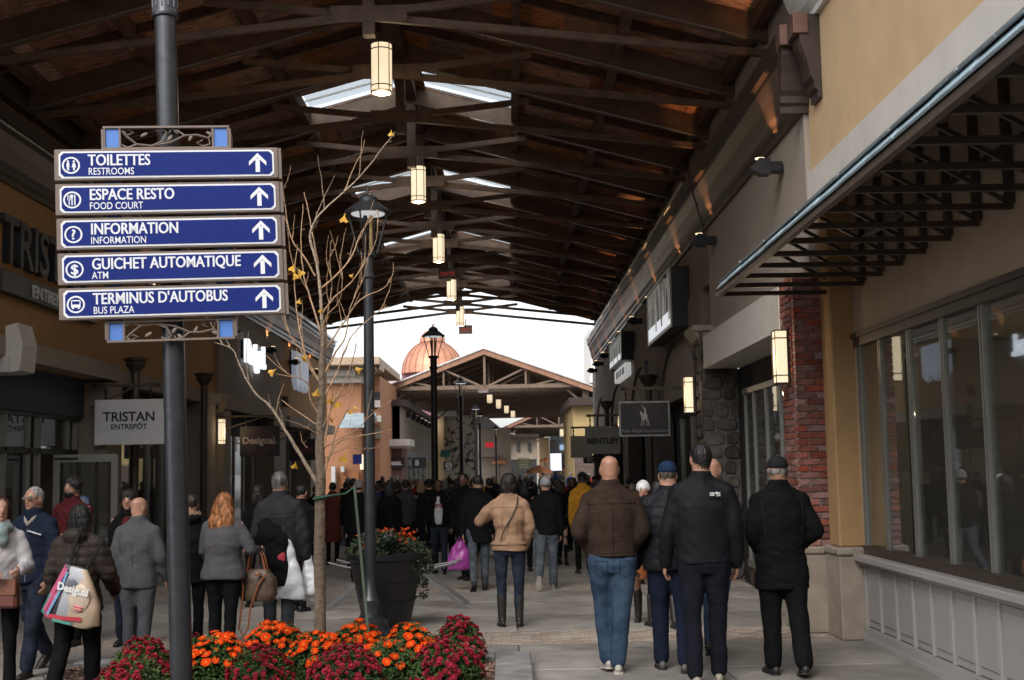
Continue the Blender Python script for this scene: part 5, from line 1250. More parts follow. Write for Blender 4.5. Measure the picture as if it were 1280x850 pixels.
# dome
t = thing('domed_tower', 'copper ribbed dome on a plum coloured drum behind the second roof', 'dome', (at(541, 467, 84).x, 84, 0))
c = at(541, 467, 84); r_ = 39 / 1600 * 84; h_ = 42 / 1600 * 84
cop = mat('copper_dome', (.62, .30, .19), .45, metal=.35, var=.12, nscale=2)
m = MB(); m.loft([((c.x, c.y, c.z + h_ * math.sin(a)), r_ * math.cos(a), r_ * math.cos(a)) for a in [k * math.pi / 20 for k in range(10)]], 28); obj('dome', m, cop, t, smooth=True)
for k in range(24):
    a = k * 2 * math.pi / 24; m = MB(); m.tube([(c.x + (r_ + .01) * math.cos(b) * math.cos(a), c.y + (r_ + .01) * math.cos(b) * math.sin(a), c.z + (h_ + .01) * math.sin(b)) for b in [q * math.pi / 20 for q in range(10)]], .022, 4); obj('rib', m, mat('copper_rib', (.42, .17, .11), .5, metal=.3), t)
m = MB(); m.lathe([(.85, -.1), (.85, .12), (.75, .35), (.5, .62), (.15, .75), (.05, .8), (.04, 1.1)], (c.x, c.y, c.z + h_ * .98), 14); obj('cupola', m, cop, t, smooth=True)
plum = mat('plum_wall', (.22, .10, .12), .7)
m = MB(); m.box(c.x - r_ * .98, c.x + r_ * 1.2, c.y - .5, c.y + 3, 5.2, c.z); obj('drum', m, plum, t)
m = MB(); m.prism([(c.x - r_ * .98, c.z - .3), (c.x - r_ * .98 - 2.4, c.z - .3), (c.x - r_ * .98 - 2.9, c.z - 1.9), (c.x - r_ * .98, c.z - 1.9)], c.y, c.y + 3); obj('side_roof', m, mat('pink_metal_roof', (.62, .48, .48), .5), t)
# stone tower, pale buildings, distant row
m = MB(); t = thing('stone_tower', 'tower faced with speckled grey river stone in the middle distance', 'tower', (at(575, 585, 84).x, 84, 0)); p, q = bx(m, 554, 512, 597, 640, 84, 5, 0); 
ms = mat('river_stone', (.46, .42, .37), .9, var=.1)
N = ms.node_tree.nodes; Lk = ms.node_tree.links; vo = N.new('ShaderNodeTexVoronoi'); vo.inputs['Scale'].default_value = 4.2; cr = N.new('ShaderNodeValToRGB'); cr.color_ramp.elements[0].color = (.55, .5, .43, 1); cr.color_ramp.elements[1].color = (.04, .035, .03, 1); cr.color_ramp.elements[0].position = .5; cr.color_ramp.elements[1].position = .85
tc = N.new('ShaderNodeTexCoord'); Lk.new(tc.outputs['Object'], vo.inputs[0]); Lk.new(vo.outputs['Distance'], cr.inputs[0]); Lk.new(cr.outputs[0], N['Principled BSDF'].inputs['Base Color'])
obj('wall', m, ms, t)
t = thing('distant_building', 'yellow building slice and white gutter left of the stone tower', 'building', (at(510, 585, 76).x, 76, 0)); m = MB(); bx(m, 539, 520, 556, 640, 83, 5, 0); obj('wall', m, tan_st, t); m = MB(); bx(m, 541, 514, 570, 519, 82.6, 1.3); obj('gutter', m, wht_tr, t)
m = MB(); p = at(550, 569, 72); q = at(562, 576, 72); m.prism([(72, p.z), (72.05, p.z - .1), (73, p.z + .25), (73, p.z + .3)], p.x, q.x, 'x'); t = thing('awning', 'small teal awning at the foot of the stone tower', 'awning', (p.x, 72, p.z)); obj('cloth', m, mat('teal', (.12, .42, .40), .6), t)
t = thing('distant_building', 'pale building with grey gable roof right of the stone tower', 'building', (at(610, 585, 95).x, 95, 0)); m = MB(); bx(m, 598, 535, 640, 640, 95, 6, 0); obj('wall', m, bei_st, t)
m = MB(); p = at(598, 512, 95); q = at(626, 535, 95); m.prism([(p.x - 2, q.z), (p.x - 2, p.z + .3), (p.x, p.z), (q.x, q.z)], 95.2, 99); obj('gable', m, mat('roof_grey_far', (.4, .4, .42), .6), t); m = MB(); bx(m, 597, 567, 618, 571, 94, 2); obj('canopy', m, bei_st, t)
t = thing('distant_building', 'long beige arcade below the third roof on the left', 'building', (at(650, 585, 105).x, 105, 0)); m = MB(); bx(m, 626, 543, 672, 574, 105, 20); bx(m, 626, 574, 672, 640, 105.5, 20, 0); obj('wall', m, bei_st, t)
for px in (633, 646, 660):
    m = MB(); bx(m, px, 553, px + 4, 564, 104.8, .15); obj('window', m, darkf, t)
m = MB(); bx(m, 624, 543, 674, 546, 104, 2); obj('gutter', m, cornice_m, t)
m = MB(); bx(m, 628, 575, 672, 640, 105.1, .35, 0); obj('shopfront', m, darkf, t)
t = thing('distant_building', 'cream house fronts at the far end of the street', 'building', (at(690, 585, 130).x, 130, 0)); m = MB(); bx(m, 674, 547, 688, 640, 128, 8, 0); obj('wall', m, tan_st, t); m = MB(); bx(m, 688, 549, 726, 640, 134, 8, 0); obj('wall', m, gry_st, t); m = MB(); bx(m, 700, 556, 718, 562, 133, 1); obj('sign_strip', m, mat('strip_blue', (.3, .45, .7), .5, emit=(.4, .55, .8), estr=.6), t); m = MB(); bx(m, 688, 545, 726, 549, 132.5, 3); obj('roof_edge', m, bl, t)
for k in range(5):
    m = MB(); bx(m, 690 + k * 7, 566, 695 + k * 7, 590, 133.8, .15); obj('window', m, darkf, t)
t = thing('shop_building', 'yellow building with brown cornice right of the second roof', 'building', (at(730, 585, 56).x, 56, 0))
m = MB(); bx(m, 716, 506, 752, 640, 56, 10, 0); obj('wall', m, mat('yellow_wall', (.46, .34, .16), .9, var=.04), t); m = MB(); bx(m, 711, 497, 752, 506, 55.4, 10); obj('cornice', m, cornice_m, t); m = MB(); bx(m, 718, 572, 752, 640, 55.9, .08, 0); obj('brick_base', m, mat('dim_brick2', (.14, .10, .085), .9, var=.25, nscale=12), t)
board(688, 567, 702, 588, 96, mat('lit_panel', (.75, .8, .85), .4, emit=(.7, .8, .95), estr=1.0), 'tall bright white poster at the end of the street', cat='lit sign')
L_ = bpy.context.scene.objects[-1] if 0 else None
t = thing('direction_board', 'yellow green direction board over the far crowd', 'sign', (at(654, 585, 90).x, 90, 2)); m = MB(); bx(m, 647, 573, 662, 586, 90, .1); obj('board', m, mat('lime_board', (.38, .40, .15), .6), t)
m = MB()
for k in range(4): bx(m, 649, 574.5 + k * 3, 660, 575.5 + k * 3, 89.97, .028)
obj('print', m, wht_tr, t); m = MB(); bx(m, 654, 586, 655, 640, 90.02, .08, 0); obj('post', m, blackm, t)
def umbrella(px, py, Y, w_, lab, colr=(.75, .28, .12)):
    p = at(px, py, Y); r_ = w_ / 1600 * Y; t = thing('parasol', lab, 'parasol', (p.x, Y, 0)); m = MB(); n = 8
    V = [(0, 0, p.z)] + [(r_ * math.cos(2 * math.pi * k / n + .2), r_ * math.sin(2 * math.pi * k / n + .2), p.z - r_ * .42) for k in range(n)] + [(r_ * math.cos(2 * math.pi * k / n + .2), r_ * math.sin(2 * math.pi * k / n + .2), p.z - r_ * .42 - .16) for k in range(n)]
    m.add(V, [(0, k + 1, (k + 1) % n + 1) for k in range(n)] + [(k + 1, k + 1 + n, (k + 1) % n + 1 + n, (k + 1) % n + 1) for k in range(n)])
    obj('canopy', m, mat('parasol_orange', colr, .7, var=.15, nscale=3), t, world=False); m = MB(); m.tube([(0, 0, 0), (0, 0, p.z)], .03, 6); obj('pole', m, blackm, t, world=False)
umbrella(674, 581, 80, 17, 'larger striped orange parasol above the distant crowd')
umbrella(713, 582, 92, 11, 'smaller orange parasol to the right of the bright poster')
umbrella(624, 573, 95, 9, 'small orange parasol in front of the pale building')
umbrella(681, 572, 110, 7, 'tiny teal parasol left of the bright poster', (.1, .4, .38))
# ================================================================== PEOPLE
skinm = mat('skin_light', (.40, .215, .15), .5, var=.08, nscale=10)
skinr = mat('skin_ruddy', (.37, .195, .13), .5, var=.1, nscale=9)
skind = mat('skin_dark', (.11, .055, .035), .5, var=.08)
def cloth(nm, c, rough=.85, var=.12, ns=9, bump=.25, **k): return mat('cloth_' + nm, c, rough, var=var, nscale=ns, bump=.55, bscale=13, spec=.1, **k)
JOBS = []
def soft(name, mb, mt, parent, vox=.014, it=4, disp=None, fac=.6):
    me = bpy.data.meshes.new(name); me.from_pydata([tuple(v) for v in mb.V], [], mb.F); finish(me)
    me.materials.append(mt); o = bpy.data.objects.new(name, me); COL.objects.link(o)
    if parent: o.parent = parent
    WM[o] = WM.get(parent, Matrix()).copy()
    r = o.modifiers.new('r', 'REMESH'); r.mode = 'VOXEL'; r.voxel_size = vox; r.adaptivity = 0
    if it: s = o.modifiers.new('s', 'SMOOTH'); s.factor = fac; s.iterations = it
    JOBS.append((o, disp)); return o
def bake():
    bpy.context.view_layer.update(); dg = bpy.context.evaluated_depsgraph_get(); done = []
    for o, d in JOBS: done.append(bpy.data.meshes.new_from_object(o.evaluated_get(dg)))
    for (o, d), me in zip(JOBS, done):
        old = o.data; o.modifiers.clear(); o.data = me; me.name = o.name.split('.')[0]
        if d:
            n = len(me.vertices); co = np.empty(n * 3); me.vertices.foreach_get('co', co); co = co.reshape(-1, 3)
            nr = np.empty(n * 3); me.vertex_normals.foreach_get('vector', nr); nr = nr.reshape(-1, 3)
            co = co + nr * d(co)[:, None]; me.vertices.foreach_set('co', co.ravel()); me.update()
        me.polygons.foreach_set('use_smooth', [True] * len(me.polygons)); bpy.data.meshes.remove(old)
    JOBS.clear()
HS = {}
def strands(o, n, ln, seed, wave=.006, wd=.0022, long=False):
    me = o.data; r_ = random.Random(seed); m = MB(); nv = len(me.vertices); V = me.vertices; cz = sum(v.co.z for v in V) / nv; cx_ = sum(v.co.x for v in V) / nv; cy_ = sum(v.co.y for v in V) / nv
    for k in range(n):
        v = V[r_.randrange(nv)]; p = v.co.copy(); nn = v.normal.copy(); 
        dn = Vector((r_.uniform(-.25, .25), r_.uniform(-.35, .1), -1)); d = (dn - nn * dn.dot(nn)); 
        if d.length < .1: continue
        d.normalize(); L_ = ln * r_.uniform(.5, 1.2); ph = r_.uniform(0, 6.28); sd = d.cross(nn).normalized(); pts = []; q = p + nn * .001
        for e in range(7):
            t = e / 6; pts.append(q + sd * wave * math.sin(ph + t * 9) + nn * (.004 * math.sin(t * math.pi) + (.003 if not long else .006) * t)); d = (d + Vector((0, 0, -.15)) - nn * .10).normalized(); q = q + d * L_ / 6
        W2 = [wd * (1 - .7 * (e / 6) ** 2) for e in range(7)]
        Vs = []
        for e, a in enumerate(pts): Vs += [a - sd * W2[e], a + sd * W2[e]]
        m.add(Vs, [(2 * e, 2 * e + 1, 2 * e + 3, 2 * e + 2) for e in range(6)])
    s_ = obj('hair_strands', m, o.data.materials[0], o, world=False, kind='stuff', recalc=False); return s_
def folds(amp=.008, f=(9, 9, 13), seed=0, quilt=0, qf=0.085, qz0=.5, qz1=1.45):
    r_ = np.random.RandomState(seed)
    W_ = [(r_.normal(0, 1, 3) * np.array(f) * (1 + .6 * k), r_.uniform(0, 6.28), 1 / (1 + .55 * k)) for k in range(7)]
    def g(co):
        w_ = co + .03 * np.sin(co[:, [1, 2, 0]] * 11 + seed)
        s = sum(a * np.sin(w_ @ k + p) for k, p, a in W_) / 3.0
        s = np.sign(s) * np.abs(s) ** .8
        if quilt:
            b = np.abs(np.sin(co[:, 2] * math.pi / qf)) ** .5; return amp * .5 * s + quilt * (b - .6) * ((co[:, 2] > qz0) & (co[:, 2] < qz1))
        return amp * s
    return g
def limb(m, pts, rad, n=12):
    for i in range(len(pts) - 1):
        a, b = Vector(pts[i]), Vector(pts[i + 1]); ra, rb = rad[i], rad[i + 1]
        if (b - a).length < 1e-4: continue
        k = 4; P = [a.lerp(b, t / k) for t in range(k + 1)]; m.tube(P, [ra + (rb - ra) * t / k for t in range(k + 1)], n)
        m.ell(a, (ra, ra, ra), n, 8)
    m.ell(Vector(pts[-1]), (rad[-1],) * 3, n, 8)
def hand(m, wr, d, side, curl=.5, palm_n=None):
    d = Vector(d).normalized(); inw = Vector((-side, 0, 0)); inw = (inw - d * inw.dot(d)).normalized(); w_ = d.cross(inw).normalized()
    if w_.y < 0: w_ = -w_           # w_ points forward (thumb side)
    c = wr + d * .045
    P = [wr + d * t for t in (-.01, .02, .05, .085)]
    for off in (-.024, -.008, .010, .026): limb(m, [wr + w_ * off * .7, wr + d * .082 + w_ * off * 1.15], [.0165, .0145], 8)
    ln = [.058, .072, .078, .070]
    for k, off in enumerate((-.031, -.0105, .0105, .031)):
        b0 = wr + d * .085 + w_ * off; c1 = curl * (.6 + .15 * k)
        d1 = (d * math.cos(c1) + inw * math.sin(c1)); d2 = (d * math.cos(c1 * 2) + inw * math.sin(c1 * 2))
        limb(m, [b0, b0 + d1 * ln[k] * .5, b0 + d1 * ln[k] * .5 + d2 * ln[k] * .5], [.0098, .0088, .0075], 8)
    t0 = wr + d * .03 + w_ * .026; t1 = t0 + (w_ * .7 + d * .6 + inw * .3).normalized() * .042; t2 = t1 + (d * .9 + w_ * .15 + inw * .35).normalized() * .032
    limb(m, [t0, t1, t2], [.013, .0115, .0085], 8)
def person(px, pytop, feet, label, group=None, Y=None, h=None, rz=0, w=1.0, fem=False, skin=None, top=None, topk='jacket', hem=.86, quilt=0, tro=None, trw=1.0, shoe=None, boots=False,
           hair='short', hairc=(.03, .025, .02), legs=(.25, .1, -.25, .35), arms=((.0, .12, .25), (0, .12, .25)), turn=0, hat=None, hatc=None, hvox=.0115, collar=True, shirt=None, face=False, beard=False,
           glasses=False, seed=1, vox=.014, lean=0, hunch=0, loc=None, fingers=True, stance=.0, sleeve=1.0, inw=(0, 0), gloves=None, hand_curl=.6, hood=False, skirt=None, pxm_=None):
    if loc is None:
        if Y is None: Y = ground(px, feet).y
        pt = at(px, pytop, Y); h = h or pt.z; x = at(pxm_ or px, (pytop + feet) / 2 if feet else pytop + 60, Y).x
        loc = (x, Y, 0)
    k = h / 1.75; sk = skin or skinm
    hip = Vector((0, 0, .93)); LG = []
    for s_, (a, b) in ((-1, legs[:2]), (1, legs[2:])):
        h0 = Vector((s_ * .092 * (1.05 if fem else 1), 0, .93)); kn = h0 + Vector((s_ * .008, math.sin(a), -math.cos(a))) * .425
        kn.x -= s_ * stance * .45; ak = kn + Vector((-s_ * (.004 + stance * 1.4), math.sin(a - b), -math.cos(a - b))) * .425; LG.append((h0, kn, ak, a - b))
    dz = .085 - min(l[2].z - (.06 * max(0, -l[3] - .3) if 1 else 0) for l in LG)
    LG = [(a + Vector((0, 0, dz)), b + Vector((0, 0, dz)), c + Vector((0, 0, dz)), d) for a, b, c, d in LG]
    sx = .176 * (.90 if fem else 1) * (1 + (w - 1) * .6); zs = 1.405 + dz
    AR = []
    for i, (s_, (a, o, e)) in enumerate(((-1, arms[0]), (1, arms[1]))):
        sh = Vector((s_ * sx, -hunch * .3, zs)); u = Vector((s_ * math.sin(o), math.sin(a) * math.cos(o), -math.cos(a) * math.cos(o))); el = sh + u * .29
        f_ = Vector((s_ * math.sin(o) * .3 - s_ * inw[i], math.sin(a + e), -math.cos(a + e))).normalized(); wr = el + f_ * .25; AR.append((sh, el, wr, f_))
    hz = dz + .0; hy = .02 + hunch
    rot = Matrix.Rotation(turn, 3, 'Z')
    hc = Vector((0, hy, 1.645 + hz))
    def hp(v): return hc + rot @ Vector(v)
    # ---- body (root)
    m = MB()
    zz = lambda z: z + dz
    m.loft([((0, 0, zz(.86)), .15, .095), ((0, 0, zz(.95)), .16 * w, .105), ((0, 0, zz(1.1)), .14 * w, .095), ((0, 0, zz(1.28)), .165, .10), ((0, 0, zz(1.40)), .155, .085), ((0, .0, zz(1.46)), .08, .06)], 16)
    limb(m, [(0, -.005, zz(1.42)), (0, hy - .016, zz(1.59))], [.068 * (.4 + .6 * w), .062 * (.4 + .6 * w) * (.88 if fem else 1)])
    m.ell(hp((0, -.022, -.045)), (.068, .072, .062), 14, 10, rot)
    m.ell(hc, (.0765, .094, .104), 20, 14, rot); m.ell(hp((0, -.012, .035)), (.073, .085, .066), 16, 10, rot)
    m.ell(hp((0, .032, -.055)), (.056, .060, .062), 14, 10, rot); m.ell(hp((0, .062, -.09)), (.028, .028, .025), 10, 8)
    m.ell(hp((0, .098, -.018)), (.011, .017, .024), 8, 6); m.ell(hp((0, .105, -.032)), (.015, .013, .011), 8, 6)
    m.ell(hp((0, .083, -.058)), (.024, .012, .010), 8, 6)
    for s_ in (-1, 1): m.ell(hp((s_ * .075, -.005, -.018)), (.013, .022, .035), 8, 8, rot)
    for (h0, kn, ak, _) in LG: limb(m, [h0, kn, ak], [.07, .046, .034])
    for s_, (sh, el, wr, f_) in zip((-1, 1), AR):
        limb(m, [sh, el, wr], [.045, .036, .025]); (hand(m, wr, f_, s_, hand_curl) if fingers else limb(m, [wr, wr + f_ * .12], [.028, .022]))
    body = soft('person', m, sk, None, hvox if fingers else max(hvox, .016), 2 if fingers else 3)
    body.location = loc; body.rotation_euler = (0, 0, rz); body.scale = (k, k, k); tags(body, label, 'person', group)
    WM[body] = Matrix.Translation(loc) @ Matrix.Rotation(rz, 4, 'Z') @ Matrix.Scale(k, 4)
    # ---- feet
    sc_ = shoe or (.02, .018, .016)
    shm = mat('shoe_%d_%d' % (int(sc_[0] * 200), int(sc_[2] * 200)), sc_, .45, var=.1); sole = mat('sole_%s' % ('p' if sc_[0] > .1 else 'd'), (.45, .42, .36) if sc_[0] > .1 else (.015, .015, .015), .7)
    for s_, (h0, kn, ak, an) in zip((-1, 1), LG):
        lift = ak.z - .085; pit = max(0, min(1.1, lift * 5.5 + max(0, -an - .25) * .7)) if lift > .004 else 0
        R_ = Matrix.Rotation(-pit, 3, 'X') @ Matrix.Rotation(-s_ * .12, 3, 'Z')
        m = MB(); base = ak + Vector((0, 0, -.045))
        for (y, r1, r2, z) in ((-.05, .034, .04, 0), (-.01, .036, .045, 0.003), (.05, .038, .036, -.006), (.10, .042, .030, -.012), (.145, .038, .025, -.016)):
            m.ell(base + R_ @ Vector((0, y, z)), (r1, .045, r2), 10, 8, R_)
        if boots: limb(m, [ak + Vector((0, 0, -.02)), ak.lerp(kn, .62)], [.048, .060])
        o = soft('boot' if boots else 'shoe', m, shm, body, .012, 2)
        m = MB(); pts = [(-.085, -.0), (-.07, .036), (.0, .038), (.08, .045), (.15, .040), (.185, .0), (.15, -.040), (.08, -.045), (0, -.038), (-.07, -.036)]
        V = [base + R_ @ Vector((x, y, zz_)) for zz_ in (-.041, -.024) for y, x in pts]; n = len(pts)
        m.add(V, [tuple(range(n)), tuple(range(n, 2 * n))] + [(q, (q + 1) % n, (q + 1) % n + n, q + n) for q in range(n)])
        so_ = obj('sole', m, sole, o, world=False)
    # ---- trousers
    if tro is not None:
        m = MB(); t_ = trw * (1 + (w - 1) * .5)
        m.loft([((0, 0, zz(.80)), .150 * w, .10), ((0, -.008, zz(.87)), .162 * w, .116 * w), ((0, -.005, zz(.95)), .146 * w, .102 * w), ((0, 0, zz(1.02)), .130 * w, .09 * w)], 18)
        for (h0, kn, ak, _) in LG:
            ak2 = ak + (Vector((0, -.005, .012)) if not boots else (kn - ak) * .35)
            limb(m, [h0 + Vector((0, 0, -.02)), h0.lerp(kn, .5), kn, kn.lerp(ak2, .5), ak2], [.098 * t_, .084 * t_, .064 * t_, .060 * t_, .056 * t_], 14)
        soft('trousers', m, tro, body, vox, 3, folds(.008 if trw > .85 else .005, (11, 11, 11), seed + 3))
    if skirt is not None:
        m = MB(); m.loft([((0, 0, zz(.5)), .2, .17), ((0, 0, zz(.8)), .18, .14), ((0, 0, zz(1.0)), .15, .11)], 16); soft('skirt', m, skirt, body, vox, 3, folds(.006, (9, 9, 3), seed))
    # ---- top
    m = MB(); ww = w
    if fem: prof = [(hem, .185, .14), (.90, .182, .138), (1.0, .158, .118), (1.08, .150, .112), (1.2, .168, .128), (1.31, .178, .125), (1.39, .165, .105), (1.445, .115, .085), (1.485, .066, .066)]
    else: prof = [(hem, .188, .132), (.92, .183, .13), (1.03, .178, .125), (1.15, .185, .128), (1.30, .203, .132), (1.39, .19, .115), (1.445, .13, .092), (1.49, .072, .07)]
    prof = sorted([(z, a, b) for z, a, b in prof if z >= hem - .001])
    prof = [p for i, p in enumerate(prof) if i == 0 or p[0] - prof[i - 1][0] > .02]
    sw = lambda z: 1 + (ww - 1) * (1 if z < 1.3 else .7)
    if hem < .8: prof = [(hem, prof[0][1] * (1.04 if topk != 'coat' else 1.08), prof[0][2] * 1.05)] + [p for p in prof[1:]]
    m.loft([((0, -hunch * .3 * max(0, (z - 1.1)) / .3 - (.008 if .95 < z < 1.35 else 0), zz(z)), a * sw(z), b * sw(z)) for z, a, b in prof], 22)
    for s_, (sh, el, wr, f_) in zip((-1, 1), AR):
        b_ = .012 if quilt else 0
        limb(m, [sh + Vector((-s_ * .012, 0, -.012)), sh.lerp(el, .5), el, el.lerp(wr, .5), wr + f_ * .012], [(.064 + b_) * (.4 + .6 * sleeve), (.060 + b_) * (.3 + .7 * sleeve), (.055 + b_) * sleeve, (.050 + b_) * sleeve, (.042 + b_ * .5) * sleeve], 14)
        limb(m, [(s_ * .045, -.008, zz(1.475)), sh + Vector((-s_ * .03, -.005, .0))], [.060, .064], 12)
        limb(m, [sh + Vector((-s_ * .05, 0, -.03)), sh.lerp(el, .75) + Vector((-s_ * .06, 0, -.0))], [.07, .05], 12)
    if collar:
        m.lathe([(.092, zz(1.45)), (.088, zz(1.51)), (.080, zz(1.56))], (0, hy * .4, 0), 18)
    if hood: m.ell((0, -.09, zz(1.475)), (.12, .075, .07), 14, 8)
    tp_ = soft('jacket' if topk in ('jacket', 'coat') else 'sweater', m, top or cloth('black', (.02, .02, .022)), body, vox, 4 if not quilt else 3,
               folds(.013 if topk != 'knit' else .009, (8, 8, 14), seed, quilt=quilt))
    if shirt is not None:
        m = MB(); m.loft([((0, .045, zz(.92)), .085, .105), ((0, .05, zz(1.2)), .10, .105), ((0, .035, zz(1.38)), .075, .095), ((0, .02, zz(1.50)), .05, .062)], 14); soft('shirt', m, shirt, body, vox, 2)
    # ---- head
    hm = None
    if hair != 'bald':
        hm = mat('hair_%d_%d_%d' % tuple(int(c * 100) for c in hairc), hairc, .45, var=.45, nscale=40, stretch=(1, 1, .15), bump=.8, bscale=60)
        m = MB()
        if hair in ('short', 'grey_crop'): m.ell(hp((0, -.013, .014)), (.081, .093, .098), 18, 12, rot); m.ell(hp((0, -.05, -.04)), (.055, .045, .05), 12, 8, rot)
        elif hair == 'curly': m.ell(hp((0, -.012, .028)), (.098, .102, .102), 18, 12, rot); m.ell(hp((0, -.05, -.03)), (.075, .055, .07), 12, 8, rot)
        elif hair == 'bob': m.ell(hp((0, -.015, .010)), (.093, .098, .105), 18, 12, rot); m.loft([(hp((0, -.035, -.125)), .085, .058), (hp((0, -.03, -.06)), .098, .078), (hp((0, -.025, .0)), .094, .085)], 16)
        elif hair == 'long':
            m.ell(hp((0, -.015, .012)), (.093, .10, .104), 18, 12, rot); m.loft([(hp((0, -.095, -.40)), .07, .028), (hp((0, -.10, -.30)), .125, .045), (hp((0, -.08, -.17)), .142, .066), (hp((0, -.04, -.03)), .11, .08), (hp((0, -.02, .03)), .092, .088)], 16)
        elif hair == 'shoulder': m.ell(hp((0, -.015, .010)), (.093, .098, .105), 18, 12, rot); m.loft([(hp((0, -.05, -.20)), .10, .045), (hp((0, -.05, -.12)), .108, .06), (hp((0, -.03, -.02)), .10, .085)], 16)
        elif hair == 'ring':
            for q in range(9): a = math.pi + q * math.pi / 8; m.ell(hp((.072 * math.cos(a), .085 * math.sin(a) + .0, -.02)), (.014, .018, .034), 8, 6)
        amp = {'curly': .010, 'long': .010, 'bob': .005}.get(hair, .0035)
        soft('hair', m, hm, body, .0115, 2 if hair != 'long' else 2, folds(amp, (45, 45, 30) if hair in ('curly',) else (35, 35, 16), seed + 9))
    if hat:
        hcm = hatc or cloth('hat', (.015, .015, .018)); m = MB()
        if hat == 'cap':
            m.loft([(hp((0, -.008, .012)), .086, .104), (hp((0, -.008, .05)), .084, .102), (hp((0, -.01, .085)), .068, .083), (hp((0, -.01, .108)), .035, .045), (hp((0, -.01, .114)), .01, .012)], 20)
            R2 = rot; V = []; 
            for q in range(9):
                a = math.pi * q / 8; V += [hp((.08 * math.cos(a), .085 + .075 * math.sin(a), .008 - .012 * math.sin(a))), hp((.08 * math.cos(a), .085 + .075 * math.sin(a), .018 - .012 * math.sin(a)))]
            m2 = MB(); m2.add(V, [tuple(range(0, 18, 2)), tuple(range(17, 0, -2))] + [(2 * q, 2 * q + 1, 2 * q + 3, 2 * q + 2) for q in range(8)]); 
        else:
            m.loft([(hp((0, -.01, -.02)), .088, .10), (hp((0, -.01, .02)), .092, .106), (hp((0, -.012, .07)), .082, .095), (hp((0, -.012, .11)), .05, .06), (hp((0, -.012, .128)), .01, .012)], 20); m2 = None
        o = soft('cap' if hat == 'cap' else 'knit_hat', m, hcm, body, .012, 2, folds(.002, (20, 20, 20), seed))
        if m2: obj('brim', m2, hcm, o, world=False)
    if face:
        dk = mat('eye_dark', (.02, .015, .012), .3); m = MB()
        for s_ in (-1, 1): m.ell(hp((s_ * .029, .083, .003)), (.011, .008, .005), 8, 6, rot)
        obj('eyes', m, dk, body, world=False, smooth=True); m = MB()
        for s_ in (-1, 1): m.ell(hp((s_ * .030, .088, .022)), (.017, .006, .004), 8, 6, rot)
        obj('eyebrows', m, hm or dk, body, world=False, smooth=True); m = MB(); m.ell(hp((0, .090, -.060)), (.022, .008, .006), 8, 6, rot); obj('lips', m, mat('lips', (.35, .10, .09), .5), body, world=False, smooth=True)
    if beard:
        m = MB(); m.ell(hp((0, .045, -.072)), (.056, .056, .048), 14, 8, rot); m.ell(hp((0, .088, -.046)), (.026, .010, .007), 8, 6, rot); soft('beard', m, hm, body, .0115, 1, folds(.002, (50, 50, 50), seed))
    if glasses:
        m = MB()
        for s_ in (-1, 1):
            m.tube([hp((s_ * .031 + .023 * math.cos(q * math.pi / 6), .100, .002 + .014 * math.sin(q * math.pi / 6))) for q in range(13)], .0022, 5); m.tube([hp((s_ * .055, .098, .005)), hp((s_ * .078, .0, .005))], .002, 5)
        m.tube([hp((-.008, .102, .004)), hp((.008, .102, .004))], .002, 5); obj('glasses', m, blackm, body, world=False)
        m = MB()
        for s_ in (-1, 1): m.ell(hp((s_ * .031, .099, .002)), (.022, .002, .013), 10, 6, rot)
        obj('lens', m, mat('tinted_lens', (.22, .15, .12), .2, spec=.6), body, world=False, smooth=True)
    body['AR'] = [list(v) for a in AR for v in a[:3]]
    P_ = {'o': body, 'AR': AR, 'k': k, 'dz': dz, 'hp': hp, 'LG': LG}
    del body['AR']; return P_
blk = cloth('black', (.0065, .0065, .0075)); blk2 = cloth('black_shell', (.010, .0105, .013), .6); nvy = cloth('navy', (.011, .016, .032)); dgr = cloth('dark_grey', (.045, .046, .05)); grs = cloth('suit_grey', (.075, .078, .085), ns=60, bump=.1)
jean = cloth('jeans_blue', (.060, .098, .155), var=.45, ns=4, col2=(.014, .026, .052)); jdk = cloth('jeans_dark', (.022, .028, .045), var=.3); jgr = cloth('jeans_grey', (.085, .10, .12), var=.3)
suede = cloth('brown_suede', (.040, .026, .019), .9, var=.22, ns=7); tanj = cloth('tan_jacket', (.34, .21, .135), .8, var=.15); greyk = cloth('grey_knit', (.082, .082, .09), .95, ns=50); brq = cloth('brown_puffer', (.036, .028, .024), .45)
lgr = cloth('light_grey_coat', (.42, .40, .41), .6); mar = cloth('maroon', (.085, .015, .018)); must = cloth('mustard', (.42, .20, .02)); rust = cloth('rust', (.13, .035, .025)); whs = cloth('white_shirt', (.55, .55, .57)); blu = cloth('blue_coat', (.02, .04, .16)); redc = cloth('red_coat', (.25, .03, .03)); olive = cloth('olive', (.07, .065, .045)); slate = cloth('slate_jacket', (.05, .055, .068), .6)
DOWN = (.0, .10, .22)
W1 = (.30, .12, -.32, .30)
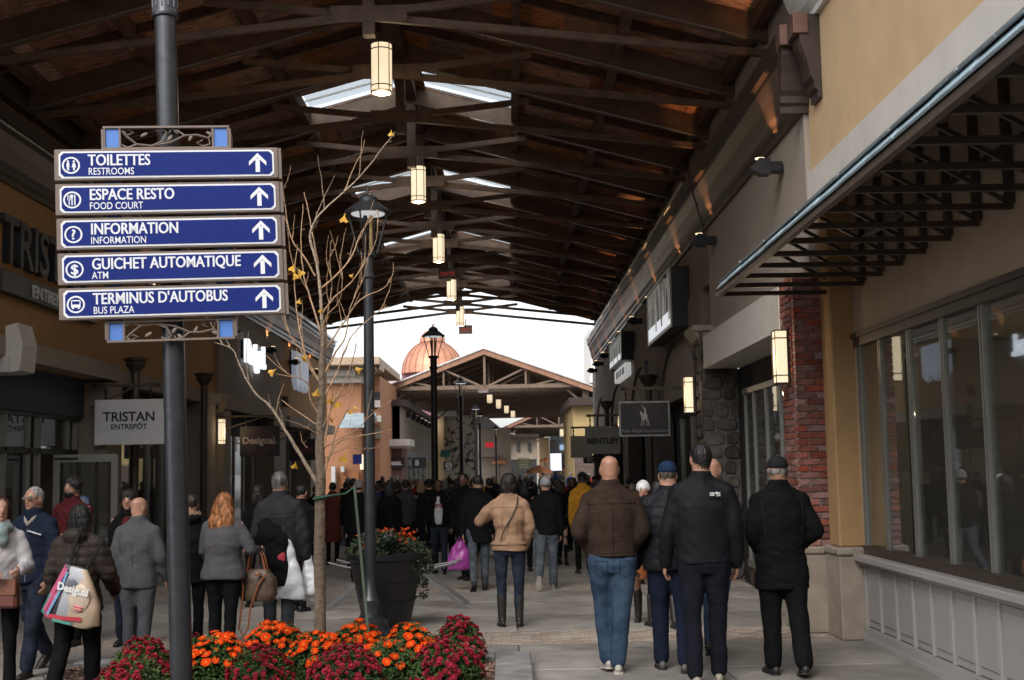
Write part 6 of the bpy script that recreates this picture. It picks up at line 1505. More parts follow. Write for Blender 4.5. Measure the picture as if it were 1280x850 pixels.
# right group
P1 = person(765, 570, 842, 'bald man in dark brown suede jacket and blue jeans walking away in the middle right', rz=RAD(2), w=1.12, skin=skinr, top=suede, hem=.93, tro=jean, trw=1.12, hair='bald', stance=.055, legs=(.30, .25, .05, .03), arms=((-.28, .30, 1.05), (-.2, .22, .95)), inw=(.55, .5), shoe=(.4, .38, .33), seed=4, sleeve=1.18)
P2 = person(880, 555, 856, 'tall man in black shell jacket with a small white logo, both hands hanging', rz=RAD(-2), w=1.06, skin=skinr, top=blk2, hem=.87, tro=cloth('trouser_navy', (.009, .010, .016)), trw=1.05, hair='short', hairc=(.012, .010, .010), legs=(-.05, .05, .12, .05), arms=((.05, .26, .22), (-.05, .17, .35)), shoe=(.3, .27, .22), seed=7, hvox=.0085, sleeve=1.2, hand_curl=.55, turn=.3)
P3 = person(977, 571, 843, 'man in thigh length black coat and black cap walking away beside the brick pier', rz=RAD(4), w=1.12, skin=skinr, top=blk, topk='coat', hem=.68, tro=blk, trw=1.2, hair='ring', hairc=(.25, .23, .22), hat='cap', legs=(.05, .05, -.2, .1), arms=((-.1, .15, .7), (-.15, .3, 1.0)), inw=(.5, .7), seed=9, sleeve=1.3, turn=-.1)
P4 = person(838, 577, 838, 'man in blue cap and black padded jacket partly hidden by the tall man', rz=RAD(-4), w=1.25, skin=skinm, top=cloth('black_quilt', (.012, .0125, .016), .5), quilt=.007, hem=.84, tro=nvy, hair='short', hairc=(.1, .08, .06), hat='cap', hatc=cloth('blue_cap', (.012, .025, .06)), legs=(.15, .1, -.1, .1), arms=((.0, .25, .4), (0, .1, .5)), seed=12, sleeve=1.15, shoe=(.1, .09, .08))
P5 = person(901, 572, 812, 'bald head and jeans of a man hidden behind the tall black jacket', rz=RAD(-30), w=.95, skin=skinr, top=blk, hem=.86, tro=jean, hair='bald', legs=(.2, .2, -.3, .3), arms=(DOWN, DOWN), seed=15, pxm_=893, Y=11.6)
P6 = person(806, 602, 778, 'woman in white knit hat facing the camera between two men on the right', rz=RAD(176), fem=True, w=.9, skin=skinm, top=blk, hem=.82, tro=blk, trw=.75, boots=True, hair='bob', hairc=(.10, .05, .03), hat='knit', hatc=cloth('white_knit', (.62, .62, .62)), face=True, legs=(.1, .1, -.1, .1), arms=((.2, .15, .8), (.2, .15, .8)), seed=16)
P7 = person(826, 600, 784, 'woman in black coat and black hair walking beside the woman in white hat', rz=RAD(10), fem=True, w=1.0, top=blk, topk='coat', hem=.75, tro=blk, trw=.78, boots=True, hair='bob', hairc=(.012, .012, .012), legs=(.25, .2, -.15, .15), arms=((.1, .2, .9), DOWN), seed=17)
P8 = person(637, 592, 783, 'woman in tan jacket with thin black crossbody strap standing in the street', rz=RAD(3), fem=True, w=1.12, top=tanj, hem=.86, tro=jdk, trw=.92, boots=True, hair='bob', hairc=(.022, .014, .012), legs=(.03, .02, -.03, .02), arms=((.45, .62, 1.35), (-.05, .28, .55)), inw=(.7, .35), seed=21, collar=True, sleeve=1.15, hood=False, hand_curl=1.2)
P9 = person(676, 597, 737, 'man in light grey knit hat and black jacket walking away behind the tan jacket', rz=RAD(-6), w=1.1, top=blk, hem=.86, tro=jgr, trw=1.1, hair='short', hairc=(.1, .09, .08), hat='knit', hatc=cloth('grey_knit_hat', (.30, .30, .31)), legs=(.5, .5, -.1, .05) if 0 else (-.28, .55, .12, .05), arms=((.2, .2, .4), DOWN), seed=22, shoe=(.25, .24, .22), pxm_=683)
P10 = person(598, 594, 738, 'person in dark coat and blue jeans holding a magenta bag left of the tan jacket', rz=RAD(5), w=1.05, top=blk, topk='coat', hem=.72, tro=jgr, hair='short', hairc=(.015, .012, .012), legs=(-.2, .35, .15, .1), arms=((-.1, .15, .2), DOWN), seed=23)
P11 = person(549, 600, 717, 'man in open dark jacket over a white shirt with red stripes facing the camera', rz=RAD(178), w=1.0, skin=skind, top=blk, hem=.86, tro=jdk, hair='short', hairc=(.01, .01, .01), face=True, shirt=whs, legs=(.1, .1, -.1, .1), arms=((.1, .15, .4), (.1, .15, .3)), seed=24)
P12 = person(729, 590, 717, 'person in mustard jacket and black cap left of the bald man', rz=RAD(0), w=1.0, top=must, hem=.88, tro=blk, hair='short', hairc=(.02, .02, .02), hat='cap', legs=(.15, .1, -.15, .1), arms=(DOWN, DOWN), seed=25, skin=skind)
P13 = person(700, 600, 706, 'woman in black coat and black high heels walking away left of the mustard jacket', rz=RAD(0), fem=True, w=.95, top=blk, topk='coat', hem=.70, tro=blk, trw=.7, hair='shoulder', hairc=(.02, .015, .012), legs=(.1, .2, -.3, .15), arms=(DOWN, DOWN), seed=26)
P14 = person(581, 592, 722, 'tall dark skinned person in black jacket behind the magenta bag', rz=RAD(150), w=1.0, skin=skind, top=blk, hem=.8, tro=blk, hair='short', hairc=(.01, .01, .01), legs=(.1, .1, -.1, .1), arms=(DOWN, DOWN), seed=27, fingers=False, Y=20.0)
# left group
L1 = person(42, 605, 842, 'grey haired man with glasses and navy jacket walking towards the camera', rz=RAD(168), w=1.08, skin=skinr, top=nvy, hem=.86, tro=jdk, trw=1.15, hair='short', hairc=(.38, .37, .36), face=True, glasses=True, legs=(.35, .15, -.30, .35), arms=((.1, .15, .4), (.1, .15, .3)), shirt=None, seed=31, sleeve=1.15, turn=-.15)
L2 = person(-2, 622, 870, 'woman in light grey coat with patterned scarf at the left edge', rz=RAD(-150), fem=True, w=1.12, skin=skinm, top=lgr, hem=.78, tro=blk, trw=.9, hair='bob', hairc=(.06, .018, .010), face=True, legs=(.1, .1, -.1, .1), arms=((.25, .2, 1.2), (.2, .2, 1.2)), inw=(.5, .5), seed=32, sleeve=1.15, Y=10.2)
L3 = person(98, 630, 872, 'woman in brown quilted puffer jacket carrying a colourful tote, seen from behind', rz=RAD(-8), fem=True, w=1.22, skin=skinr, top=brq, quilt=.013, hem=.80, tro=blk, trw=1.1, hair='shoulder', hairc=(.010, .009, .010), legs=(-.2, .2, .18, .1), arms=((.05, .30, .3), (.1, .32, .75)), inw=(0, .2), seed=33, sleeve=1.15, hvox=.0085, Y=10.0, hood=True, hand_curl=.9)
L4 = person(90, 597, 790, 'bearded man in maroon jacket looking down behind the brown puffer jacket', rz=RAD(165), w=1.05, skin=skinm, top=mar, hem=.82, tro=blk, hair='curly', hairc=(.012, .010, .010), face=True, beard=True, legs=(.1, .1, -.1, .1), arms=((.3, .15, 1.3), (.1, .15, .3)), inw=(.5, 0), seed=34, Y=13.2)
L5 = person(172, 622, 832, 'bald man in grey suit walking away on the left', rz=RAD(-6), w=1.13, skin=skinm, top=grs, hem=.80, tro=cloth('suit_trouser', (.068, .072, .08), ns=60), trw=1.1, hair='bald', legs=(.06, .05, -.06, .1), arms=((-.1, .18, .25), (.0, .2, .45)), seed=35, sleeve=1.18, turn=-.45, collar=True)
L6 = person(160, 614, 800, 'dark haired woman facing the camera behind the man in grey suit', rz=RAD(185), fem=True, w=.95, top=blk, hem=.8, tro=jdk, hair='curly', hairc=(.012, .01, .01), face=True, legs=(.1, .1, -.1, .1), arms=(DOWN, DOWN), seed=36, Y=13.0, shirt=mar)
L7 = person(279, 617, 822, 'woman with long wavy red hair and dark grey sweater, seen from behind', rz=RAD(-12), fem=True, w=1.34, top=greyk, topk='knit', hem=.83, tro=blk, trw=.98, hair='long', hairc=(.42, .165, .055), legs=(.05, .05, -.05, .05), arms=((.15, .2, .7), (.1, .42, 1.35)), inw=(.2, .1), seed=37, collar=False, sleeve=1.15)
L8 = person(349, 590, 808, 'grey haired man in charcoal jacket holding a black coat and white plastic bags', rz=RAD(-5), w=1.13, top=cloth('charcoal_jacket', (.026, .027, .031), .7), hem=.84, tro=jgr, trw=1.0, hair='short', hairc=(.16, .155, .15), legs=(.04, .04, -.04, .04), arms=((.1, .2, .8), (-.05, .22, .35)), inw=(.3, 0), seed=38, sleeve=1.2, hand_curl=1.3, skin=skinr)
L9 = person(238, 618, 806, 'person in black coat with a fur trimmed hood half hidden by the sign pole', rz=RAD(10), w=1.0, top=blk, topk='coat', hem=.75, tro=blk, hair='short', hairc=(.03, .02, .015), legs=(.1, .1, -.1, .1), arms=(DOWN, DOWN), seed=39, hood=True, Y=12.6)
L10 = person(322, 606, 770, 'dark haired woman in black behind the red haired woman', rz=RAD(20), fem=True, w=.95, top=blk, hem=.8, tro=blk, hair='shoulder', hairc=(.02, .015, .015), legs=(.1, .1, -.1, .1), arms=(DOWN, DOWN), seed=40, Y=16.5)
L11 = person(376, 606, 745, 'person in black with short dark hair just left of the tree trunk', rz=RAD(-20), w=1.0, top=blk, hem=.85, tro=blk, hair='short', hairc=(.015, .012, .01), legs=(.1, .1, -.1, .1), arms=(DOWN, DOWN), seed=41, Y=16.0)
L12 = person(416, 603, 706, 'person in long rust red coat right behind the tree trunk', rz=RAD(0), fem=True, w=1.05, top=rust, topk='coat', hem=.48, tro=blk, trw=.8, hair='short', hairc=(.015, .012, .01), legs=(.1, .1, -.12, .1), arms=(DOWN, DOWN), seed=42)
L13 = person(442, 598, 712, 'person in black coat between the tree trunk and the lamp post', rz=RAD(0), w=1.05, top=blk, topk='coat', hem=.6, tro=blk, hair='short', hairc=(.012, .01, .01), legs=(.1, .1, -.12, .1), arms=(DOWN, DOWN), seed=43)
# crowd templates
CT = []
specs = [dict(top=blk, hair='short', legs=W1), dict(top=blk, hair='shoulder', fem=True, topk='coat', hem=.7, legs=(.2, .15, -.15, .1)), dict(top=blk, hair='short', rz=math.pi, face=True, legs=(.1, .1, -.1, .1)), dict(top=blk, hair='short', hat='cap', legs=(.1, .1, -.25, .3), w=1.1),
         dict(top=blk, hair='bob', fem=True, rz=math.pi, face=True, topk='coat', hem=.75, legs=(.15, .1, -.15, .15)), dict(top=blk, hair='short', hat='knit', legs=(.05, .05, -.2, .25), w=1.05)]
for i, sp in enumerate(specs):
    rzv = sp.pop('rz', 0)
    CT.append((person(0, 0, 0, 'template', loc=(0, 0, 0), h=1.7, tro=blk, seed=60 + i, arms=(DOWN, DOWN), fingers=False, hvox=.018, vox=.019, rz=rzv, **sp), rzv))
bake()
for P_, n_, l_, w_, wd_ in ((P2, 900, .035, .001, .0016), (P8, 700, .07, .004, .002), (L7, 2600, .16, .014, .0026), (L3, 1100, .14, .003, .0022), (L8, 800, .03, .002, .0016), (L1, 600, .03, .002, .0015), (L2, 900, .06, .004, .002), (L4, 900, .03, .006, .0018), (L6, 700, .035, .007, .002), (P6, 400, .06, .004, .002), (P4, 300, .03, .001, .0015), (P3, 250, .02, .001, .0015), (L10, 400, .1, .004, .0022), (P10, 300, .03, .002, .002)):
    for ch in P_['o'].children:
        if ch.name.split('.')[0] == 'hair': strands(ch, n_, l_, n_, w_, wd_)
from mathutils.bvhtree import BVHTree
def seam(P_, part, lines, mt, r=.0028, front=False, close=False):
    ch = [c for c in P_['o'].children if c.name.split('.')[0] == part]
    if not ch: return
    c = ch[0]; bv = BVHTree.FromPolygons([v.co for v in c.data.vertices], [tuple(p.vertices) for p in c.data.polygons]); m = MB(); dz = P_['dz']
    for ln in lines:
        pts = []
        for (x0, z0), (x1, z1) in zip(ln[:-1], ln[1:]):
            for q in range(7):
                t = q / 6; x, z = x0 + (x1 - x0) * t, z0 + (z1 - z0) * t + dz
                h = bv.ray_cast(Vector((x, 1 if front else -1, z)), Vector((0, -1 if front else 1, 0)))
                if h[0] is not None: pts.append(h[0] + Vector((0, .0012 if front else -.0012, 0)))
        if len(pts) > 2: m.tube(pts, r, 4)
    if m.V: obj('seam', m, mt, c, world=False)
sd1 = cloth('suede_seam', (.018, .012, .009)); sd2 = cloth('black_seam', (.025, .025, .028)); sd3 = cloth('jean_seam', (.012, .02, .04)); sd4 = cloth('suit_seam', (.03, .032, .036)); sd5 = cloth('tan_seam2', (.16, .095, .06))
seam(P1, 'jacket', [[(-.20, 1.36), (.20, 1.36)], [(0, 1.36), (0, .96)], [(-.2, .965), (.2, .965)], [(-.20, 1.40), (-.175, 1.2)], [(.20, 1.40), (.175, 1.2)]], sd1)
seam(P1, 'trousers', [[(0, .99), (0, .80)], [(-.14, .90), (-.14, .80), (-.095, .77), (-.05, .80), (-.05, .90), (-.14, .90)], [(.05, .90), (.05, .80), (.095, .77), (.14, .80), (.14, .90), (.05, .90)], [(-.15, .935), (.15, .925)]], sd3, .0022)
seam(P2, 'jacket', [[(-.17, 1.42), (-.16, 1.2), (-.17, .92)], [(.17, 1.42), (.16, 1.2), (.17, .92)], [(-.19, .90), (.19, .90)]], sd2, .002)
seam(P2, 'trousers', [[(-.13, .86), (-.05, .86)], [(.05, .86), (.13, .86)], [(0, .95), (0, .80)]], sd2, .002)
seam(P3, 'jacket', [[(-.2, .98), (.2, .98)], [(-.17, 1.40), (-.15, 1.1)], [(.17, 1.40), (.15, 1.1)], [(-.1, 1.45), (.1, 1.45)], [(-.2, .72), (.2, .72)]], sd2, .003)
seam(P4, 'jacket', [[(-.2, 1.38), (.2, 1.38)], [(-.2, .88), (.2, .88)]], sd2, .003)
seam(P8, 'jacket', [[(-.17, 1.36), (.17, 1.36)], [(-.08, 1.36), (-.09, .96)], [(.08, 1.36), (.09, .96)]], sd5, .0025)
seam(L5, 'jacket', [[(0, 1.46), (0, .82)], [(-.17, 1.38), (-.14, 1.15)], [(.17, 1.38), (.14, 1.15)]], sd4, .0022)
seam(L8, 'jacket', [[(-.2, 1.34), (0, 1.32), (.2, 1.34)], [(-.2, 1.30), (0, 1.28), (.2, 1.30)], [(0, 1.28), (0, .88)]], sd2, .0035)
seam(L1, 'jacket', [[(0, 1.44), (0, .88)]], mat('zip', (.3, .3, .32), .4), .003, front=True)
seam(L3, 'jacket', [[(-.2, .86), (.2, .86)]], sd1, .003)
haircols = {'black': (.012, .010, .010), 'brown': (.05, .028, .018), 'blond': (.38, .26, .13), 'grey': (.3, .29, .28)}
coats = {'black': blk, 'navy': nvy, 'charcoal': dgr, 'grey': dgr, 'bright blue': blu, 'red': redc, 'olive': olive, 'mustard yellow': must, 'slate': slate, 'white': whs, 'tan': tanj}
def recol(o, m_):
    if o.material_slots: o.material_slots[0].link = 'OBJECT'; o.material_slots[0].material = m_
def crowd(ti, px, pyt, Y, coat, hairc, label, used=[]):
    (Pd, rzv) = CT[ti]; o = Pd['o']
    c = copy_tree(o) if ti in used else o; used.append(ti)
    p = at(px, pyt, Y); k = max(.86, min(1.06, p.z / 1.7)) * 1.7 / 1.75
    c.location = (p.x, Y, 0); c.rotation_euler = (0, 0, rzv + rnd.uniform(-.25, .25)); c.scale = (k, k, k); tags(c, label, 'person', 'people in the distant crowd')
    for ch in c.children:
        n = ch.name.split('.')[0]
        if n == 'jacket': recol(ch, coats[coat])
        if n == 'hair': recol(ch, mat('hairc_' + hairc, haircols[hairc], .6, var=.3, nscale=40, bump=.5))
        if n == 'knit_hat': recol(ch, cloth('crowd_hat_' + coat, (.25, .24, .24) if coat != 'red' else (.3, .03, .03)))
    if rnd.random() < .2: recol(c, skind)
specific = [(0, 472, 603, 24, 'bright blue', 'brown', 'person in bright blue coat right of the nearest lamp post'), (0, 480, 602, 27, 'black', 'brown', 'person in black jacket above the left part of the planter'),
 (0, 495, 601, 25, 'black', 'black', 'person in black with a pale shoulder bag above the planter'), (1, 509, 605, 26, 'black', 'black', 'person with dark hair and black coat above the right rim of the planter'),
 (1, 526, 602, 27, 'black', 'blond', 'blond haired woman in black coat left of the man in white shirt'), (2, 514, 602, 34, 'white', 'grey', 'pale haired person in white facing the camera beyond the planter'),
 (3, 563, 600, 30, 'charcoal', 'black', 'person in charcoal jacket and cap right of the man in white shirt'), (2, 521, 612, 32, 'red', 'brown', 'person in red between the planter and the man in white shirt'),
 (0, 662, 599, 26, 'black', 'black', 'person in black right behind the head of the tan jacket woman'), (1, 689, 603, 29, 'black', 'black', 'dark haired woman in black coat left of the woman in heels'),
 (5, 664, 606, 40, 'charcoal', 'grey', 'person in grey knit hat seen over the tan shoulder'), (0, 712, 605, 31, 'red', 'black', 'person in red right of the woman in heels'), (3, 745, 603, 34, 'navy', 'black', 'person in navy jacket and cap just left of the bald head'),
 (2, 619, 604, 34, 'navy', 'brown', 'person in navy facing the camera left of the tan jacket woman'), (1, 461, 600, 22, 'charcoal', 'brown', 'woman in charcoal coat hidden behind the nearest lamp post'),
 (0, 432, 606, 30, 'navy', 'black', 'person in navy beyond the long rust coat'), (4, 757, 606, 24, 'black', 'brown', 'woman in black coat facing the camera right of the bald man'), (0, 786, 607, 27, 'black', 'black', 'person in black in front of the right shops'), (0, 800, 609, 33, 'olive', 'brown', 'person in olive jacket beside the right shop doors')]
specific += [(1, 487, 600, 21, 'black', 'black', 'nearest woman in black coat right above the planter flowers'), (3, 536, 599, 21.5, 'black', 'black', 'man in black and cap immediately left of the white shirt'),
 (0, 571, 597, 23, 'black', 'black', 'man in black right beside the white shirt'), (0, 612, 596, 23.5, 'black', 'black', 'man in black between the dark coat and the tan jacket'), (5, 448, 601, 20, 'black', 'black', 'person in black and knit hat beside the lamp post'),
 (1, 655, 600, 21.5, 'black', 'black', 'woman in black just right of the tan jacket'), (0, 694, 597, 23, 'black', 'black', 'man in black behind the heeled woman'), (4, 715, 603, 26, 'black', 'brown', 'dark haired woman in black facing the camera beside the mustard jacket'),
 (0, 507, 598, 22.5, 'charcoal', 'black', 'man in charcoal over the middle of the planter'), (3, 591, 600, 26, 'navy', 'black', 'man in navy and cap behind the magenta bag'), (1, 747, 600, 22, 'black', 'black', 'woman in black touching the left edge of the bald man'),
 (0, 790, 603, 19, 'black', 'brown', 'man in black between the bald man and the white hat'), (0, 395, 605, 24, 'black', 'brown', 'man in black directly behind the tree trunk'), (3, 355, 604, 22, 'black', 'grey', 'man in black and cap hidden behind the charcoal jacket')]
for a in specific: crowd(*a)
cn = ['black', 'black', 'navy', 'charcoal', 'black', 'slate', 'olive', 'red', 'black', 'white', 'tan', 'bright blue', 'mustard yellow', 'grey']
lands = [(430, 'right of the tree trunk'), (470, 'beyond the planter'), (500, 'over the black planter'), (530, 'left of the tall lamp post'), (548, 'right of the tall lamp post'), (572, 'below the second lamp post'), (600, 'below the stone tower'), (625, 'under the second roof lanterns'), (655, 'below the yellow green board'), (690, 'below the bright white poster'), (722, 'beside the yellow building'), (750, 'before the grey metal signs')]
seen = {}
hn = {0: 'short {h} hair', 1: 'long {h} hair', 2: 'short {h} hair, face shown,', 3: 'a cap', 4: '{h} bob, face shown,', 5: 'a knit hat'}
cr_ = random.Random(11); nper = 0; tries = 0
while nper < 46 and tries < 400:
    tries += 1
    px = cr_.uniform(428, 752); Y = cr_.choice([28, 33, 38, 44, 50, 58, 66, 75]) + cr_.uniform(-2, 2); ti = cr_.randrange(6); co = cr_.choice(cn); hc_ = cr_.choice(['black', 'brown', 'black', 'grey', 'blond'])
    ld = [l for x_, l in lands if x_ <= px]; ld = ld[-1] if ld else lands[0][1]; dist = 'near' if Y < 36 else ('middle' if Y < 52 else 'far')
    key = (ti, co, hc_ if ti not in (3, 5) else '', ld, dist)
    if key in seen: continue
    seen[key] = 1; nper += 1
    crowd(ti, px, cr_.uniform(597, 603) if Y < 45 else cr_.uniform(594, 600), Y, co, hc_, f'{dist} crowd person in {co} with {hn[ti].format(h=hc_)} {ld}')
# ================================================================== things people carry or wear apart
def wpt(P, v): return WM[P['o']] @ Vector(v)
def carry(name, label, cat, P, v): return thing(name, label, cat, wpt(P, v), rz=P['o'].rotation_euler.z)
def sbag(L, mb, mt, nm='bag_body', vox=.012, amp=.006, seed=3): return soft(nm, mb, mt, L, vox, 3, folds(amp, (10, 10, 10), seed))
lea = mat('brown_leather', (.16, .06, .03), .45, var=.2, nscale=10, bump=.2); lea2 = mat('cognac_leather', (.27, .09, .035), .4, var=.15); mono = mat('dark_monogram', (.085, .05, .03), .5, var=.3, nscale=40)
plw = mat('white_plastic_bag', (.62, .64, .67), .35, var=.08, nscale=6, bump=.5, bscale=14); 
# tan woman's strap
b = P8['o']; m = MB(); dz = P8['dz']; m.tube([(-.115, -.155, .98 + dz), (-.06, -.165, 1.12 + dz), (.02, -.168, 1.25 + dz), (.085, -.138, 1.38 + dz), (.10, -.07, 1.475 + dz), (.09, .02, 1.48 + dz)], .007, 6); obj('shoulder_strap', m, blackm, b, world=False)
m = MB(); dz = P8['dz']; m.loft([((0, -.006, .935 + dz), .187 * 1.12 + .004, .142 * 1.12), ((0, -.006, .965 + dz), .185 * 1.12, .14 * 1.12)], 24); obj('waist_seam', m, cloth('tan_seam', (.33, .21, .14)), b, world=False, smooth=True)
# brown handbag of the woman in black
sh_, el, wr, f_ = P7['AR'][0]; L = carry('handbag', 'brown leather handbag held beside the woman in black coat', 'bag', P7, wr + Vector((-.06, .02, -.26)))
m = MB(); m.loft([((0, 0, -.15), .17, .07), ((0, 0, -.05), .18, .075), ((0, 0, .08), .14, .05), ((0, 0, .12), .12, .03)], 16, 3); sbag(L, m, lea2)
m = MB(); 
for y in (-.03, .03): m.tube([(-.08, y, .10), (-.06, y, .2), (0, y, .25), (.06, y, .2), (.08, y, .10)], .008, 6)
obj('handle', m, lea2, L, world=False)
# red haired woman's handbag
sh_, el, wr, f_ = L7['AR'][1]; L = carry('handbag', 'dark patterned handbag with tan straps on the arm of the red haired woman', 'bag', L7, el.lerp(wr, .55) + Vector((.02, 0, -.36)))
m = MB(); m.loft([((0, 0, -.16), .15, .08), ((0, 0, -.1), .19, .09), ((0, 0, .05), .175, .08), ((0, 0, .14), .10, .04)], 18, 3); sbag(L, m, mono, amp=.004)
m = MB()
for y in (-.03, .03): m.tube([(-.10, y, .10), (-.07, y, .26), (-.01, y, .345), (.05, y, .26), (.09, y, .10)], .009, 6)
obj('handle', m, lea2, L, world=False)
m = MB(); m.tube([(-.13, -.085, .08), (-.10, -.11, -.05), (-.12, -.11, -.25), (-.14, -.11, -.40), (-.10, -.11, -.47), (-.05, -.11, -.40), (-.03, -.11, -.22), (.05, -.11, -.0), (.12, -.09, .10)], .009, 6); m.lathe([(.028, -.012), (.034, 0), (.028, .012)], (.05, -.12, .1), 10); obj('shoulder_strap', m, lea2, L, world=False)
# man's white bags and coat
sh_, el, wr, f_ = L8['AR'][1]
L = carry('plastic_bag', 'white plastic bag with red and pink print hanging from the man in charcoal', 'bag', L8, wr + Vector((-.16, -.16, -.10)))
m = MB(); m.loft([((.02, 0, -.30), .16, .05), ((.0, 0, -.15), .17, .07), ((-.02, 0, .05), .12, .05), ((-.05, 0, .25), .09, .04), ((-.1, 0, .36), .07, .02)], 16, 2.6); sbag(L, m, plw, amp=.016)
m = MB(); m.loft([((-.05, -.065, -.02), .05, .025), ((-.05, -.07, .12), .055, .022), ((-.07, -.055, .28), .045, .018)], 10); soft('red_print', m, mat('print_red', (.45, .04, .06), .5), L, .012, 2)
m = MB(); m.loft([((-.10, -.05, .10), .03, .03), ((-.12, -.045, .26), .03, .02), ((-.10, -.03, .32), .02, .02)], 10); soft('pink_print', m, mat('print_pink', (.62, .3, .34), .5), L, .012, 2)
L = carry('plastic_bag', 'crumpled plain white plastic bag in the hand beside the tree trunk', 'bag', L8, wr + Vector((.03, .0, -.02)))
m = MB(); m.loft([((.0, 0, -.42), .07, .05), ((0, 0, -.33), .12, .09), ((0, 0, -.18), .10, .08), ((-.01, 0, -.05), .06, .04), ((-.01, 0, .03), .03, .02)], 14); sbag(L, m, plw, amp=.02, seed=8)
sh_, el, wr, f_ = L8['AR'][0]
L = carry('folded_coat', 'black coat draped over the arm of the man in charcoal jacket', 'coat', L8, el + Vector((.24, -.16, .08)))
m = MB(); m.loft([((.05, 0, -.58), .09, .05), ((.02, 0, -.38), .13, .06), ((-.02, 0, -.15), .15, .07), ((-.06, .02, .02), .13, .07), ((-.08, .04, .08), .06, .04)], 16); sbag(L, m, blk, 'cloth', amp=.02, seed=5, vox=.014)
# colourful tote
L = carry('tote_bag', 'colourful glossy tote bag with white lettering on the back of the brown puffer jacket', 'bag', L3, (.10, -.235, .98 + L3['dz']))
L.rotation_euler[1] = RAD(14); WM[L] = Matrix.Translation(L.location) @ L.rotation_euler.to_matrix().to_4x4()
cols = [('tote_beige', (.50, .38, .27)), ('tote_teal', (.08, .30, .26)), ('tote_pink', (.55, .10, .22)), ('tote_grey', (.33, .35, .38)), ('tote_dark', (.03, .03, .035)), ('tote_red', (.45, .03, .05))]
tm = [mat(n_, c_, .3, var=.12, coat=.3) for n_, c_ in cols]
m = MB(); m.loft([((0, 0, -.24), .17, .055), ((0, 0, -.20), .235, .07), ((-.0, 0, -.05), .20, .075), ((-.03, 0, .10), .13, .05), ((-.05, 0, .18), .09, .025)], 24, 2.8); bgb = obj('bag_body', m, tm, L, world=False, smooth=50)
for i, pl in enumerate(bgb.data.polygons):
    c = pl.center; u = c.x
    pl.material_index = 1 if u < -.17 else (2 if u < -.12 else (4 if u < -.09 else (3 if u < .03 else 0)))
def strip(pts, w_, mt, nm): 
    m = MB()
    for a, b2 in zip(pts[:-1], pts[1:]): m.beam(a, b2, w_, .004, (0, 1, 0)); 
    obj(nm, m, mt, L, world=False)
strip([(-.19, -.060, -.18), (-.135, -.068, .02), (-.10, -.045, .16)], .02, tm[2], 'pink_stripe'); strip([(-.15, -.078, -.20), (-.10, -.078, -.02), (-.085, -.055, .14)], .018, mat('tote_blue', (.15, .35, .55), .3), 'blue_stripe')
strip([(-.17, -.072, -.205), (-.02, -.083, -.195), (.12, -.080, -.17)], .03, tm[5], 'red_stripe'); strip([(-.10, -.080, -.225), (.05, -.078, -.22)], .02, tm[1], 'teal_stripe')
m = MB(); m.ell((.075, -.083, -.085), (.045, .006, .011), 10, 6); m.ell((.075, -.083, -.105), (.038, .006, .013), 10, 6); obj('lips_print', m, mat('lips_print', (.60, .20, .18), .4), L, world=False, smooth=True)
m = MB(); m.ell((.06, -.072, -.03), (.085, .012, .11), 12, 8); obj('beige_print', m, mat('tote_skin', (.52, .42, .33), .35), L, world=False, smooth=True)
m = MB(); m.ell((-.03, -.072, .055), (.05, .010, .05), 12, 8); obj('grey_print', m, mat('tote_photo', (.13, .14, .17), .35), L, world=False, smooth=True)
text('lettering', 'Desigual', .078, wht_tr, L, (-.120, -.090, .005), world=False, bold=.003, ext=.002, xs=.95)
m = MB(); m.tube([(-.10, 0, .15), (-.13, .04, .32), (-.13, .10, .47)], .014, 6); m.tube([(.02, .0, .15), (.05, .05, .30), (.06, .11, .45)], .014, 6); obj('shoulder_strap', m, blackm, L, world=False)
# left woman's brown bag and scarf
L = carry('shoulder_bag', 'reddish brown shoulder bag of the woman in light grey coat', 'bag', L2, (.10, .20, .98)); L.location = at(10, 742, 10.0); L.rotation_euler = (0, 0, RAD(-12)); WM[L] = Matrix.Translation(L.location) @ Matrix.Rotation(RAD(-12), 4, 'Z')
m = MB(); m.cbox(-.12, .09, -.04, .04, -.11, .11, .02); obj('bag_body', m, mat('oxblood_leather', (.12, .035, .025), .4, bump=.1), L, world=False); m = MB(); m.cbox(-.122, .092, -.05, -.035, -.01, .113, .006); obj('flap', m, lea, L, world=False)
hp = L2['hp']; m = MB(); m.lathe([(.10, -.20), (.115, -.16), (.095, -.12)], tuple(hp((0, .01, 0))), 16); m.ell(hp((0, .12, -.24)), (.06, .03, .1), 10, 8); soft('scarf', m, mat('scarf_pattern', (.10, .22, .25), .8, var=.5, nscale=30, col2=(.25, .25, .2)), L2['o'], .012, 2, folds(.008, (30, 30, 30), 2))
# navy jacket white stripe on the glasses man
b = L1['o']; dz = L1['dz']; m = MB(); m.beam((-.165, .135, 1.30 + dz), (.0, .165, 1.35 + dz), .03, .006, (0, 1, 0)); 
m = MB(); m.loft([((0, .012, 1.27 + dz), .14, .130), ((0, .012, 1.30 + dz), .14, .130)], 20); 
m = MB(); m.beam((-.03, .150, 1.35 + dz), (-.15, .128, 1.31 + dz), .028, .008, (0, 0, 1)); obj('white_stripe', m, whs, b, world=False)
m = MB(); m.tube([(-.06, .05, 1.50 + dz), (-.03, .10, 1.44 + dz), (0, .115, 1.40 + dz), (.03, .10, 1.44 + dz), (.06, .05, 1.50 + dz)], .022, 6); soft('shirt_collar', m, cloth('check_shirt', (.25, .22, .19)), b, .012, 1)
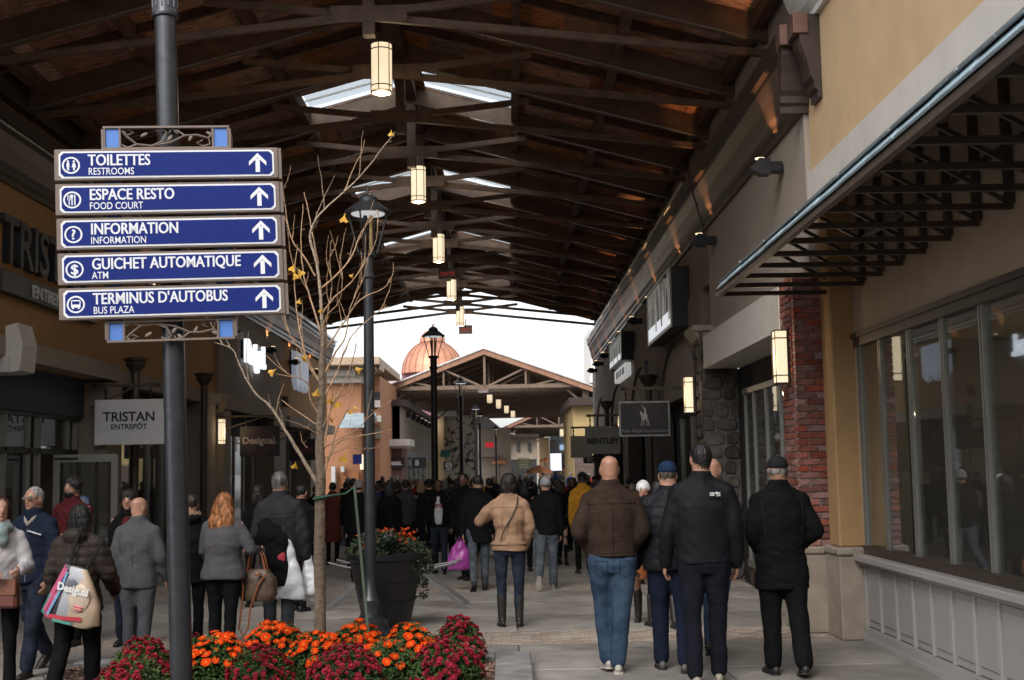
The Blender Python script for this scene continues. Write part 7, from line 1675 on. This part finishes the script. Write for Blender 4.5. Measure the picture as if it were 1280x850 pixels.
# logo on black shell jacket
b = P2['o']; dz = P2['dz']; m = MB()
for r_, t_ in ((.022, .005), (.015, .004), (.008, .004)):
    for q in range(8): a0, a1 = math.pi * .5 * q / 8, math.pi * .5 * (q + 1) / 8; m.beam((.088 + r_ * math.cos(a0), -.146, 1.365 + dz + r_ * math.sin(a0)), (.088 + r_ * math.cos(a1), -.146, 1.365 + dz + r_ * math.sin(a1)), .02, t_, (0, 1, 0))
obj('logo', m, wht_tr, b, world=False)
text('logo_lettering', 'THE NORTH\nFACE', .0135, wht_tr, b, (.040, -.158, 1.383 + dz), world=False, ext=.004, bold=.0008)
# magenta bag
sh_, el, wr, f_ = P10['AR'][0]; L = carry('plastic_bag', 'magenta plastic bag held by the person in dark coat and jeans', 'bag', P10, wr + Vector((-.06, -.03, -.33)))
m = MB(); m.loft([((0, 0, -.20), .17, .06), ((0, 0, -.05), .17, .09), ((0, 0, .10), .12, .06), ((0, 0, .20), .04, .03)], 14); sbag(L, m, mat('magenta_plastic', (.34, .05, .30), .35, var=.2), amp=.016)
m = MB(); m.tube([(-.04, 0, .17), (0, 0, .26), (.04, 0, .17)], .008, 5); obj('handle', m, mat('magenta_plastic', (.34, .05, .30), .35), L, world=False)
# grey bag near rust coat, white bag
L = carry('shopping_bag', 'grey shopping bag beside the long rust coat', 'bag', L12, (.25, .02, .62)); m = MB(); m.loft([((0, 0, -.2), .13, .06), ((0, 0, 0), .12, .07), ((0, 0, .15), .05, .03)], 12); sbag(L, m, cloth('grey_bag', (.13, .13, .14)), vox=.016, amp=.01)
m = MB(); m.tube([(-.04, 0, .13), (0, 0, .24), (.04, 0, .13)], .008, 5); obj('handle', m, blackm, L, world=False)
L = carry('shoulder_bag', 'pale shoulder bag on the person above the planter', 'bag', P11, (0, 0, 0)); p_ = at(500, 636, 24.8); L.location = p_; L.rotation_euler = (0, 0, 0); WM[L] = Matrix.Translation(p_)
m = MB(); m.loft([((0, 0, -.18), .10, .05), ((0, 0, 0), .13, .07), ((-.03, 0, .15), .06, .04)], 12); sbag(L, m, cloth('pale_bag', (.38, .36, .32)), vox=.016); m = MB(); m.tube([(-.03, 0, .14), (-.06, .0, .3)], .012, 5); obj('shoulder_strap', m, blackm, L, world=False)
# red stripes on white shirt, fur hood, suede collar seam
b = P11['o']; dz = P11['dz']; m = MB()
for z in (1.28, 1.24): m.box(-.075, .075, .138, .158, z + dz, z + .018 + dz)
obj('shirt_stripes', m, redc, b, world=False)
b = L9['o']; dz = L9['dz']; m = MB(); m.lathe([(.10, 1.47 + dz), (.13, 1.52 + dz), (.10, 1.56 + dz)], (0, -.03, 0), 18); soft('fur_trim', m, mat('fur', (.25, .17, .10), .95, var=.4, nscale=40, bump=1), b, .014, 1, folds(.012, (60, 60, 60), 3))
bake()
